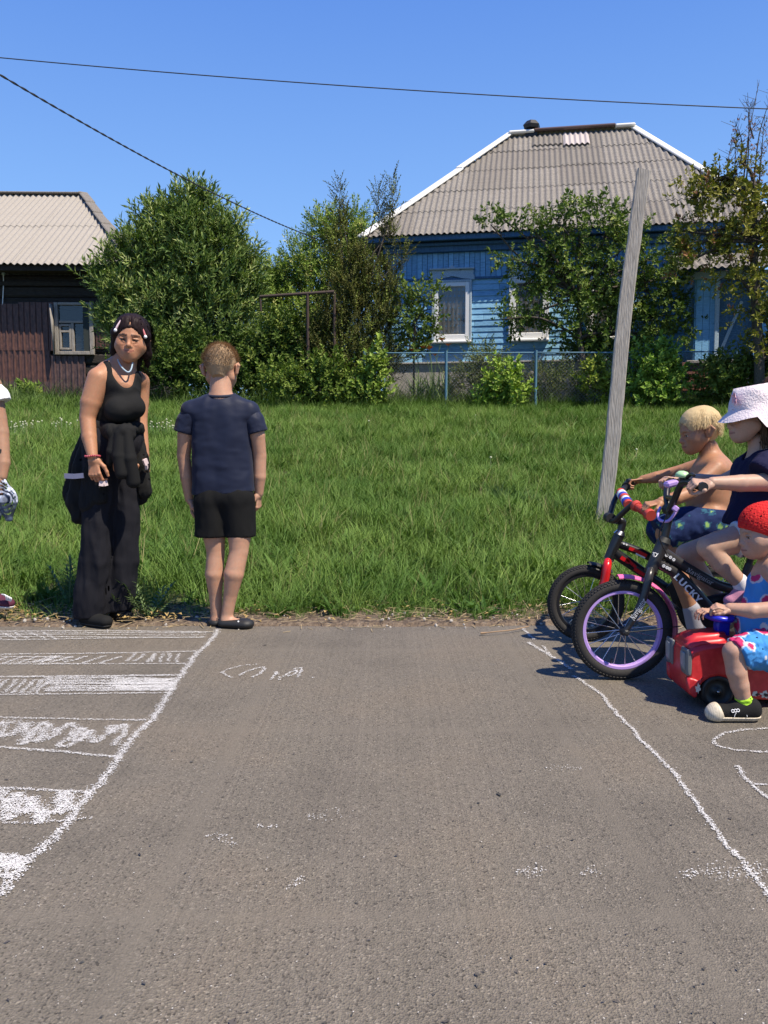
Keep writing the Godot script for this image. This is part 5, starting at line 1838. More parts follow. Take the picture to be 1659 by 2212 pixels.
func girl_in_black():
	var g := person("person in a black tank top with a black jacket tied round the hips", Vector2(225, 1345), 4.28)
	var skin := Color(.40, .195, .108)
	var fb := Vector3(.64, 0, .77)
	var out := {}
	var f := Flesh.new(.009)
	# trunk
	f.bone(J(250, 850), J(252, 925), .115, .10, .04, fb, .78)
	f.bone(J(252, 925), J(248, 985), .115, .14, .04, fb, .8)
	f.bone(J(228, 815, .06), J(292, 822, -.06), .062, .055, .04)
	f.bone(J(262, 800), J(276, 765, .02), .058, .05, .03)
	f.bone(J(236, 798, .04), J(268, 782, .02), .045, .045, .05)
	f.bone(J(266, 835, .06), J(272, 812, .04), .07, .05, .05)
	# arms
	limb(f, [J(213, 818, .10), J(196, 870, .12), J(189, 903, .13), J(193, 945, .16), J(200, 986, .2)], [.058, .052, .040, .038, .026], .02)
	limb(f, [J(303, 824, -.10), J(303, 870, -.10), J(303, 908, -.08), J(312, 985, -.02)], [.05, .045, .037, .026], .02)
	# legs inside the trousers
	limb(f, [J(222, 985, .04), J(210, 1150, .05), J(204, 1325, .02)], [.085, .055, .04])
	limb(f, [J(268, 985, -.04), J(268, 1150, -.02), J(262, 1315, -.06)], [.085, .055, .04])
	f.mesh(out, func(_p): return skin)
	var hx := look(J(283, 739, .045), Vector3(.20, -.06, 1), Vector3(.09, 1, .04))
	head(out, hx, .97, .35, skin, {"full": 1.07, "brow": Color(.02, .012, .01), "iris": Color(.035, .022, .018), "iris_w": .0105, "smile": .005})
	hand(out, J(201, 990, .2), Vector3(.12, -1, .12), Vector3(-.25, .1, 1), -1.0, .172, [.75, .8, .85, .95], skin, 0.0, .5)
	hand(out, J(312, 987, -.02), Vector3(.1, -1, .1), Vector3(.9, 0, .3), 1.0, .165, [.6], skin)
	obj("body", skin_mesh(out), M.skin, g)
	# tank top
	var black := Color(.0125, .0125, .014)
	var t := Flesh.new(.007)
	t.bone(J(254, 858, .0), J(253, 940), .126, .118, .03, fb, .82)
	t.ball(J(286, 880, .07), .066, .045)
	t.ball(J(254, 886, .125), .066, .045)
	t.bone(J(228, 817, .06), J(292, 824, -.06), .072, .064, .04)
	t.bone(J(266, 837, .06), J(272, 815, .04), .078, .06, .05)
	t.bone(J(238, 800, .045), J(264, 790, .02), .050, .046, .04)
	t.rough(.0025, Vector3(9, 14, 9), 3)
	# neckline and armholes
	t.carve(J(266, 770, .03), J(270, 800, .10), .066, .060, .012)
	t.carve(J(270, 800, .10), J(282, 832, .19), .060, .056, .012)
	t.carve(J(202, 806, .11), J(196, 862, .14), .068, .060, .012)
	t.carve(J(318, 815, -.09), J(318, 860, -.07), .062, .054, .012)
	t.cut(J(250, 945), Vector3(0, -1, 0))
	cloth("tank_top", [t], black)
	# trousers, wide and creased
	var navy := Color(.0135, .0138, .017)
	var tr := Flesh.new(.009)
	tr.bone(J(228, 955, .03), J(266, 955, -.03), .125, .12, .05)
	limb(tr, [J(221, 990, .04), J(212, 1120, .06), J(206, 1210, .06), J(196, 1322, .03)], [.106, .078, .080, .092], .03)
	limb(tr, [J(268, 990, -.04), J(270, 1120, -.03), J(267, 1210, -.03), J(257, 1308, -.06)], [.106, .076, .076, .085], .02)
	tr.rough(.014, Vector3(13, 2.6, 13), 7)
	tr.rough(.006, Vector3(9, 7, 9), 27)
	tr.cut(J(230, 1325), Vector3(.1, -1, 0))
	cloth("trousers", [tr], navy)
	# jacket knotted at the waist, its back hanging at the side
	var ja := Flesh.new(.008)
	var ring := [[212, 925, .08], [240, 932, .15], [270, 930, .13], [292, 925, .02], [285, 920, -.12], [235, 918, -.13], [208, 920, -.02]]
	for i in ring.size():
		var a: Array = ring[i]
		var b: Array = ring[(i + 1) % ring.size()]
		ja.bone(J(a[0], a[1], a[2]), J(b[0], b[1], b[2]), .034, .034, .03)
	for q in [[[205, 932, .05], [186, 1010, .06], [166, 1085, .05], .055, .06, .055], [[216, 940, .08], [205, 1020, .10], [196, 1090, .10], .05, .055, .055], [[228, 945, .1], [218, 1010, .12], [214, 1075, .12], .045, .045, .04], [[196, 940, 0], [170, 1010, -.02], [155, 1070, -.02], .05, .05, .045], [[166, 1085, .05], [176, 1115, .05], [186, 1130, .05], .05, .045, .026], [[298, 940, -.02], [306, 1000, 0], [313, 1062, 0], .03, .034, .036], [[290, 950, -.06], [300, 1010, -.06], [306, 1075, -.05], .04, .04, .034], [[200, 950, -.08], [185, 1040, -.1], [180, 1090, -.1], .06, .06, .05]]:
		for i in 2:
			ja.bone(J(q[i][0], q[i][1], q[i][2]), J(q[i + 1][0], q[i + 1][1], q[i + 1][2]), q[3 + i], q[4 + i], .025, Vector3(.3, 0, .95).normalized(), .75)
	ja.rough(.012, Vector3(14, 5, 14), 5)
	ja.rough(.005, Vector3(30, 16, 30), 6)
	# knot and the two sleeves
	ja.ball(J(266, 931, .17), .034, .01)
	limbc(ja, [J(268, 926, .17), J(282, 930, .15), J(284, 940, .15)], .024)
	limb(ja, [J(258, 938, .18), J(257, 985, .19), J(262, 1022, .19)], [.026, .034, .032], .008)
	limb(ja, [J(274, 938, .17), J(280, 990, .18), J(288, 1040, .16)], [.026, .034, .036], .008)
	limb(ja, [J(246, 940, .17), J(240, 975, .18), J(236, 1000, .17)], [.02, .024, .018], .008)
	cloth("tied_jacket", [ja], Color(.0128, .0128, .0132))
	# pale lace tape on the jacket
	var st := tool()
	var tape := [[[141, 1028, .06], [160, 1029, .115], [182, 1027, .14]], [[214, 1044, .2], [224, 1045, .19], [232, 1043, .18]], [[312, 992, .06], [316, 1003, .05], [317, 1012, .04]]]
	for q in tape:
		for i in 2:
			var a := J(q[i][0], q[i][1], q[i][2])
			var b := J(q[i + 1][0], q[i + 1][1], q[i + 1][2])
			bar(st, a, b, .012, .026, Vector3.UP)
	obj("lace_tape", done(st), mat(Color(.62, .50, .50), .9), g)
	shoe(J(190, 1336, .05), J(228, 1342, .12), .046, Color(.014, .013, .012), Color(.012, .012, .012))
	shoe(J(255, 1325, -.06), J(274, 1332, .0), .045, Color(.014, .013, .012), Color(.012, .012, .012))
	# hair: parted in the middle, drawn back, loose behind the shoulders
	var dark := Color(.016, .011, .009)
	var s := .97
	var hf := Flesh.new(.005)
	hf.ball(Vector3(0, .05, -.018) * s, .099 * s, .02, Vector3.RIGHT, .9)
	hf.bone(Vector3(0, .05, -.03) * s, Vector3(0, .055, .014) * s, .093 * s, .087 * s, .02, Vector3.RIGHT, .92)
	for e in [-1.0, 1.0]:
		hf.bone(Vector3(.028 * e, .095, .048) * s, Vector3(.074 * e, .04, .036) * s, .036 * s, .022 * s, .02)
		hf.bone(Vector3(.076 * e, .04, .026) * s, Vector3(.084 * e, -.06, -.02) * s, .024 * s, .024 * s, .02)
		hf.bone(Vector3(.082 * e, -.05, -.03) * s, Vector3(.088 * e, -.115, -.06) * s, .024 * s, .012 * s, .02)
	hf.bone(Vector3(0, .02, -.07) * s, Vector3(0, -.12, -.085) * s, .072 * s, .05 * s, .03)
	hf.carve(Vector3(0, -.07, .115) * s, Vector3(0, .012, .112) * s, .07 * s, .058 * s, .012)
	hf.carve(Vector3(0, .14, .07) * s, Vector3(0, .085, .092) * s, .0035, .0035, .006)
	hf.rough(.004, Vector3(70, 20, 70), 9)
	var ho := {}
	hf.mesh(ho, func(_p): return dark, hx)
	var hair := obj("hair", flesh_mesh(ho), M.hair, g)
	var hs := tool()
	strands(hs, hx, Vector3(0, .05, -.018) * s, Vector3(.094, .104, .104) * s, 2600, func(u): return u.y > -.1 and (u.z < .45 or u.y > .62), func(u, t, r): return Vector3(signf(u.x) * (.9 - absf(u.x)), -.35 - t * .3, -.55) + Vector3(r.randfn(), r.randfn(), r.randfn()) * .07, Vector2(.08, .16), .0014, [Color(.010, .007, .006), Color(.032, .021, .016)], .004, 5)
	strands(hs, hx, Vector3(0, -.03, -.06) * s, Vector3(.095, .12, .07) * s, 150, func(u): return u.y < .3 and u.z < .2, func(_u, _t, r): return Vector3(r.randfn() * .25, -1, -.1 + r.randfn() * .2), Vector2(.06, .16), .0013, [Color(.014, .010, .009), Color(.06, .035, .025)], .01, 5, 8)
	obj("loose_strands", done(hs), M.hair, hair)
	# hair clips
	for e in [[-.066, .062, .067, Color(.75, .55, .58)], [.073, .045, .055, Color(.62, .2, .2)]]:
		var cp := Vector3(e[0], e[1], e[2]) * s
		st = tool()
		tube(st, [hx * (cp + Vector3(signf(e[0]) * -.016, .04, .006)), hx * (cp + Vector3(signf(e[0]) * -.004, .012, .014)), hx * (cp + Vector3(signf(e[0]) * .006, -.012, .010))], [.0035, .0055, .006], 6)
		var clip := obj("hair_clip", done(st), mat(e[3], .4), g)
		st = tool()
		lathe(st, Transform3D(Basis(), hx * (cp + Vector3(signf(e[0]) * .006, -.014, .014))), [Vector2(0, -.009), Vector2(.008, -.005), Vector2(.009, .002), Vector2(.005, .009), Vector2(0, .010)], 8)
		obj("bow", done(st), M.white, clip)
	# necklace and bracelet
	st = tool()
	var nk := curve([J(251, 757, .0), J(254, 775, .07), J(262, 792, .115), J(274, 803, .135), J(281, 802, .13), J(285, 792, .115), J(287, 778, .08), J(287, 765, .03)], 8)
	for p in nk:
		lathe(st, at(p), [Vector2(0, -.0048), Vector2(.0042, -.0024), Vector2(.0042, .0024), Vector2(0, .0048)], 6)
	obj("necklace", done(st), mat(Color(.36, .46, .52), .35), g)
	st = tool()
	var wc := J(200, 985, .2)
	for i in 22:
		var a := TAU * i / 22.0
		lathe(st, at(wc + Vector3(cos(a) * .035, .002 * sin(a * 2.0), sin(a) * .033)), [Vector2(0, -.006), Vector2(.0055, -.003), Vector2(.0055, .003), Vector2(0, .006)], 6)
	obj("bracelet", done(st), mat(Color(.38, .06, .08), .35), g)

func limbc(f: Flesh, pts: Array, r: float):
	for i in pts.size() - 1:
		f.bone(pts[i], pts[i + 1], r, r, .008)

func short_hair(parent: Node, hx: Transform3D, s: float, cols: Array, n: int, pick: Callable, flow: Callable, len: Vector2, thick := .093, carve_face := true):
	var hf := Flesh.new(.004)
	hf.ball(Vector3(0, .047, -.014) * s, thick * s, .02, Vector3.RIGHT, .88)
	hf.bone(Vector3(0, .05, -.03) * s, Vector3(0, .054, .014) * s, (thick - .003) * s, (thick - .009) * s, .02, Vector3.RIGHT, .92)
	hf.bone(Vector3(0, .0, -.050) * s, Vector3(0, -.04, -.040) * s, .052 * s, .034 * s, .02)
	hf.cut(Vector3(0, -.062, 0) * s, Vector3(0, -1, -.15))
	if carve_face:
		hf.carve(Vector3(0, -.07, .11) * s, Vector3(0, .016, .105) * s, .07 * s, .056 * s, .01)
		for e in [-1.0, 1.0]:
			hf.carve(Vector3(.09 * e, -.04, .05) * s, Vector3(.085 * e, .0, .035) * s, .042 * s, .036 * s, .01)
			hf.carve(Vector3(.100 * e, .010, -.012) * s, Vector3(.096 * e, -.05, -.014) * s, .030 * s, .030 * s, .006)
	hf.rough(.0012, Vector3(60, 60, 60), 4)
	var ho := {}
	var nz := FastNoiseLite.new()
	nz.frequency = 40.0
	var c0: Color = cols[0]
	var c1: Color = cols[1]
	hf.mesh(ho, func(p): return c0.lerp(c1, .5 + .15 * nz.get_noise_3dv(p)), hx)
	var hair := obj("hair", flesh_mesh(ho), M.hair, parent)
	var hs := tool()
	strands(hs, hx, Vector3(0, .05, -.014) * s, Vector3(thick * .9, thick * .98, thick * 1.04) * s, n, func(u): return pick.call(u) and not (absf(u.x) > .55 and u.y < .05 and u.z > -.5), flow, len, .0009, cols, .003, 3)
	obj("strands", done(hs), M.hair, hair)

func boy_in_navy():
	var g := person("person seen from behind in a navy T-shirt and black shorts", Vector2(485, 1350), 4.23)
	var skin := Color(.44, .245, .16)
	var back := Vector3(0, 0, 1)
	var out := {}
	var f := Flesh.new(.009)
	f.bone(J(447, 900), J(450, 1060), .070, .072, .03, back, .85)
	f.bone(J(508, 900), J(512, 1060), .070, .072, .03, back, .85)
	f.bone(J(424, 890), J(530, 890), .046, .046, .03)
	f.bone(J(477, 860), J(477, 818, -.02), .060, .054, .03)
	f.bone(J(455, 870), J(500, 870), .038, .038, .03)
	limb(f, [J(411, 890), J(400, 940), J(397, 985, -.02), J(403, 1030, -.03), J(409, 1078, -.05)], [.042, .040, .035, .033, .024], .02)
	limb(f, [J(543, 890), J(556, 940), J(561, 985, -.02), J(561, 1030, -.02), J(559, 1066, -.03)], [.042, .040, .035, .033, .024], .02)
	limb(f, [J(460, 1080), J(463, 1160), J(466, 1195), J(463, 1240, .01), J(466, 1290), J(468, 1334)], [.08, .058, .047, .049, .034, .03], .02)
	limb(f, [J(514, 1080), J(517, 1160, .02), J(516, 1192, .03), J(505, 1240, .05), J(497, 1290, .04), J(490, 1332, .04)], [.08, .060, .049, .052, .035, .031], .02)
	f.bone(J(488, 1344, .05), J(520, 1349, .06), .03, .03, .02)
	f.bone(J(467, 1342, -.0), J(462, 1338, -.14), .03, .028, .02)
	f.mesh(out, func(p): return skin)
	var hx := look(J(477, 803, -.03), Vector3(.05, -.42, -1), Vector3(0, 1, -.42))
	head(out, hx, .98, .6, skin, {"full": 1.05, "ear_out": 1.12})
	hand(out, J(409, 1078, -.05), Vector3(.15, -1, -.15), Vector3(-1, 0, .2), -1.0, .15, [.5, .55, .6, .7], skin)
	hand(out, J(559, 1066, -.03), Vector3(-.05, -1, -.1), Vector3(1, 0, .3), 1.0, .15, [.9, .95, 1.0, 1.1], skin)
	obj("body", skin_mesh(out), M.skin, g)
	# T-shirt
	var blue := Color(.0085, .0125, .032)
	var t := Flesh.new(.008)
	t.bone(J(447, 910), J(450, 1062), .080, .084, .04, back, 1.0)
	t.bone(J(508, 910), J(516, 1062), .080, .086, .04, back, 1.0)
	t.bone(J(477, 900), J(482, 1062), .098, .104, .04, back, .85)
	t.bone(J(416, 890), J(538, 890), .062, .062, .04)
	t.bone(J(450, 872), J(505, 872), .050, .050, .05)
	t.rough(.007, Vector3(8, 3.2, 8), 11)
	t.rough(.004, Vector3(6, 12, 6), 31)
	t.cut(J(480, 1068, .1), Vector3(.06, -1, 0))
	var sl := Flesh.new(.007)
	limb(sl, [J(422, 890), J(407, 910), J(393, 950)], [.062, .060, .058], .03)
	sl.rough(.003, Vector3(20, 20, 20), 2)
	sl.cut(J(395, 935), Vector3(-.28, -1, 0))
	var sr := Flesh.new(.007)
	limb(sr, [J(532, 890), J(547, 910), J(560, 950)], [.062, .060, .058], .03)
	sr.rough(.003, Vector3(20, 20, 20), 3)
	sr.cut(J(557, 935), Vector3(.28, -1, 0))
	var st_m := mat(Color.WHITE, .6, 0, .35)
	st_m.vertex_color_use_as_albedo = true
	st_m.rim_enabled = true
	st_m.rim = .15
	var shirt := cloth("t_shirt", [t, sl, sr], blue, g, st_m)
	var st := tool()
	var ring := []
	for i in 25:
		var a := TAU * i / 24.0
		ring.append(J(477, 855, -.005) + Vector3(cos(a) * .068, .012 * sin(a) * -1.0 + .004, sin(a) * .06))
	tube(st, ring, [.009], 6, false)
	obj("collar", done(st), mat(blue, .8), shirt)
	# hem seam
	# shorts
	var sh := Flesh.new(.008)
	sh.bone(J(460, 1072), J(510, 1072), .094, .094, .04)
	limb(sh, [J(458, 1085), J(455, 1175)], [.094, .082], .02)
	limb(sh, [J(513, 1085), J(519, 1175)], [.094, .082], .02)
	sh.rough(.007, Vector3(11, 5, 11), 5)
	sh.cut(J(487, 1163, .08), Vector3(0, -1, 0))
	cloth("shorts", [sh], Color(.0105, .0105, .011))
	# clogs with vent holes
	for q in [[J(487, 1347, .05), J(530, 1351, .07), 1], [J(467, 1346, -.0), J(461, 1340, -.15), 0]]:
		var cf := Flesh.new(.005)
		cf.bone(q[0] + Vector3(0, .004, 0), q[1] + Vector3(0, .008, 0), .043, .047, .02, Vector3.UP, .62)
		cf.cut(Vector3(0, .001, 0), Vector3.DOWN)
		cf.carve(q[0] + Vector3(0, .055, 0), (q[0] as Vector3).lerp(q[1], .55) + Vector3(0, .062, 0), .043, .036, .008)
		var cl := cloth("clog", [cf], Color(.013, .013, .014), g, M.tint)
		if q[2]:
			st = tool()
			for i in 5:
				var p: Vector3 = (q[0] as Vector3).lerp(q[1], .72 + .09 * i) + Vector3(0, .026 - .004 * i, .036 - .006 * (i % 2))
				lathe(st, Transform3D(along(Vector3(0, .5, 1)), p), [Vector2(.0045, -.004), Vector2(.0045, .003), Vector2(0, .003)], 8, false)
			tag(obj("vent_hole", done(st), M.white, cl), "", "", "", "stuff")
	short_hair(g, hx, .98, [Color(.24, .155, .085), Color(.46, .32, .19)], 5200, func(u): return u.y > -.55 and u.z < .75, func(u, t, r): return u * .55 + Vector3(0, -.25 - t * .5, -.2) + Vector3(r.randfn(), r.randfn(), r.randfn()) * .25, Vector2(.014, .032), .091)

func boy_on_bike():
	var g := person("barefaced blond person without shirt sitting astride the red and black bicycle", Vector2(1530, 1392), 3.86)
	var skin := Color(.37, .182, .098)
	var out := {}
	var f := Flesh.new(.008)
	var zz := Vector3(0, 0, 1)
	f.bone(Z(1055, 600), Z(1035, 700), .098, .092, .05, zz, 1.18)
	f.bone(Z(1035, 700), Z(1035, 830), .09, .098, .05, zz, 1.15)
	f.bone(Z(1085, 555, .1), Z(1045, 530, -.1), .052, .05, .05)
	f.bone(Z(1062, 520), Z(1035, 430), .05, .044, .035)
	f.bone(Z(1110, 590, .05), Z(1110, 590, -.05), .05, .05, .05)
	limb(f, [Z(1082, 560, .14), Z(1000, 630, .17), Z(925, 705, .19), Z(840, 735, .21), Z(752, 756, .225)], [.044, .038, .031, .031, .022], .02)
	limb(f, [Z(1020, 530, -.13), Z(920, 560, -.17), Z(820, 585, -.2), Z(720, 610, -.21), Z(640, 622, -.23)], [.042, .036, .030, .029, .021], .02)
	limb(f, [Z(1050, 870, .08), Z(900, 900, .1), Z(778, 950, .12), Z(830, 1120, .12), Z(900, 1300, .12), Z(945, 1460, .12)], [.08, .06, .045, .042, .038, .028], .02)
	limb(f, [Z(1050, 870, -.08), Z(900, 890, -.1), Z(770, 935, -.12), Z(850, 1120, -.12), Z(930, 1290, -.12)], [.08, .06, .045, .04, .028], .02)
	f.mesh(out, func(_p): return skin)
	var hx := look(Z(985, 345, .0), Vector3(-1, -.2, .06), Vector3(-.14, 1, .02))
	head(out, hx, .88, 1.0, skin, {"full": 1.08, "brow": Color(.35, .22, .11), "brow_share": .35, "ear_out": 1.2})
	hand(out, Z(752, 756, .225), Vector3(-1, -.18, .1), Vector3(-.15, 1, .3), -1.0, .135, [.95, 1.0, 1.05, 1.1], skin, 0.0, 1.0)
	hand(out, Z(640, 622, -.23), Vector3(-1, -.15, -.1), Vector3(.1, 1, -.2), 1.0, .125, [1.15], skin, 0.0, 1.0)
	obj("body", skin_mesh(out), M.skin, g)
	# patterned swim shorts
	var sh := Flesh.new(.006)
	sh.bone(Z(1050, 850, .05), Z(1050, 850, -.05), .108, .108, .04)
	limb(sh, [Z(1050, 880, .08), Z(900, 905, .105), Z(765, 945, .12)], [.105, .09, .083], .03)
	limb(sh, [Z(1050, 880, -.08), Z(900, 900, -.1), Z(760, 930, -.12)], [.105, .09, .08], .03)
	sh.rough(.006, Vector3(14, 16, 16), 4)
	sh.cut(Z(745, 950, .1), Vector3(-.8, -.55, 0))
	sh.cut(Z(1030, 790), Vector3(.1, 1, 0))
	var spot := FastNoiseLite.new()
	spot.noise_type = FastNoiseLite.TYPE_CELLULAR
	spot.cellular_return_type = FastNoiseLite.RETURN_DISTANCE
	spot.fractal_type = FastNoiseLite.FRACTAL_NONE
	spot.frequency = 17.0
	var wig := FastNoiseLite.new()
	wig.frequency = 60.0
	cloth("swim_shorts", [sh], func(p):
		var v := spot.get_noise_3dv(p) + .22 * wig.get_noise_3dv(p)
		return Color(.25, .42, .12) if v < -.80 else (Color(.03, .10, .16) if v < -.66 else Color(.012, .024, .085)))
	# printed boots: near one on the road
	shoe(Z(985, 1555, .12), Z(880, 1580, .14), .04, Color(.17, .16, .18), Color(.05, .05, .05), "shoe", .09)
	shoe(Z(950, 1330, -.12), Z(850, 1370, -.12), .04, Color(.17, .16, .18), Color(.05, .05, .05), "shoe", .07)
	var sk := Flesh.new(.005)
	limb(sk, [Z(935, 1400, .12), Z(958, 1500, .12)], [.04, .042], .02)
	cloth("sock", [sk], Color(.3, .29, .31))
	short_hair(g, hx, .88, [Color(.36, .245, .11), Color(.66, .51, .28)], 5200, func(u): return u.y > -.15 and not (u.z > .62 and u.y < .35) or (u.z < -.5 and u.y > -.55), func(u, t, r): return Vector3(u.x * .3, -.55 - t * .4, .4 if u.z > -.2 else -.12) + u * .06 + Vector3(r.randfn(), r.randfn(), r.randfn()) * .13, Vector2(.022, .042), .096)

func girl_on_bike():
	var g := person("person in a white sun hat and navy top riding the bicycle with the lilac rim", Vector2(1640, 1475), 3.22)
	var skin := Color(.44, .275, .195)
	var out := {}
	var f := Flesh.new(.007)
	var zz := Vector3(0, 0, 1)
	f.bone(Z(1385, 600), Z(1400, 760), .095, .092, .05, zz, 1.15)
	f.bone(Z(1400, 760), Z(1430, 900), .092, .10, .05, zz, 1.15)
	f.bone(Z(1395, 530, .1), Z(1360, 510, -.1), .05, .05, .05)
	f.bone(Z(1365, 520), Z(1340, 400), .05, .042, .035)
	limb(f, [Z(1410, 545, .14), Z(1412, 600, .18), Z(1400, 640, .2), Z(1230, 645, .21), Z(1060, 642, .23)], [.044, .040, .034, .032, .022], .02)
	limb(f, [Z(1330, 520, -.14), Z(1230, 590, -.18), Z(1120, 640, -.2), Z(980, 630, -.2), Z(870, 625, -.2)], [.042, .038, .032, .03, .021], .02)
	limb(f, [Z(1420, 930, .08), Z(1200, 985, .1), Z(1035, 1030, .11), Z(1120, 1130, .12), Z(1230, 1245, .12)], [.075, .054, .043, .039, .028], .02)
	limb(f, [Z(1420, 930, -.08), Z(1100, 1010, -.1), Z(905, 1070, -.11), Z(1000, 1210, -.12), Z(1090, 1330, -.12)], [.075, .054, .043, .039, .028], .02)
	f.mesh(out, func(_p): return skin)
	var hx := look(Z(1302, 262, .0), Vector3(-1, -.06, .02), Vector3(-.05, 1, 0))
	head(out, hx, .87, 1.0, skin, {"full": 1.05, "brow": Color(.06, .035, .02), "brow_share": .5, "no_ears": true})
	hand(out, Z(1060, 642, .23), Vector3(-1, .03, -.05), Vector3(-.1, 1, .45), -1.0, .135, [1.1, 1.15, 1.2, 1.2], skin, 0.0, 1.0)
	hand(out, Z(870, 625, -.2), Vector3(-1, .15, 0), Vector3(0, 1, -.1), 1.0, .13, [1.0], skin, 0.0, 1.0)
	obj("body", skin_mesh(out), M.skin, g)
	# navy tunic
	var navy := Color(.013, .014, .042)
	var t := Flesh.new(.006)
	t.bone(Z(1385, 600), Z(1385, 760), .108, .108, .05, zz, 1.15)
	t.bone(Z(1385, 740), Z(1350, 890), .11, .125, .06, zz, 1.1)
	t.bone(Z(1300, 820), Z(1230, 880), .07, .055, .06)
	t.bone(Z(1395, 545, .1), Z(1360, 525, -.1), .06, .056, .05)
	t.bone(Z(1250, 560, -.06), Z(1270, 640, .0), .04, .04, .06)
	t.rough(.006, Vector3(16, 8, 16), 3)
	t.rough(.002, Vector3(35, 25, 35), 9)
	t.cut(Z(1250, 915), Vector3(-.25, -1, 0))
	t.carve(Z(1340, 445), Z(1325, 480), .052, .05, .012)
	var sl := Flesh.new(.006)
	sl.bone(Z(1400, 545, .13), Z(1372, 590, .18), .062, .066, .03)
	sl.rough(.004, Vector3(30, 30, 30), 5)
	sl.cut(Z(1352, 590, .18), Vector3(-.75, -.66, .1))
	var s2 := Flesh.new(.006)
	s2.bone(Z(1330, 520, -.12), Z(1270, 565, -.16), .058, .06, .03)
	s2.cut(Z(1225, 590, -.16), Vector3(-.8, -.6, -.1))
	cloth("tunic", [t, sl, s2], navy)
	# denim shorts with a pale cuff
	var sh := Flesh.new(.006)
	limb(sh, [Z(1430, 935, .08), Z(1230, 980, .1)], [.09, .07], .03)
	limb(sh, [Z(1430, 935, -.08), Z(1230, 980, -.1)], [.09, .07], .03)
	sh.rough(.006, Vector3(20, 20, 20), 6)
	sh.cut(Z(1195, 985, .1), Vector3(-1, -.12, 0))
	var edge := Z(1195, 985, .1)
	cloth("denim_shorts", [sh], func(p): return Color(.5, .54, .58) if (p - edge).dot(Vector3(-.99, -.12, 0)) > -.012 else Color(.035, .05, .10))
	# socks and shoes
	for q in [[1222, 1232, 1246, 1275, .12], [1085, 1325, 1100, 1370, -.12]]:
		var sk := Flesh.new(.005)
		limb(sk, [Z(q[0], q[1], q[4]), Z(q[2], q[3], q[4])], [.031, .033], .02)
		cloth("sock", [sk], Color(.66, .64, .68))
		shoe(Z(q[2] + 15, q[3] + 40, q[4]), Z(q[2] - 70, q[3] + 75, q[4]), .038, Color(.45, .2, .3), Color(.6, .6, .6))
	# hair under the hat, hanging at the neck
	var dk := Color(.045, .024, .014)
	var s := .87
	var hf := Flesh.new(.005)
	hf.ball(Vector3(0, .045, -.02) * s, .094 * s, .02, Vector3.RIGHT, .9)
	hf.bone(Vector3(.062, .02, -.01) * s, Vector3(.06, -.10, -.035) * s, .03 * s, .018 * s, .02)
	hf.bone(Vector3(-.062, .02, -.01) * s, Vector3(-.06, -.10, -.035) * s, .03 * s, .018 * s, .02)
	hf.bone(Vector3(0, .0, -.07) * s, Vector3(0, -.10, -.08) * s, .06 * s, .045 * s, .03)
	hf.bone(Vector3(0, .15, -.09) * s, Vector3(0, .12, -.12) * s, .042 * s, .04 * s, .03)
	hf.carve(Vector3(0, -.05, .10) * s, Vector3(0, .03, .10) * s, .075 * s, .066 * s, .012)
	hf.rough(.005, Vector3(60, 20, 60), 9)
	var ho := {}
	hf.mesh(ho, func(_p): return dk, hx)
	var hair := obj("hair", flesh_mesh(ho), M.hair, g)
	var hs := tool()
	strands(hs, hx, Vector3(0, -.02, -.03) * s, Vector3(.088, .1, .085) * s, 420, func(u): return u.y < .5 and u.z < .35, func(_u, _t, r): return Vector3(r.randfn() * .15, -1, -.15 + r.randfn() * .2), Vector2(.05, .12), .0014, [Color(.03, .016, .01), Color(.15, .085, .045)], .008, 4)
	obj("strands", done(hs), M.hair, hair)
	# sun hat: tall crown and a drooping brim
	var st := tool()
	st.set_smooth_group(0)
	var seg := 36
	var prof := [[.0, .130, 0], [.04, .142, 0], [.072, .143, 0], [.091, .115, 0], [.101, .08, 0], [.108, .048, 0], [.113, .042, 1], [.138, .028, 1], [.162, .012, 1]]
	var hat_xf := hx * Transform3D(Basis(Vector3.RIGHT, .12), Vector3(0, .012, -.012) * s)
	for i in prof.size() - 1:
		for k in seg:
			var p := []
			for q in [[0, 0], [0, 1], [1, 1], [1, 0]]:
				var pr: Array = prof[i + q[0]]
				var a: float = TAU * (k + q[1]) / seg
				var fz := cos(a)
				var r: float = pr[0] * s * (1.0 + .04 * sin(a * 5.0 + float(pr[1]) * 60.0) * float(i > 0))
				var droop := 0.0
				if pr[2] > 0:
					# front short and level, sides and back long and low
					r = float(pr[0]) * (1.0 if fz > .2 else 1.06) * s
					droop = (float(pr[0]) - .108) * (1.35 if fz < .3 else .2) * (1.0 + .35 * sin(a * 4.0)) * s
				p.append(hat_xf * Vector3(sin(a) * r * .9, float(pr[1]) * s - droop, fz * r))
			quad(st, p[0], p[1], p[2], p[3])
	var hm := rough_mat([[0.0, Color(.50, .27, .33)], [0.32, Color(.60, .50, .52)], [0.5, Color(.66, .60, .61)], [1.0, Color(.70, .66, .66)]], 0.06, Vector3(6, 6, 6), .9, .4, .03)
	var hat := obj("sun_hat", done(st), hm, g)
	st = tool()
	for i in 7:
		var a := TAU * i / 7.0
		var c := hat_xf * (Vector3(.055, .10, .098) * s)
		leafy(st, c, (hat_xf.basis * Vector3(cos(a) * .6, sin(a), .35)).normalized(), hat_xf.basis.z, .03, .022, .3)
	obj("flower", done(st), mat(Color(.66, .38, .46), .7), hat)

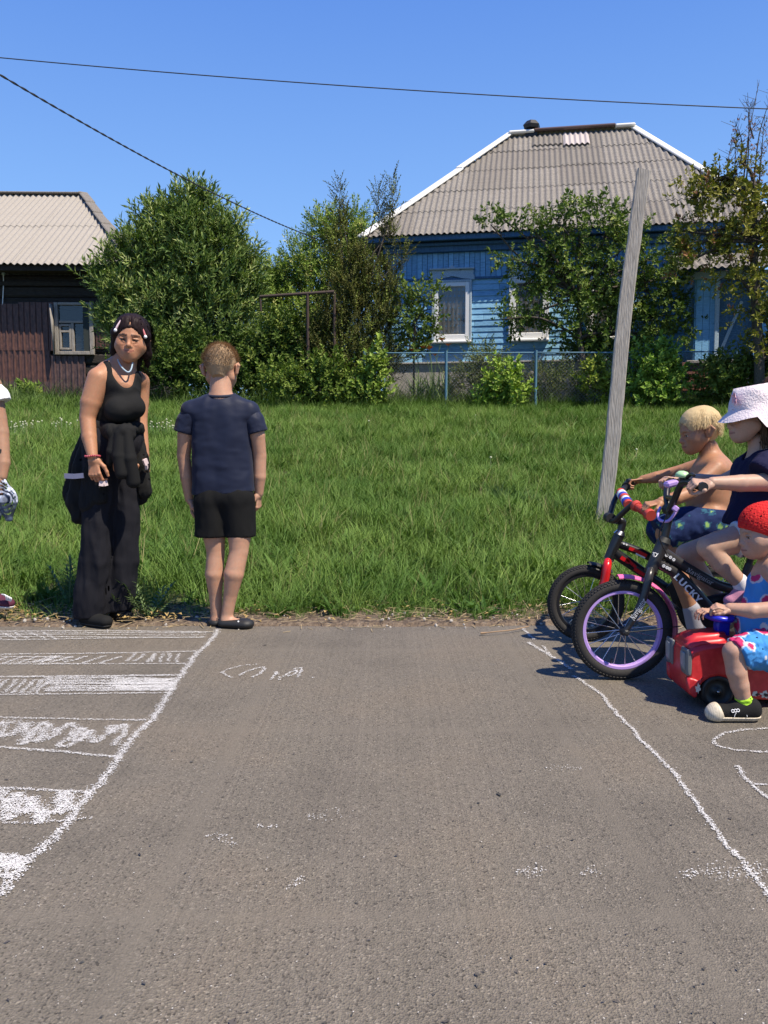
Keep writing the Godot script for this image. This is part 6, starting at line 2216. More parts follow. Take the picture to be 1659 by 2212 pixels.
func toddler():
	var g := person("small child in a red knitted cap and blue watermelon romper on the toy car", Vector2(1620, 1560), 2.91)
	var skin := Color(.43, .255, .178)
	var out := {}
	var f := Flesh.new(.006)
	var zz := Vector3(0, 0, 1)
	f.bone(Z(1425, 1230), Z(1430, 1480), .078, .09, .05, zz, 1.1)
	f.bone(Z(1440, 1170, .07), Z(1420, 1160, -.07), .04, .04, .04)
	f.bone(Z(1425, 1170), Z(1405, 1060), .042, .036, .03)
	limb(f, [Z(1450, 1185, .10), Z(1465, 1300, .13), Z(1450, 1400, .14), Z(1300, 1412, .13), Z(1165, 1398, .10)], [.036, .031, .028, .027, .02], .02)
	limb(f, [Z(1420, 1180, -.10), Z(1350, 1310, -.13), Z(1250, 1400, -.10), Z(1085, 1412, -.02)], [.035, .030, .027, .02], .02)
	limb(f, [Z(1450, 1640, .06), Z(1320, 1640, .13), Z(1190, 1660, .17), Z(1205, 1780, .18), Z(1225, 1860, .18), Z(1252, 1960, .18)], [.06, .05, .038, .034, .031, .024], .015)
	limb(f, [Z(1450, 1640, -.06), Z(1310, 1630, -.10), Z(1170, 1650, -.14), Z(1230, 1880, -.14)], [.06, .05, .038, .024], .015)
	f.mesh(out, func(_p): return skin)
	var hx := look(Z(1372, 958), Vector3(-1, -.12, .05), Vector3(-.06, 1, 0))
	head(out, hx, .80, 1.6, skin, {"full": 1.16, "brow": Color(.2, .12, .07), "brow_share": .3, "no_ears": true})
	hand(out, Z(1170, 1400, .10), Vector3(-1, .22, -.1), Vector3(.15, 1, .35), -1.0, .098, [.75, .9, 1.0, 1.1], skin, 0.05, .8)
	hand(out, Z(1085, 1412, -.02), Vector3(-1, .05, .1), Vector3(-.2, 1, .2), 1.0, .098, [.6, .65, .7, .8], skin, 0.08, .6)
	obj("body", skin_mesh(out), M.skin, g)
	# romper: blue with watermelon slices
	var r := Flesh.new(.0045)
	r.bone(Z(1430, 1260), Z(1420, 1480), .088, .105, .05, zz, 1.1)
	r.bone(Z(1400, 1500), Z(1440, 1620), .11, .115, .05)
	r.bone(Z(1435, 1180, .055), Z(1420, 1260, .04), .03, .05, .04)
	r.bone(Z(1400, 1180, -.05), Z(1410, 1260, -.04), .03, .05, .04)
	r.rough(.006, Vector3(18, 7, 18), 3)
	var l1 := Flesh.new(.0045)
	limb(l1, [Z(1450, 1640, .06), Z(1340, 1645, .12), Z(1225, 1660, .165)], [.08, .072, .056], .03)
	l1.rough(.008, Vector3(26, 22, 26), 6)
	l1.cut(Z(1190, 1650, .16), Vector3(-.9, -.42, .2))
	var l2 := Flesh.new(.006)
	limb(l2, [Z(1450, 1640, -.06), Z(1340, 1640, -.09), Z(1215, 1650, -.13)], [.08, .072, .056], .03)
	l2.cut(Z(1190, 1640, -.12), Vector3(-.9, -.4, 0))
	var cellf := FastNoiseLite.new()
	cellf.noise_type = FastNoiseLite.TYPE_CELLULAR
	cellf.fractal_type = FastNoiseLite.FRACTAL_NONE
	cellf.cellular_return_type = FastNoiseLite.RETURN_DISTANCE
	cellf.frequency = 13.5
	cellf.cellular_jitter = .8
	cellf.seed = 4
	cloth("romper", [r, l1, l2], func(p):
		var q := Vector3(p.x * .85 + p.y * .5, p.y * .62 - p.x * .35, p.z * .7)
		var v := cellf.get_noise_3dv(q)
		if v < -.66: return Color(.50, .035, .12)
		if v < -.60: return Color(.50, .52, .55)
		return Color(.055, .25, .58))
	# knitted cap
	var s := .80
	var hf := Flesh.new(.0034)
	hf.ball(Vector3(0, .047, -.02) * s, .103 * s, .02, Vector3.RIGHT, .92)
	hf.bone(Vector3(0, .05, -.03) * s, Vector3(0, .055, .016) * s, .099 * s, .093 * s, .02, Vector3.RIGHT, .95)
	hf.bone(Vector3(0, .03, -.07) * s, Vector3(0, -.02, -.075) * s, .07 * s, .05 * s, .03)
	hf.cut(Vector3(0, .040, .09) * s, Vector3(0, -.9, .42))
	var weave := FastNoiseLite.new()
	weave.frequency = 1.0
	hf.rough(.003, Vector3(200, 200, 200), 2)
	var ho := {}
	hf.mesh(ho, func(p): return Color(.50, .010, .016).lerp(Color(.62, .04, .03), .5 + .5 * sin((p.y + p.z * .6) * 420.0) * cos((p.z - p.y * .3) * 420.0)), hx)
	obj("knitted_cap", flesh_mesh(ho), M.cloth, g)
	# sock and canvas shoe
	for q in [[.18, 0.0], [-.16, 30.0]]:
		var z: float = q[0]
		var dx: float = q[1]
		var sk := Flesh.new(.004)
		limb(sk, [Z(1248 - dx, 1945, z), Z(1256 - dx, 2020, z)], [.028, .030], .02)
		sk.rough(.004, Vector3(20, 120, 20), 5)
		cloth("sock", [sk], Color(.36, .62, .04))
		var heel := Z(1290 - dx, 2045, z)
		var toe := Z(1085 - dx, 2062, z)
		heel.y = .034
		toe.y = .032
		var up := Flesh.new(.0036)
		up.bone(heel, toe, .034, .030, .02, Vector3.UP, .9)
		up.bone(heel + Vector3(0, .018, 0), heel.lerp(toe, .42) + Vector3(0, .012, 0), .03, .028, .02)
		up.cut(Vector3(0, .012, 0), Vector3.DOWN)
		var shoe_o := cloth("shoe", [up], Color(.014, .014, .015))
		var so := Flesh.new(.0034)
		so.bone(heel, toe, .038, .036, .01, Vector3.UP, .95)
		so.cut(Vector3(0, .002, 0), Vector3.DOWN)
		so.cut(Vector3(0, .021, 0), Vector3.UP)
		var tc := Flesh.new(.0034)
		tc.bone(toe, toe + Vector3(-.004, -.004, 0), .036, .036, .01, Vector3.UP, .92)
		tc.cut(toe + Vector3(.012, 0, 0), Vector3(1, .35, 0))
		tc.cut(Vector3(0, .003, 0), Vector3.DOWN)
		var cream := Color(.62, .54, .40)
		cloth("sole", [so, tc], func(p): return cream if sin(p.x * 1100.0) > -.35 or p.y > .02 and p.x > toe.x + .02 else cream * .72, shoe_o, M.tint)
		if z > 0:
			var st := tool()
			for i in 3:
				tube_ring(st, heel.lerp(toe, .50 + i * .075) + Vector3(0, .014 - .001 * i, .0325), Vector3(0, .25, 1), .0048, .0016)
			tag(obj("eyelet", done(st), M.white, shoe_o), "", "", "", "stuff")
			st = tool()
			var se := []
			for i in 11:
				var a := PI * i / 10.0
				se.append(heel.lerp(toe, .42) + Vector3(cos(a) * .022, sin(a) * .017 - .008, .0355 - .004 * sin(a)))
			tube(st, se, [.0011], 4, false)
			obj("stitching", done(st), M.white, shoe_o)

func tube_ring(st: SurfaceTool, c: Vector3, n: Vector3, r: float, w: float):
	var b := along(n)
	var ring := []
	for i in 13:
		var a := TAU * i / 12.0
		ring.append(c + b.x * cos(a) * r + b.z * sin(a) * r)
	tube(st, ring, [w], 5, false)

func half_seen():
	var g := person("person in a white T-shirt with a plaid shirt tied at the waist", Vector2(-50, 1318), 4.42)
	var skin := Color(.34, .19, .12)
	var fb := Vector3(.5, 0, .86)
	var out := {}
	var f := Flesh.new(.012)
	f.bone(J(-62, 860), J(-58, 960), .11, .10, .04, fb, .8)
	f.bone(J(-58, 960), J(-58, 1010), .11, .125, .04, fb, .8)
	f.bone(J(-95, 830), J(-25, 830), .06, .06, .04)
	f.bone(J(-60, 820), J(-56, 780), .052, .048, .03)
	limb(f, [J(-18, 836, .02), J(-4, 905, .03), J(2, 935, .04), J(7, 1000, .08), J(4, 1030, .1)], [.052, .045, .042, .036, .028], .03)
	limb(f, [J(-102, 836), J(-118, 920), J(-112, 1010, .06)], [.052, .042, .028], .03)
	limb(f, [J(-40, 1020), J(-34, 1150), J(-28, 1290)], [.095, .06, .035], .03)
	limb(f, [J(-82, 1020), J(-84, 1150), J(-84, 1300)], [.095, .06, .035], .03)
	f.mesh(out, func(_p): return skin)
	var hx := look(J(-56, 742, .03), Vector3(.6, -.05, .8))
	head(out, hx, .96, .4, skin, {})
	hand(out, J(4, 1032, .1), Vector3(-.1, -1, .1), Vector3(1, 0, .3), 1.0, .165, [.5], skin)
	hand(out, J(-112, 1012, .06), Vector3(.1, -1, .1), Vector3(-1, 0, .3), -1.0, .165, [.5], skin)
	obj("body", skin_mesh(out), M.skin, g)
	var t := Flesh.new(.01)
	t.bone(J(-60, 860), J(-58, 985), .125, .125, .04, fb, .85)
	t.bone(J(-92, 835), J(-28, 835), .066, .066, .04)
	t.cut(J(-60, 1000), Vector3.DOWN)
	var sl := Flesh.new(.007)
	limb(sl, [J(-28, 835, .01), J(-8, 860, .02), J(6, 892, .03)], [.066, .07, .072], .03)
	sl.rough(.004, Vector3(14, 14, 14), 3)
	sl.cut(J(6, 866, .03), Vector3(.35, -1, 0))
	var s2 := Flesh.new(.008)
	limb(s2, [J(-92, 835), J(-116, 890)], [.066, .07], .03)
	s2.cut(J(-110, 868), Vector3(-.35, -1, 0))
	cloth("t_shirt", [t, sl, s2], Color(.78, .78, .78))
	var sk := Flesh.new(.006)
	sk.bone(J(-62, 1000), J(-60, 1020), .13, .135, .05)
	sk.bone(J(-60, 1010), J(-58, 1100), .135, .15, .05)
	sk.bone(J(-18, 1012, .10), J(12, 1080, .12), .035, .06, .03, Vector3(0, 0, 1), .4)
	sk.bone(J(12, 1080, .12), J(20, 1118, .12), .06, .022, .03, Vector3(0, 0, 1), .4)
	sk.rough(.008, Vector3(14, 6, 14), 4)
	sk.cut(J(20, 1136, .06), Vector3(.5, -1, 0))
	cloth("plaid_shirt", [sk], func(p):
		var a := fposmod(p.x * .94 + p.y * .34, .075) / .075
		var b := fposmod(p.y * .94 - p.x * .34, .075) / .075
		var top: bool = p.y > J(0, 1082).y
		var v := (.55 if a < .45 else 1.0) * (.55 if b < .45 else 1.0)
		if absf(a - .7) < .05 or absf(b - .7) < .05: v *= .6
		return Color(.62, .68, .82) * v if top else Color(.10, .13, .18) * v)
	# beaded bag strap
	var st := tool()
	for i in 22:
		lathe(st, at(J(1.0 + 2.0 * sin(i * .2), 972 + i * 3.1, .1)), [Vector2(0, -.007), Vector2(.006, -.003), Vector2(.006, .003), Vector2(0, .007)], 6)
	obj("beaded_strap", done(st), M.black_plastic, g)
	var s1 := shoe(J(-18, 1298, .03), J(18, 1303, .09), .042, Color(.10, .03, .05), Color(.7, .68, .64))
	st = tool()
	for i in 4:
		tube(st, curve([J(4 + i * 4, 1284 + i * 2, .12), J(12 + i * 4, 1286 + i * 2, .14), J(14 + i * 3, 1296 + i, .13)], 4), [.004], 5, false)
	obj("lace", done(st), M.white, s1)
	shoe(J(-88, 1304), J(-60, 1312, .08), .042, Color(.10, .03, .05), Color(.7, .68, .64))

# ------------------------------------------------------------------ bicycles
func ring_tube(st: SurfaceTool, c: Vector3, R: float, r: float, n := 48, sides := 10):
	st.set_smooth_group(0)
	for i in n:
		for k in sides:
			var p := []
			for q in [[0, 0], [1, 0], [1, 1], [0, 1]]:
				var a: float = TAU * (i + q[0]) / n
				var b: float = TAU * (k + q[1]) / sides
				p.append(c + Vector3(cos(a), sin(a), 0) * (R + r * cos(b)) + Vector3(0, 0, r * sin(b)))
			quad(st, p[0], p[1], p[2], p[3])

func wheel(bike: Node3D, c: Vector3, R: float, tyre_r: float, rim_in: float, rim_mat: Material, nsp: int, lean := 0.0):
	var st := tool()
	lathe(st, Transform3D(Basis(Vector3.RIGHT, PI / 2), c), [Vector2(0, -.045), Vector2(.009, -.045), Vector2(.009, -.035), Vector2(.019, -.032), Vector2(.019, -.026), Vector2(.012, -.022), Vector2(.012, .022), Vector2(.019, .026), Vector2(.019, .032), Vector2(.009, .035), Vector2(.009, .05), Vector2(0, .05)], 16)
	var w := obj("wheel", done(st), M.black_metal, bike)
	st = tool()
	ring_tube(st, c, R - tyre_r, tyre_r * .94, 72, 12)
	# tread blocks in staggered rows
	var nb := int(TAU * R / .0155)
	for i in nb:
		for row in [-2, -1, 0, 1, 2]:
			var a := TAU * (i + (.5 if row % 2 else 0.0)) / nb
			var b: float = row * .42
			var dir := Vector3(cos(a), sin(a), 0)
			var nrm := (dir * cos(b) + Vector3(0, 0, sin(b))).normalized()
			var p := c + dir * (R - tyre_r) + nrm * tyre_r * .96
			var tang := Vector3(-sin(a), cos(a), 0)
			box(st, Transform3D(Basis(tang, nrm, tang.cross(nrm)), p), Vector3(.0085, .005, .0075), 0)
	obj("tyre", done(st), M.rubber, w)
	st = tool()
	var ro := R - tyre_r * 1.75
	var hw := tyre_r * .62
	var prof := [Vector2(ro, -hw), Vector2(ro, hw), Vector2(rim_in + .004, hw), Vector2(rim_in, hw * .6), Vector2(rim_in, -hw * .6), Vector2(rim_in + .004, -hw), Vector2(ro, -hw)]
	lathe(st, Transform3D(Basis(Vector3.RIGHT, PI / 2), c), prof, 64, false)
	obj("rim", done(st), rim_mat, w)
	for i in nsp:
		var a := TAU * i / nsp + .1
		var tw := (.35 if i % 2 else -.35)
		var zs := (.026 if (i / 2) % 2 else -.026)
		st = tool()
		tube(st, [c + Vector3(cos(a + tw) * .016, sin(a + tw) * .016, zs), c + Vector3(cos(a) * (rim_in + .002), sin(a) * (rim_in + .002), zs * .15)], [.0019], 5, false)
		obj("spoke", done(st), M.steel, w)
	st = tool()
	var va := -1.87
	tube(st, [c + Vector3(cos(va), sin(va), 0) * rim_in, c + Vector3(cos(va), sin(va), 0) * (rim_in - .022)], [.004], 6)
	obj("valve", done(st), M.black_plastic, w)

func fender(c: Vector3, R: float, a0: float, a1: float, wide: float) -> ArrayMesh:
	var st := tool()
	st.set_smooth_group(0)
	var n := 30
	for side in 2:
		for i in n:
			for k in 6:
				var p := []
				for q in [[0, 0], [1, 0], [1, 1], [0, 1]]:
					var a: float = lerpf(a0, a1, float(i + q[0]) / n)
					var t: float = float(k + q[1]) / 6.0 * 2.0 - 1.0
					var r: float = R - .012 * t * t - .003 * side
					p.append(c + Vector3(cos(a), sin(a), 0) * r + Vector3(0, 0, t * wide * .5))
				if side == 0: quad(st, p[0], p[1], p[2], p[3])
				else: quad(st, p[3], p[2], p[1], p[0])
	return done(st)

func lettering(text: String, a: Vector3, b: Vector3, high: float, m: Material, parent: Node, serif := false, slant := 0.0) -> MeshInstance3D:
	var tm := TextMesh.new()
	var fo := SystemFont.new()
	fo.font_names = PackedStringArray(["Droid Serif" if serif else "Droid Sans"])
	fo.font_weight = 700 if not serif else 400
	fo.font_italic = serif
	tm.font = fo
	tm.text = text
	tm.font_size = 32
	tm.pixel_size = high / 23.0
	tm.depth = .0012
	var o := obj("lettering", tm, m, parent)
	var x := (b - a).normalized()
	var z := Vector3(0, 0, 1)
	z = (z - x * z.dot(x)).normalized()
	var y := z.cross(x)
	# fit the run of letters to the space they have
	var w := tm.get_aabb().size.x
	var k := a.distance_to(b) / maxf(w, .001)
	o.transform = Transform3D(Basis(x * k, y + x * slant, z), (a + b) * .5)
	return o

func pipe(called: String, pts: Array, radii: Array, m: Material, parent: Node, smooth := true) -> MeshInstance3D:
	var p := curve(pts, 6) if smooth and pts.size() > 2 else pts
	var r := []
	for i in p.size():
		var t := float(i) / maxf(p.size() - 1, 1) * (radii.size() - 1)
		var k := mini(int(t), radii.size() - 1)
		r.append(lerpf(radii[k], radii[mini(k + 1, radii.size() - 1)], t - k))
	return obj(called, tube_mesh(p, r, 12), m, parent)

func pedal(c: Vector3, parent: Node):
	var st := tool()
	box(st, at(c), Vector3(.07, .018, .05), .004)
	obj("pedal", done(st), M.black_plastic, parent)

func build_bikes():
	lilac_bike()
	red_bike()

func lilac_bike():
	depth_now = 3.23
	var ft := px(1343, 1475, 3.23)
	who = base("bicycle", Vector3(ft.x, 0, ft.z))
	tag(who, "dark child's bicycle with a lilac front rim and pink mudguard", "bicycle")
	var b := who
	var R := .205
	var fc := Z(515, 1550)
	fc.y = R + .002
	var rc := fc + Vector3(.735, 0, 0)
	wheel(b, fc, R, .0245, .148, M.lilac, 20)
	wheel(b, rc, R, .0245, .148, M.lilac, 20)
	# fork
	for s in [-1.0, 1.0]:
		pipe("fork_blade", [Z(690, 1165, s * .012), Z(678, 1210, s * .04), Z(645, 1330, s * .046), Z(590, 1450, s * .046), fc + Vector3(0, 0, s * .044)], [.016, .0175, .017, .014, .011], M.grey_paint, b)
	var st := tool()
	lathe(st, Transform3D(Basis(Vector3.RIGHT, PI / 2), fc), [Vector2(.0, .05), Vector2(.013, .05), Vector2(.013, .064), Vector2(.007, .068), Vector2(0, .068)], 6, false)
	obj("axle_nut", done(st), M.black_metal, b)
	var ht := Z(765, 1000)
	var hb := Z(692, 1168)
	pipe("head_tube", [ht, hb], [.027, .025], M.grey_paint, b)
	pipe("headset", [ht + (ht - hb).normalized() * .022, ht], [.02, .03], M.black_metal, b)
	pipe("headset", [hb, hb + (hb - ht).normalized() * .012], [.029, .024], M.black_metal, b)
	pipe("stem", [Z(768, 992), Z(790, 900), Z(812, 800)], [.016, .015, .016], M.black_paint, b)
	var clamp := Z(805, 805)
	pipe("stem_clamp", [clamp - Vector3(0, 0, .035), clamp + Vector3(0, 0, .035)], [.022], M.black_metal, b)
	# bars
	pipe("handlebar", [clamp, Z(806, 800, .045), Z(835, 735, .075), Z(868, 660, .105), Z(892, 640, .13), Z(925, 640, .16), Z(1000, 664, .24)], [.0135], M.black_paint, b)
	pipe("handlebar", [clamp, Z(798, 792, -.045), Z(785, 735, -.08), Z(788, 680, -.115), Z(802, 640, -.15), Z(850, 615, -.27)], [.0135], M.black_paint, b)
	pipe("crossbar", [Z(835, 735, .075), Z(786, 730, -.08)], [.010], M.black_paint, b)
	var gr := pipe("grip", [Z(930, 645, .15), Z(1003, 668, .265)], [.016], M.black_plastic, b)
	pipe("grip_end", [Z(999, 667, .257), Z(1007, 669, .272)], [.0195, .0185], M.black_plastic, gr)
	pipe("grip", [Z(812, 635, -.17), Z(850, 615, -.28)], [.0185], M.black_plastic, b)
	# bell with a green cap
	st = tool()
	var bc := Z(880, 603, .12)
	lathe(st, Transform3D(Basis(Vector3(0, 0, 1), -.15), bc), [Vector2(.0, .022), Vector2(.016, .019), Vector2(.026, .009), Vector2(.028, 0), Vector2(.024, -.006), Vector2(0, -.007)], 20)
	var bell := obj("bell", done(st), mat(Color(.42, .66, .34), .3), b)
	pipe("bell_clamp", [bc - Vector3(0, .006, 0), Z(886, 640, .12)], [.012], M.black_plastic, bell)
	pipe("brake_lever", [Z(905, 610, .14), Z(935, 590, .17), Z(950, 600, .2)], [.008, .006], M.black_plastic, b)
	# lilac clips on the bars
	st = tool()
	box(st, Transform3D(Basis(Vector3(0, 0, 1), .25), Z(812, 648, .02)), Vector3(.05, .026, .05), .008)
	obj("lilac_bracket", done(st), M.lilac, b)
	st = tool()
	box(st, Transform3D(Basis(Vector3(0, 0, 1), .9), Z(838, 798, .08)), Vector3(.022, .022, .02), .004)
	obj("reflector", done(st), M.lilac, b)
	pipe("lilac_hoop", [Z(850, 800, .06), Z(800, 868, .06), Z(748, 868, .03), Z(733, 830, .0), Z(748, 790, -.03)], [.006], M.lilac, b)
	# frame
	var bb := Z(1105, 1455)
	pipe("top_tube", [Z(755, 1052), Z(870, 1130), Z(1000, 1207), Z(1110, 1262), Z(1245, 1290)], [.022, .021, .020], M.grey_paint, b)
	pipe("down_tube", [Z(735, 1125), Z(830, 1178), Z(925, 1265), Z(1010, 1360), bb], [.023, .022, .022], M.grey_paint, b)
	pipe("seat_tube", [bb, Z(1235, 1255), Z(1285, 1130)], [.018], M.grey_paint, b, false)
	pipe("seat_post", [Z(1270, 1165), Z(1300, 1070)], [.0125], M.black_metal, b, false)
	for s in [-1.0, 1.0]:
		pipe("chain_stay", [bb + Vector3(0, 0, s * .02), rc + Vector3(0, 0, s * .05)], [.011, .009], M.grey_paint, b, false)
		pipe("seat_stay", [Z(1240, 1285, s * .02), rc + Vector3(0, 0, s * .05)], [.011, .009], M.grey_paint, b, false)
	var sf := Flesh.new(.006)
	sf.bone(Z(1290, 1062), Z(1400, 1050), .022, .045, .03, Vector3.UP, .6)
	sf.bone(Z(1400, 1050, .04), Z(1410, 1050, -.04), .05, .05, .04, Vector3.UP, .5)
	solid("saddle", sf, Color(.07, .045, .09), M.tint, b)
	# drive
	st = tool()
	lathe(st, Transform3D(Basis(Vector3.RIGHT, PI / 2), bb + Vector3(0, 0, -.045)), [Vector2(0, -.004), Vector2(.062, -.004), Vector2(.062, .004), Vector2(0, .004)], 30, false)
	obj("chainring", done(st), M.black_metal, b)
	pipe("chain_guard", [bb + Vector3(-.06, .05, -.05), bb + Vector3(.1, .075, -.055), rc + Vector3(0, .05, -.055)], [.022, .022, .018], M.black_plastic, b)
	var np := Z(1235, 1352, .11)
	var fp := bb * 2.0 - np
	pipe("crank", [bb + Vector3(0, 0, .05), np + Vector3(0, 0, -.035)], [.010], M.steel, b, false)
	pipe("crank", [bb - Vector3(0, 0, .05), Vector3(fp.x, fp.y, bb.z - .08)], [.010], M.steel, b, false)
	pedal(np + Vector3(0, 0, .01), b)
	pedal(Vector3(fp.x, fp.y, bb.z - .12), b)
	# mudguards
	obj("mudguard", fender(fc, .228, deg_to_rad(96), deg_to_rad(-10), .056), M.pink, b)
	obj("mudguard", fender(rc, .228, deg_to_rad(170), deg_to_rad(10), .056), M.pink, b)
	pipe("mudguard_stay", [fc + Vector3(.01, 0, .05), fc + Vector3(.1, .008, .045), fc + Vector3(.228, .02, .028)], [.0022], M.black_metal, b)
	pipe("brake_cable", [Z(830, 700, .1), Z(780, 850, .08), Z(740, 960, .06), Z(790, 1080, .04)], [.0026], M.black_plastic, b)
	# lettering
	lettering("LUCKY", Z(838, 1196, .026), Z(985, 1352, .026), .027, M.white, b)
	lettering("Navigator", Z(908, 1163, .025), Z(1062, 1248, .025), .017, mat(Color(.35, .34, .34), .5), b, true, .2)
	lettering("Navigator", Z(578, 1462, .066), Z(655, 1345, .066), .021, M.white, b, true, .2)
	# flower decals
	for q in [[785, 1078], [808, 1090], [828, 1104], [768, 1142], [788, 1152], [804, 1160]]:
		st = tool()
		var c := Z(q[0], q[1], .0245)
		for i in 6:
			var a := TAU * i / 6.0
			lathe(st, Transform3D(Basis(Vector3.RIGHT, PI / 2), c + Vector3(cos(a), sin(a), 0) * .0042), [Vector2(0, -.0006), Vector2(.0028, -.0006), Vector2(.0028, .0006), Vector2(0, .0006)], 7, false)
		obj("flower_print", done(st), M.white, b)
	st = tool()
	tube_ring(st, Z(715, 1075, .0275), Vector3(0, 0, 1), .008, .0016)
	tube(st, [Z(703, 1058, .0275), Z(715, 1090, .0285), Z(735, 1066, .0275)], [.0018], 5, false)
	obj("head_badge", done(st), M.white, b)

func red_bike():
	depth_now = 3.88
	var ft := px(1265, 1393, 3.88)
	who = base("bicycle", Vector3(ft.x, 0, ft.z))
	tag(who, "black child's bicycle with a red fork and red grips beside the grass", "bicycle")
	var b := who
	var R := .187
	var fc := Z(299, 1390)
	fc.y = R + .002
	var rc := fc + Vector3(.63, 0, 0)
	wheel(b, fc, R, .0235, .130, M.black_paint, 16)
	wheel(b, rc, R, .0235, .130, M.black_paint, 16)
	for s in [-1.0, 1.0]:
		pipe("fork_blade", [Z(432, 1110, s * .012), Z(425, 1150, s * .042), Z(405, 1250, s * .046), Z(355, 1355, s * .046), fc + Vector3(.01, 0, s * .044)], [.018, .022, .021, .016, .012], M.red_paint, b)
	var ht := Z(500, 955)
	var hb := Z(437, 1100)
	pipe("head_tube", [ht, hb], [.027, .025], M.black_paint, b)
	pipe("headset", [ht + (ht - hb).normalized() * .02, ht], [.02, .03], M.steel, b)
	pipe("headset", [hb, hb + (hb - ht).normalized() * .01], [.029, .024], M.steel, b)
	pipe("stem", [Z(505, 940), Z(520, 880), Z(490, 868), Z(440, 852)], [.018, .019, .02, .02], M.black_paint, b)
	var cl := Z(442, 852)
	pipe("stem_clamp", [cl - Vector3(0, 0, .03), cl + Vector3(0, 0, .03)], [.024], M.black_metal, b)
	pipe("handlebar", [cl, Z(468, 872, .045), Z(515, 830, .09), Z(565, 785, .13), Z(595, 775, .16), Z(690, 838, .28)], [.0135], M.black_paint, b)
	pipe("handlebar", [cl, Z(446, 835, -.045), Z(462, 775, -.09), Z(490, 715, -.13), Z(530, 675, -.18), Z(562, 640, -.28)], [.0135], M.black_paint, b)
	# crossbar roll in red, white and blue
	var pa := Z(508, 700, -.12)
	var pb := Z(560, 778, .11)
	for i in 7:
		var m: Material = [M.red_rubber, M.white, mat(Color(.02, .05, .45), .6)][i % 3]
		pipe("crossbar_pad", [pa.lerp(pb, i / 7.0), pa.lerp(pb, (i + 1) / 7.0)], [.023 + .002 * (i % 2)], m, b, false)
	var gr := pipe("grip", [Z(602, 782, .17), Z(680, 832, .27)], [.0175], M.red_rubber, b, false)
	pipe("grip_end", [Z(676, 829, .265), Z(692, 840, .29)], [.027, .025], M.red_rubber, gr, false)
	pipe("grip_end", [Z(598, 779, .16), Z(612, 789, .18)], [.027, .024], M.red_rubber, gr, false)
	for i in 5:
		var t := .2 + i * .15
		pipe("grip_rib", [Z(602, 782, .17).lerp(Z(680, 832, .27), t), Z(602, 782, .17).lerp(Z(680, 832, .27), t + .06)], [.0195], M.red_rubber, gr, false)
	pipe("grip", [Z(540, 665, -.2), Z(562, 640, -.29)], [.022], M.black_plastic, b, false)
	pipe("brake_lever", [Z(548, 628, -.2), Z(580, 640, -.22), Z(578, 660, -.23)], [.010, .007], M.black_plastic, b)
	var bb := Z(868, 1335)
	var tt := [Z(490, 1008), Z(610, 1052), Z(740, 1115), Z(930, 1185)]
	pipe("top_tube", tt, [.020], M.black_paint, b)
	var dt := [Z(470, 1062), Z(590, 1145), Z(730, 1240), bb]
	pipe("down_tube", dt, [.026, .025, .024], M.black_paint, b)
	pipe("seat_tube", [bb, Z(975, 1100), Z(1010, 1000)], [.016], M.black_paint, b, false)
	for s in [-1.0, 1.0]:
		pipe("chain_stay", [bb + Vector3(0, 0, s * .02), rc + Vector3(0, 0, s * .05)], [.011, .009], M.black_paint, b, false)
		pipe("seat_stay", [Z(960, 1130, s * .02), rc + Vector3(0, 0, s * .05)], [.010, .009], M.black_paint, b, false)
	var sf := Flesh.new(.006)
	sf.bone(Z(985, 985), Z(1080, 975), .024, .045, .03, Vector3.UP, .6)
	sf.bone(Z(1085, 975, .045), Z(1085, 975, -.045), .045, .045, .04, Vector3.UP, .55)
	solid("saddle", sf, Color(.014, .014, .014), M.tint, b)
	# guard over the chain, cranks
	var gp := PackedVector2Array()
	for q in [[760, 1262], [800, 1225], [870, 1215], [905, 1240], [960, 1290], [1060, 1350], [1050, 1400], [930, 1400], [860, 1400], [800, 1350], [780, 1290]]:
		var p := Z(q[0], q[1])
		gp.append(Vector2(p.x, p.y))
	obj("chain_guard", extrude(gp, Z(0, 0).z + .04, Z(0, 0).z + .055), M.black_plastic, b)
	var st := tool()
	lathe(st, Transform3D(Basis(Vector3.RIGHT, PI / 2), bb + Vector3(0, 0, .07)), [Vector2(0, -.02), Vector2(.022, -.02), Vector2(.022, .0), Vector2(.012, .01), Vector2(0, .01)], 16)
	obj("crank_bolt", done(st), mat(Color(.35, .26, .14), .4, .8), b)
	var np := bb + Vector3(.05, -.1, .11)
	pipe("crank", [bb + Vector3(0, 0, .075), np + Vector3(0, 0, -.03)], [.010], M.black_metal, b, false)
	pipe("crank", [bb + Vector3(0, 0, -.06), bb + Vector3(.04, -.02, -.085)], [.010], M.black_metal, b, false)
	pedal(np, b)
	pedal(bb + Vector3(.04, -.02, -.12), b)
	obj("mudguard", fender(fc, R + .018, deg_to_rad(88), deg_to_rad(52), .06), M.black_plastic, b)
	st = tool()
	box(st, Transform3D(Basis(Vector3(0, 0, 1), -.35), Z(355, 1160, .0)), Vector3(.055, .012, .06), .004)
	obj("mudguard_tip", done(st), M.black_plastic, b)
	# prints on the tubes
	for q in [[560, 1035, 612, 1055, .011, M.red_paint], [612, 1056, 665, 1082, .012, M.red_paint], [600, 1068, 655, 1094, .005, M.white], [510, 1090, 560, 1122, .013, M.red_paint], [545, 1098, 600, 1150, .010, M.red_paint], [590, 1158, 650, 1198, .012, M.red_paint]]:
		st = tool()
		bar(st, Z(q[0], q[1], .0255), Z(q[2], q[3], .0255), q[4] * 1.4, .002, Vector3(0, 0, 1))
		obj("stripe", done(st), q[5], b)
	st = tool()
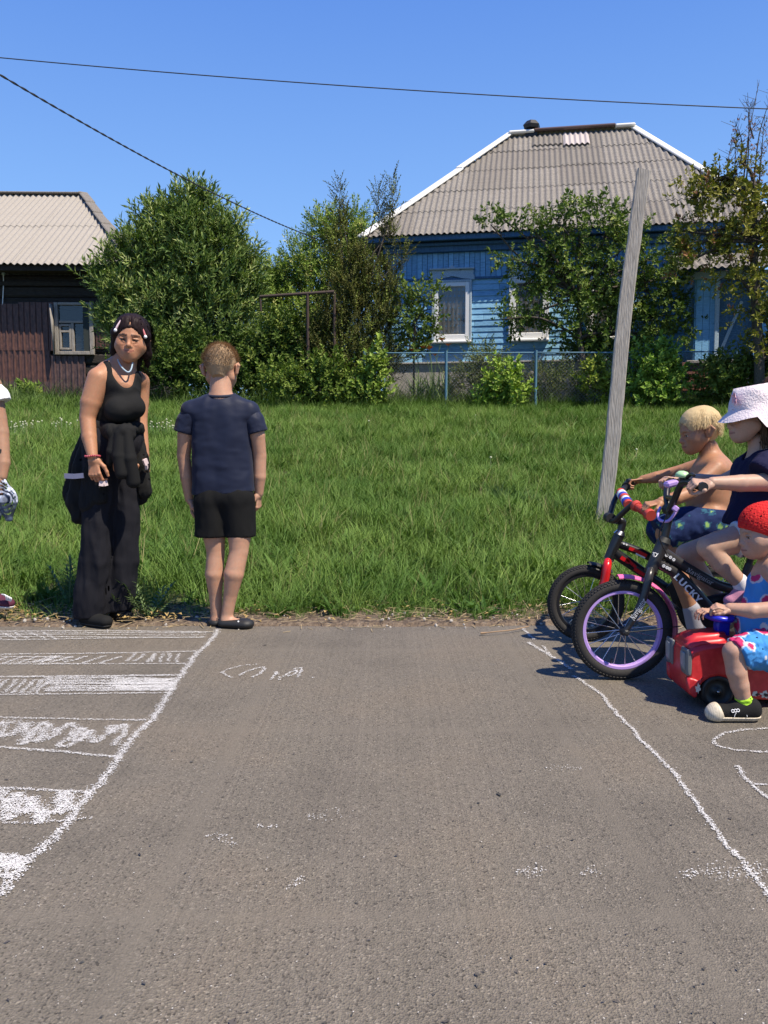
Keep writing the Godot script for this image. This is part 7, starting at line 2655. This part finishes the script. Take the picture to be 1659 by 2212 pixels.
	for q in [[528, 1008], [545, 1014]]:
		lathe(st, Transform3D(Basis(Vector3.RIGHT, PI / 2), Z(q[0], q[1], .021)), [Vector2(0, -.001), Vector2(.005, -.001), Vector2(.005, .001), Vector2(0, .001)], 10, false)
	obj("rivet", done(st), M.white, b)

# ------------------------------------------------------------------ toy car
# a side outline given depth in z with rounded rims
func cushion(prof: PackedVector2Array, z0: float, z1: float, r: float) -> ArrayMesh:
	var st := tool()
	var rings := []
	for q in [[z0, r], [z0 + r * .3, r * .3], [z0 + r, 0.0], [z1 - r, 0.0], [z1 - r * .3, r * .3], [z1, r]]:
		var ring := PackedVector2Array()
		var n := prof.size()
		for i in n:
			var p := prof[i]
			var e1 := (p - prof[(i + n - 1) % n]).normalized()
			var e2 := (prof[(i + 1) % n] - p).normalized()
			var nn := (Vector2(-e1.y, e1.x) + Vector2(-e2.y, e2.x))
			nn = nn.normalized() / maxf(.5, sqrt((1.0 + e1.dot(e2)) * .5)) if nn.length() > .01 else Vector2.ZERO
			ring.append(p + nn * float(q[1]))
		rings.append([ring, q[0]])
	st.set_smooth_group(-1)
	var tri := Geometry2D.triangulate_polygon(prof)
	for s in [0, 5]:
		for k in range(0, tri.size(), 3):
			for e in ([0, 1, 2] if s else [2, 1, 0]):
				var p: Vector2 = rings[s][0][tri[k + e]]
				st.add_vertex(Vector3(p.x, p.y, rings[s][1]))
	st.set_smooth_group(0)
	for j in 5:
		var A: PackedVector2Array = rings[j][0]
		var B: PackedVector2Array = rings[j + 1][0]
		for i in A.size():
			var i2 := (i + 1) % A.size()
			quad(st, Vector3(A[i].x, A[i].y, rings[j][1]), Vector3(A[i2].x, A[i2].y, rings[j][1]), Vector3(B[i2].x, B[i2].y, rings[j + 1][1]), Vector3(B[i].x, B[i].y, rings[j + 1][1]))
	return done(st)

func outline(pts: Array, dz: float) -> PackedVector2Array:
	var out := PackedVector2Array()
	for q in pts:
		var p := Z(q[0], q[1], dz)
		out.append(Vector2(p.x, p.y))
	var area := 0.0
	for i in out.size():
		var a := out[i]
		var b := out[(i + 1) % out.size()]
		area += a.x * b.y - b.x * a.y
	if area < 0.0:
		out.reverse()
	return out

func rounded(pts: Array) -> Array:
	# cut every corner twice
	var cur := pts
	for pass_ in 2:
		var nxt := []
		for i in cur.size():
			var a = cur[i]
			var b = cur[(i + 1) % cur.size()]
			nxt.append([lerpf(a[0], b[0], .22), lerpf(a[1], b[1], .22)])
			nxt.append([lerpf(a[0], b[0], .78), lerpf(a[1], b[1], .78)])
		cur = nxt
	return cur

func arch(cx: float, cy: float, r: float) -> Array:
	var out := []
	for i in 9:
		var a := PI * (1.0 - i / 8.0)
		out.append([cx + cos(a) * r, cy - sin(a) * r * 1.02])
	return out

func build_toy_car():
	depth_now = 2.96
	var ft := px(1640, 1540, 2.96)
	who = base("toy_car", Vector3(ft.x, 0, ft.z))
	tag(who, "worn red plastic ride-on toy car with a blue steering wheel", "toy car")
	var c := who
	var near := .105
	var lower: Array = [[925, 1902], [915, 1855], [918, 1690], [930, 1658], [952, 1642], [1010, 1625], [1110, 1610], [1200, 1590], [1260, 1600], [1400, 1625], [1620, 1625], [1700, 1560], [1740, 1480], [1800, 1480], [1826, 1560], [1834, 1700], [1830, 1900], [1800, 1935], [1730, 1940]]
	var ar := arch(1600, 1935, 118)
	ar.reverse()
	lower.append_array(ar)
	lower.append_array([[1440, 1955], [1300, 1950], [1235, 1945]])
	ar = arch(1095, 1935, 122)
	ar.reverse()
	lower.append_array(ar)
	lower.append_array([[962, 1940], [948, 1934], [935, 1920]])
	obj("body", cushion(outline(lower, near), -near, near, .014), M.red_plastic, c)
	# the bonnet rises in steps to its middle
	for q in [[.085, 1612, 950], [.055, 1592, 962]]:
		var y: float = q[1]
		var hood := [[q[2] - 20, y + 60], [q[2] - 18, y + 30], [q[2], y + 8], [1000, y - 12], [1110, y - 22], [1180, y - 26], [1195, y + 20], [1195, y + 70]]
		obj("bonnet_step", cushion(outline(hood, near), -q[0], q[0], .012), M.red_plastic, c)
	# lower bumper band on both flanks
	for s in [-1.0, 1.0]:
		var band := [[908, 1812], [940, 1815], [978, 1830], [1000, 1805], [985, 1850], [962, 1925], [948, 1932], [925, 1915], [910, 1890]]
		obj("bumper", cushion(outline(band, near), minf(s * (near - .02), s * (near + .010)), maxf(s * (near - .02), s * (near + .010)), .006), M.red_plastic, c)
		var lamp := rounded([[903, 1648], [923, 1644], [938, 1666], [936, 1790], [926, 1806], [901, 1800]])
		var hl := obj("headlamp", cushion(outline(lamp, near), minf(s * (near - .06), s * (near + .006)), maxf(s * (near - .06), s * (near + .006)), .006), M.grey_plastic, c)
		var inner := rounded([[893, 1668], [905, 1668], [907, 1694], [907, 1770], [895, 1775]])
		obj("lens", cushion(outline(inner, near), minf(s * (near - .048), s * (near - .008)), maxf(s * (near - .048), s * (near - .008)), .003), mat(Color(.22, .23, .235), .3), hl)
	# wheels
	for wx in [1095, 1600]:
		for s in [-1.0, 1.0]:
			var p := Z(wx, 1935, near)
			p.y = .062
			p.z = who.position.z * 0.0 + s * (near - .028)
			var st := tool()
			lathe(st, Transform3D(Basis(Vector3.RIGHT, PI / 2 * s), p), [Vector2(0, -.026), Vector2(.056, -.026), Vector2(.062, -.02), Vector2(.062, .02), Vector2(.056, .026), Vector2(.045, .027), Vector2(.042, .018), Vector2(.018, .016), Vector2(.014, .024), Vector2(0, .024)], 36)
			var w := obj("wheel", done(st), M.black_plastic, c)
			st = tool()
			lathe(st, Transform3D(Basis(Vector3.RIGHT, PI / 2 * s), p), [Vector2(.005, .02), Vector2(.005, .028), Vector2(0, .029)], 10)
			obj("axle_end", done(st), M.steel, w)
	# steering column and wheel
	var col := [[1082, 1452], [1165, 1452], [1155, 1500], [1150, 1580], [1078, 1580], [1076, 1500]]
	obj("steering_column", cushion(outline(col, .0), -.022, .022, .006), M.blue_plastic, c)
	var sc := Z(1098, 1443)
	var st := tool()
	var tilt := Basis(Vector3(0, 0, 1), -.10) * Basis(Vector3.RIGHT, .10)
	st.set_smooth_group(0)
	for i in 40:
		for k in 12:
			var p := []
			for q in [[0, 0], [1, 0], [1, 1], [0, 1]]:
				var a: float = TAU * (i + q[0]) / 40
				var b: float = TAU * (k + q[1]) / 12
				p.append(sc + tilt * (Vector3(cos(a), 0, sin(a)) * (.044 + .014 * cos(b)) + Vector3(0, .0125 * sin(b), 0)))
			quad(st, p[3], p[2], p[1], p[0])
	lathe(st, Transform3D(tilt, sc + Vector3(0, -.008, 0)), [Vector2(0, .008), Vector2(.036, .006), Vector2(.036, -.004), Vector2(0, -.004)], 24)
	obj("steering_wheel", done(st), M.blue_plastic, c)
	pipe("lever", [Z(1150, 1462, .02), Z(1190, 1475, .03), Z(1250, 1468, .04)], [.006, .008, .006], M.grey_plastic, c)
	# what is left of stickers on the flank
	var rr := RandomNumberGenerator.new()
	rr.seed = 3
	for q in [[968, 1872, 18, 30, M.peel, .0115], [1318, 1912, 26, 20, M.peel, .0012], [1372, 1915, 30, 26, M.peel, .0012], [1330, 1914, 14, 10, M.black_plastic, .0022], [1380, 1918, 16, 12, M.black_plastic, .0022]]:
		var poly := []
		for i in 16:
			var a := TAU * i / 16.0
			var k := rr.randf_range(.45, 1.1)
			poly.append([q[0] + cos(a) * q[2] * k, q[1] + sin(a) * q[3] * k])
		obj("torn_sticker", extrude(outline(poly, near), near + q[5] - .002, near + q[5]), q[4], c)
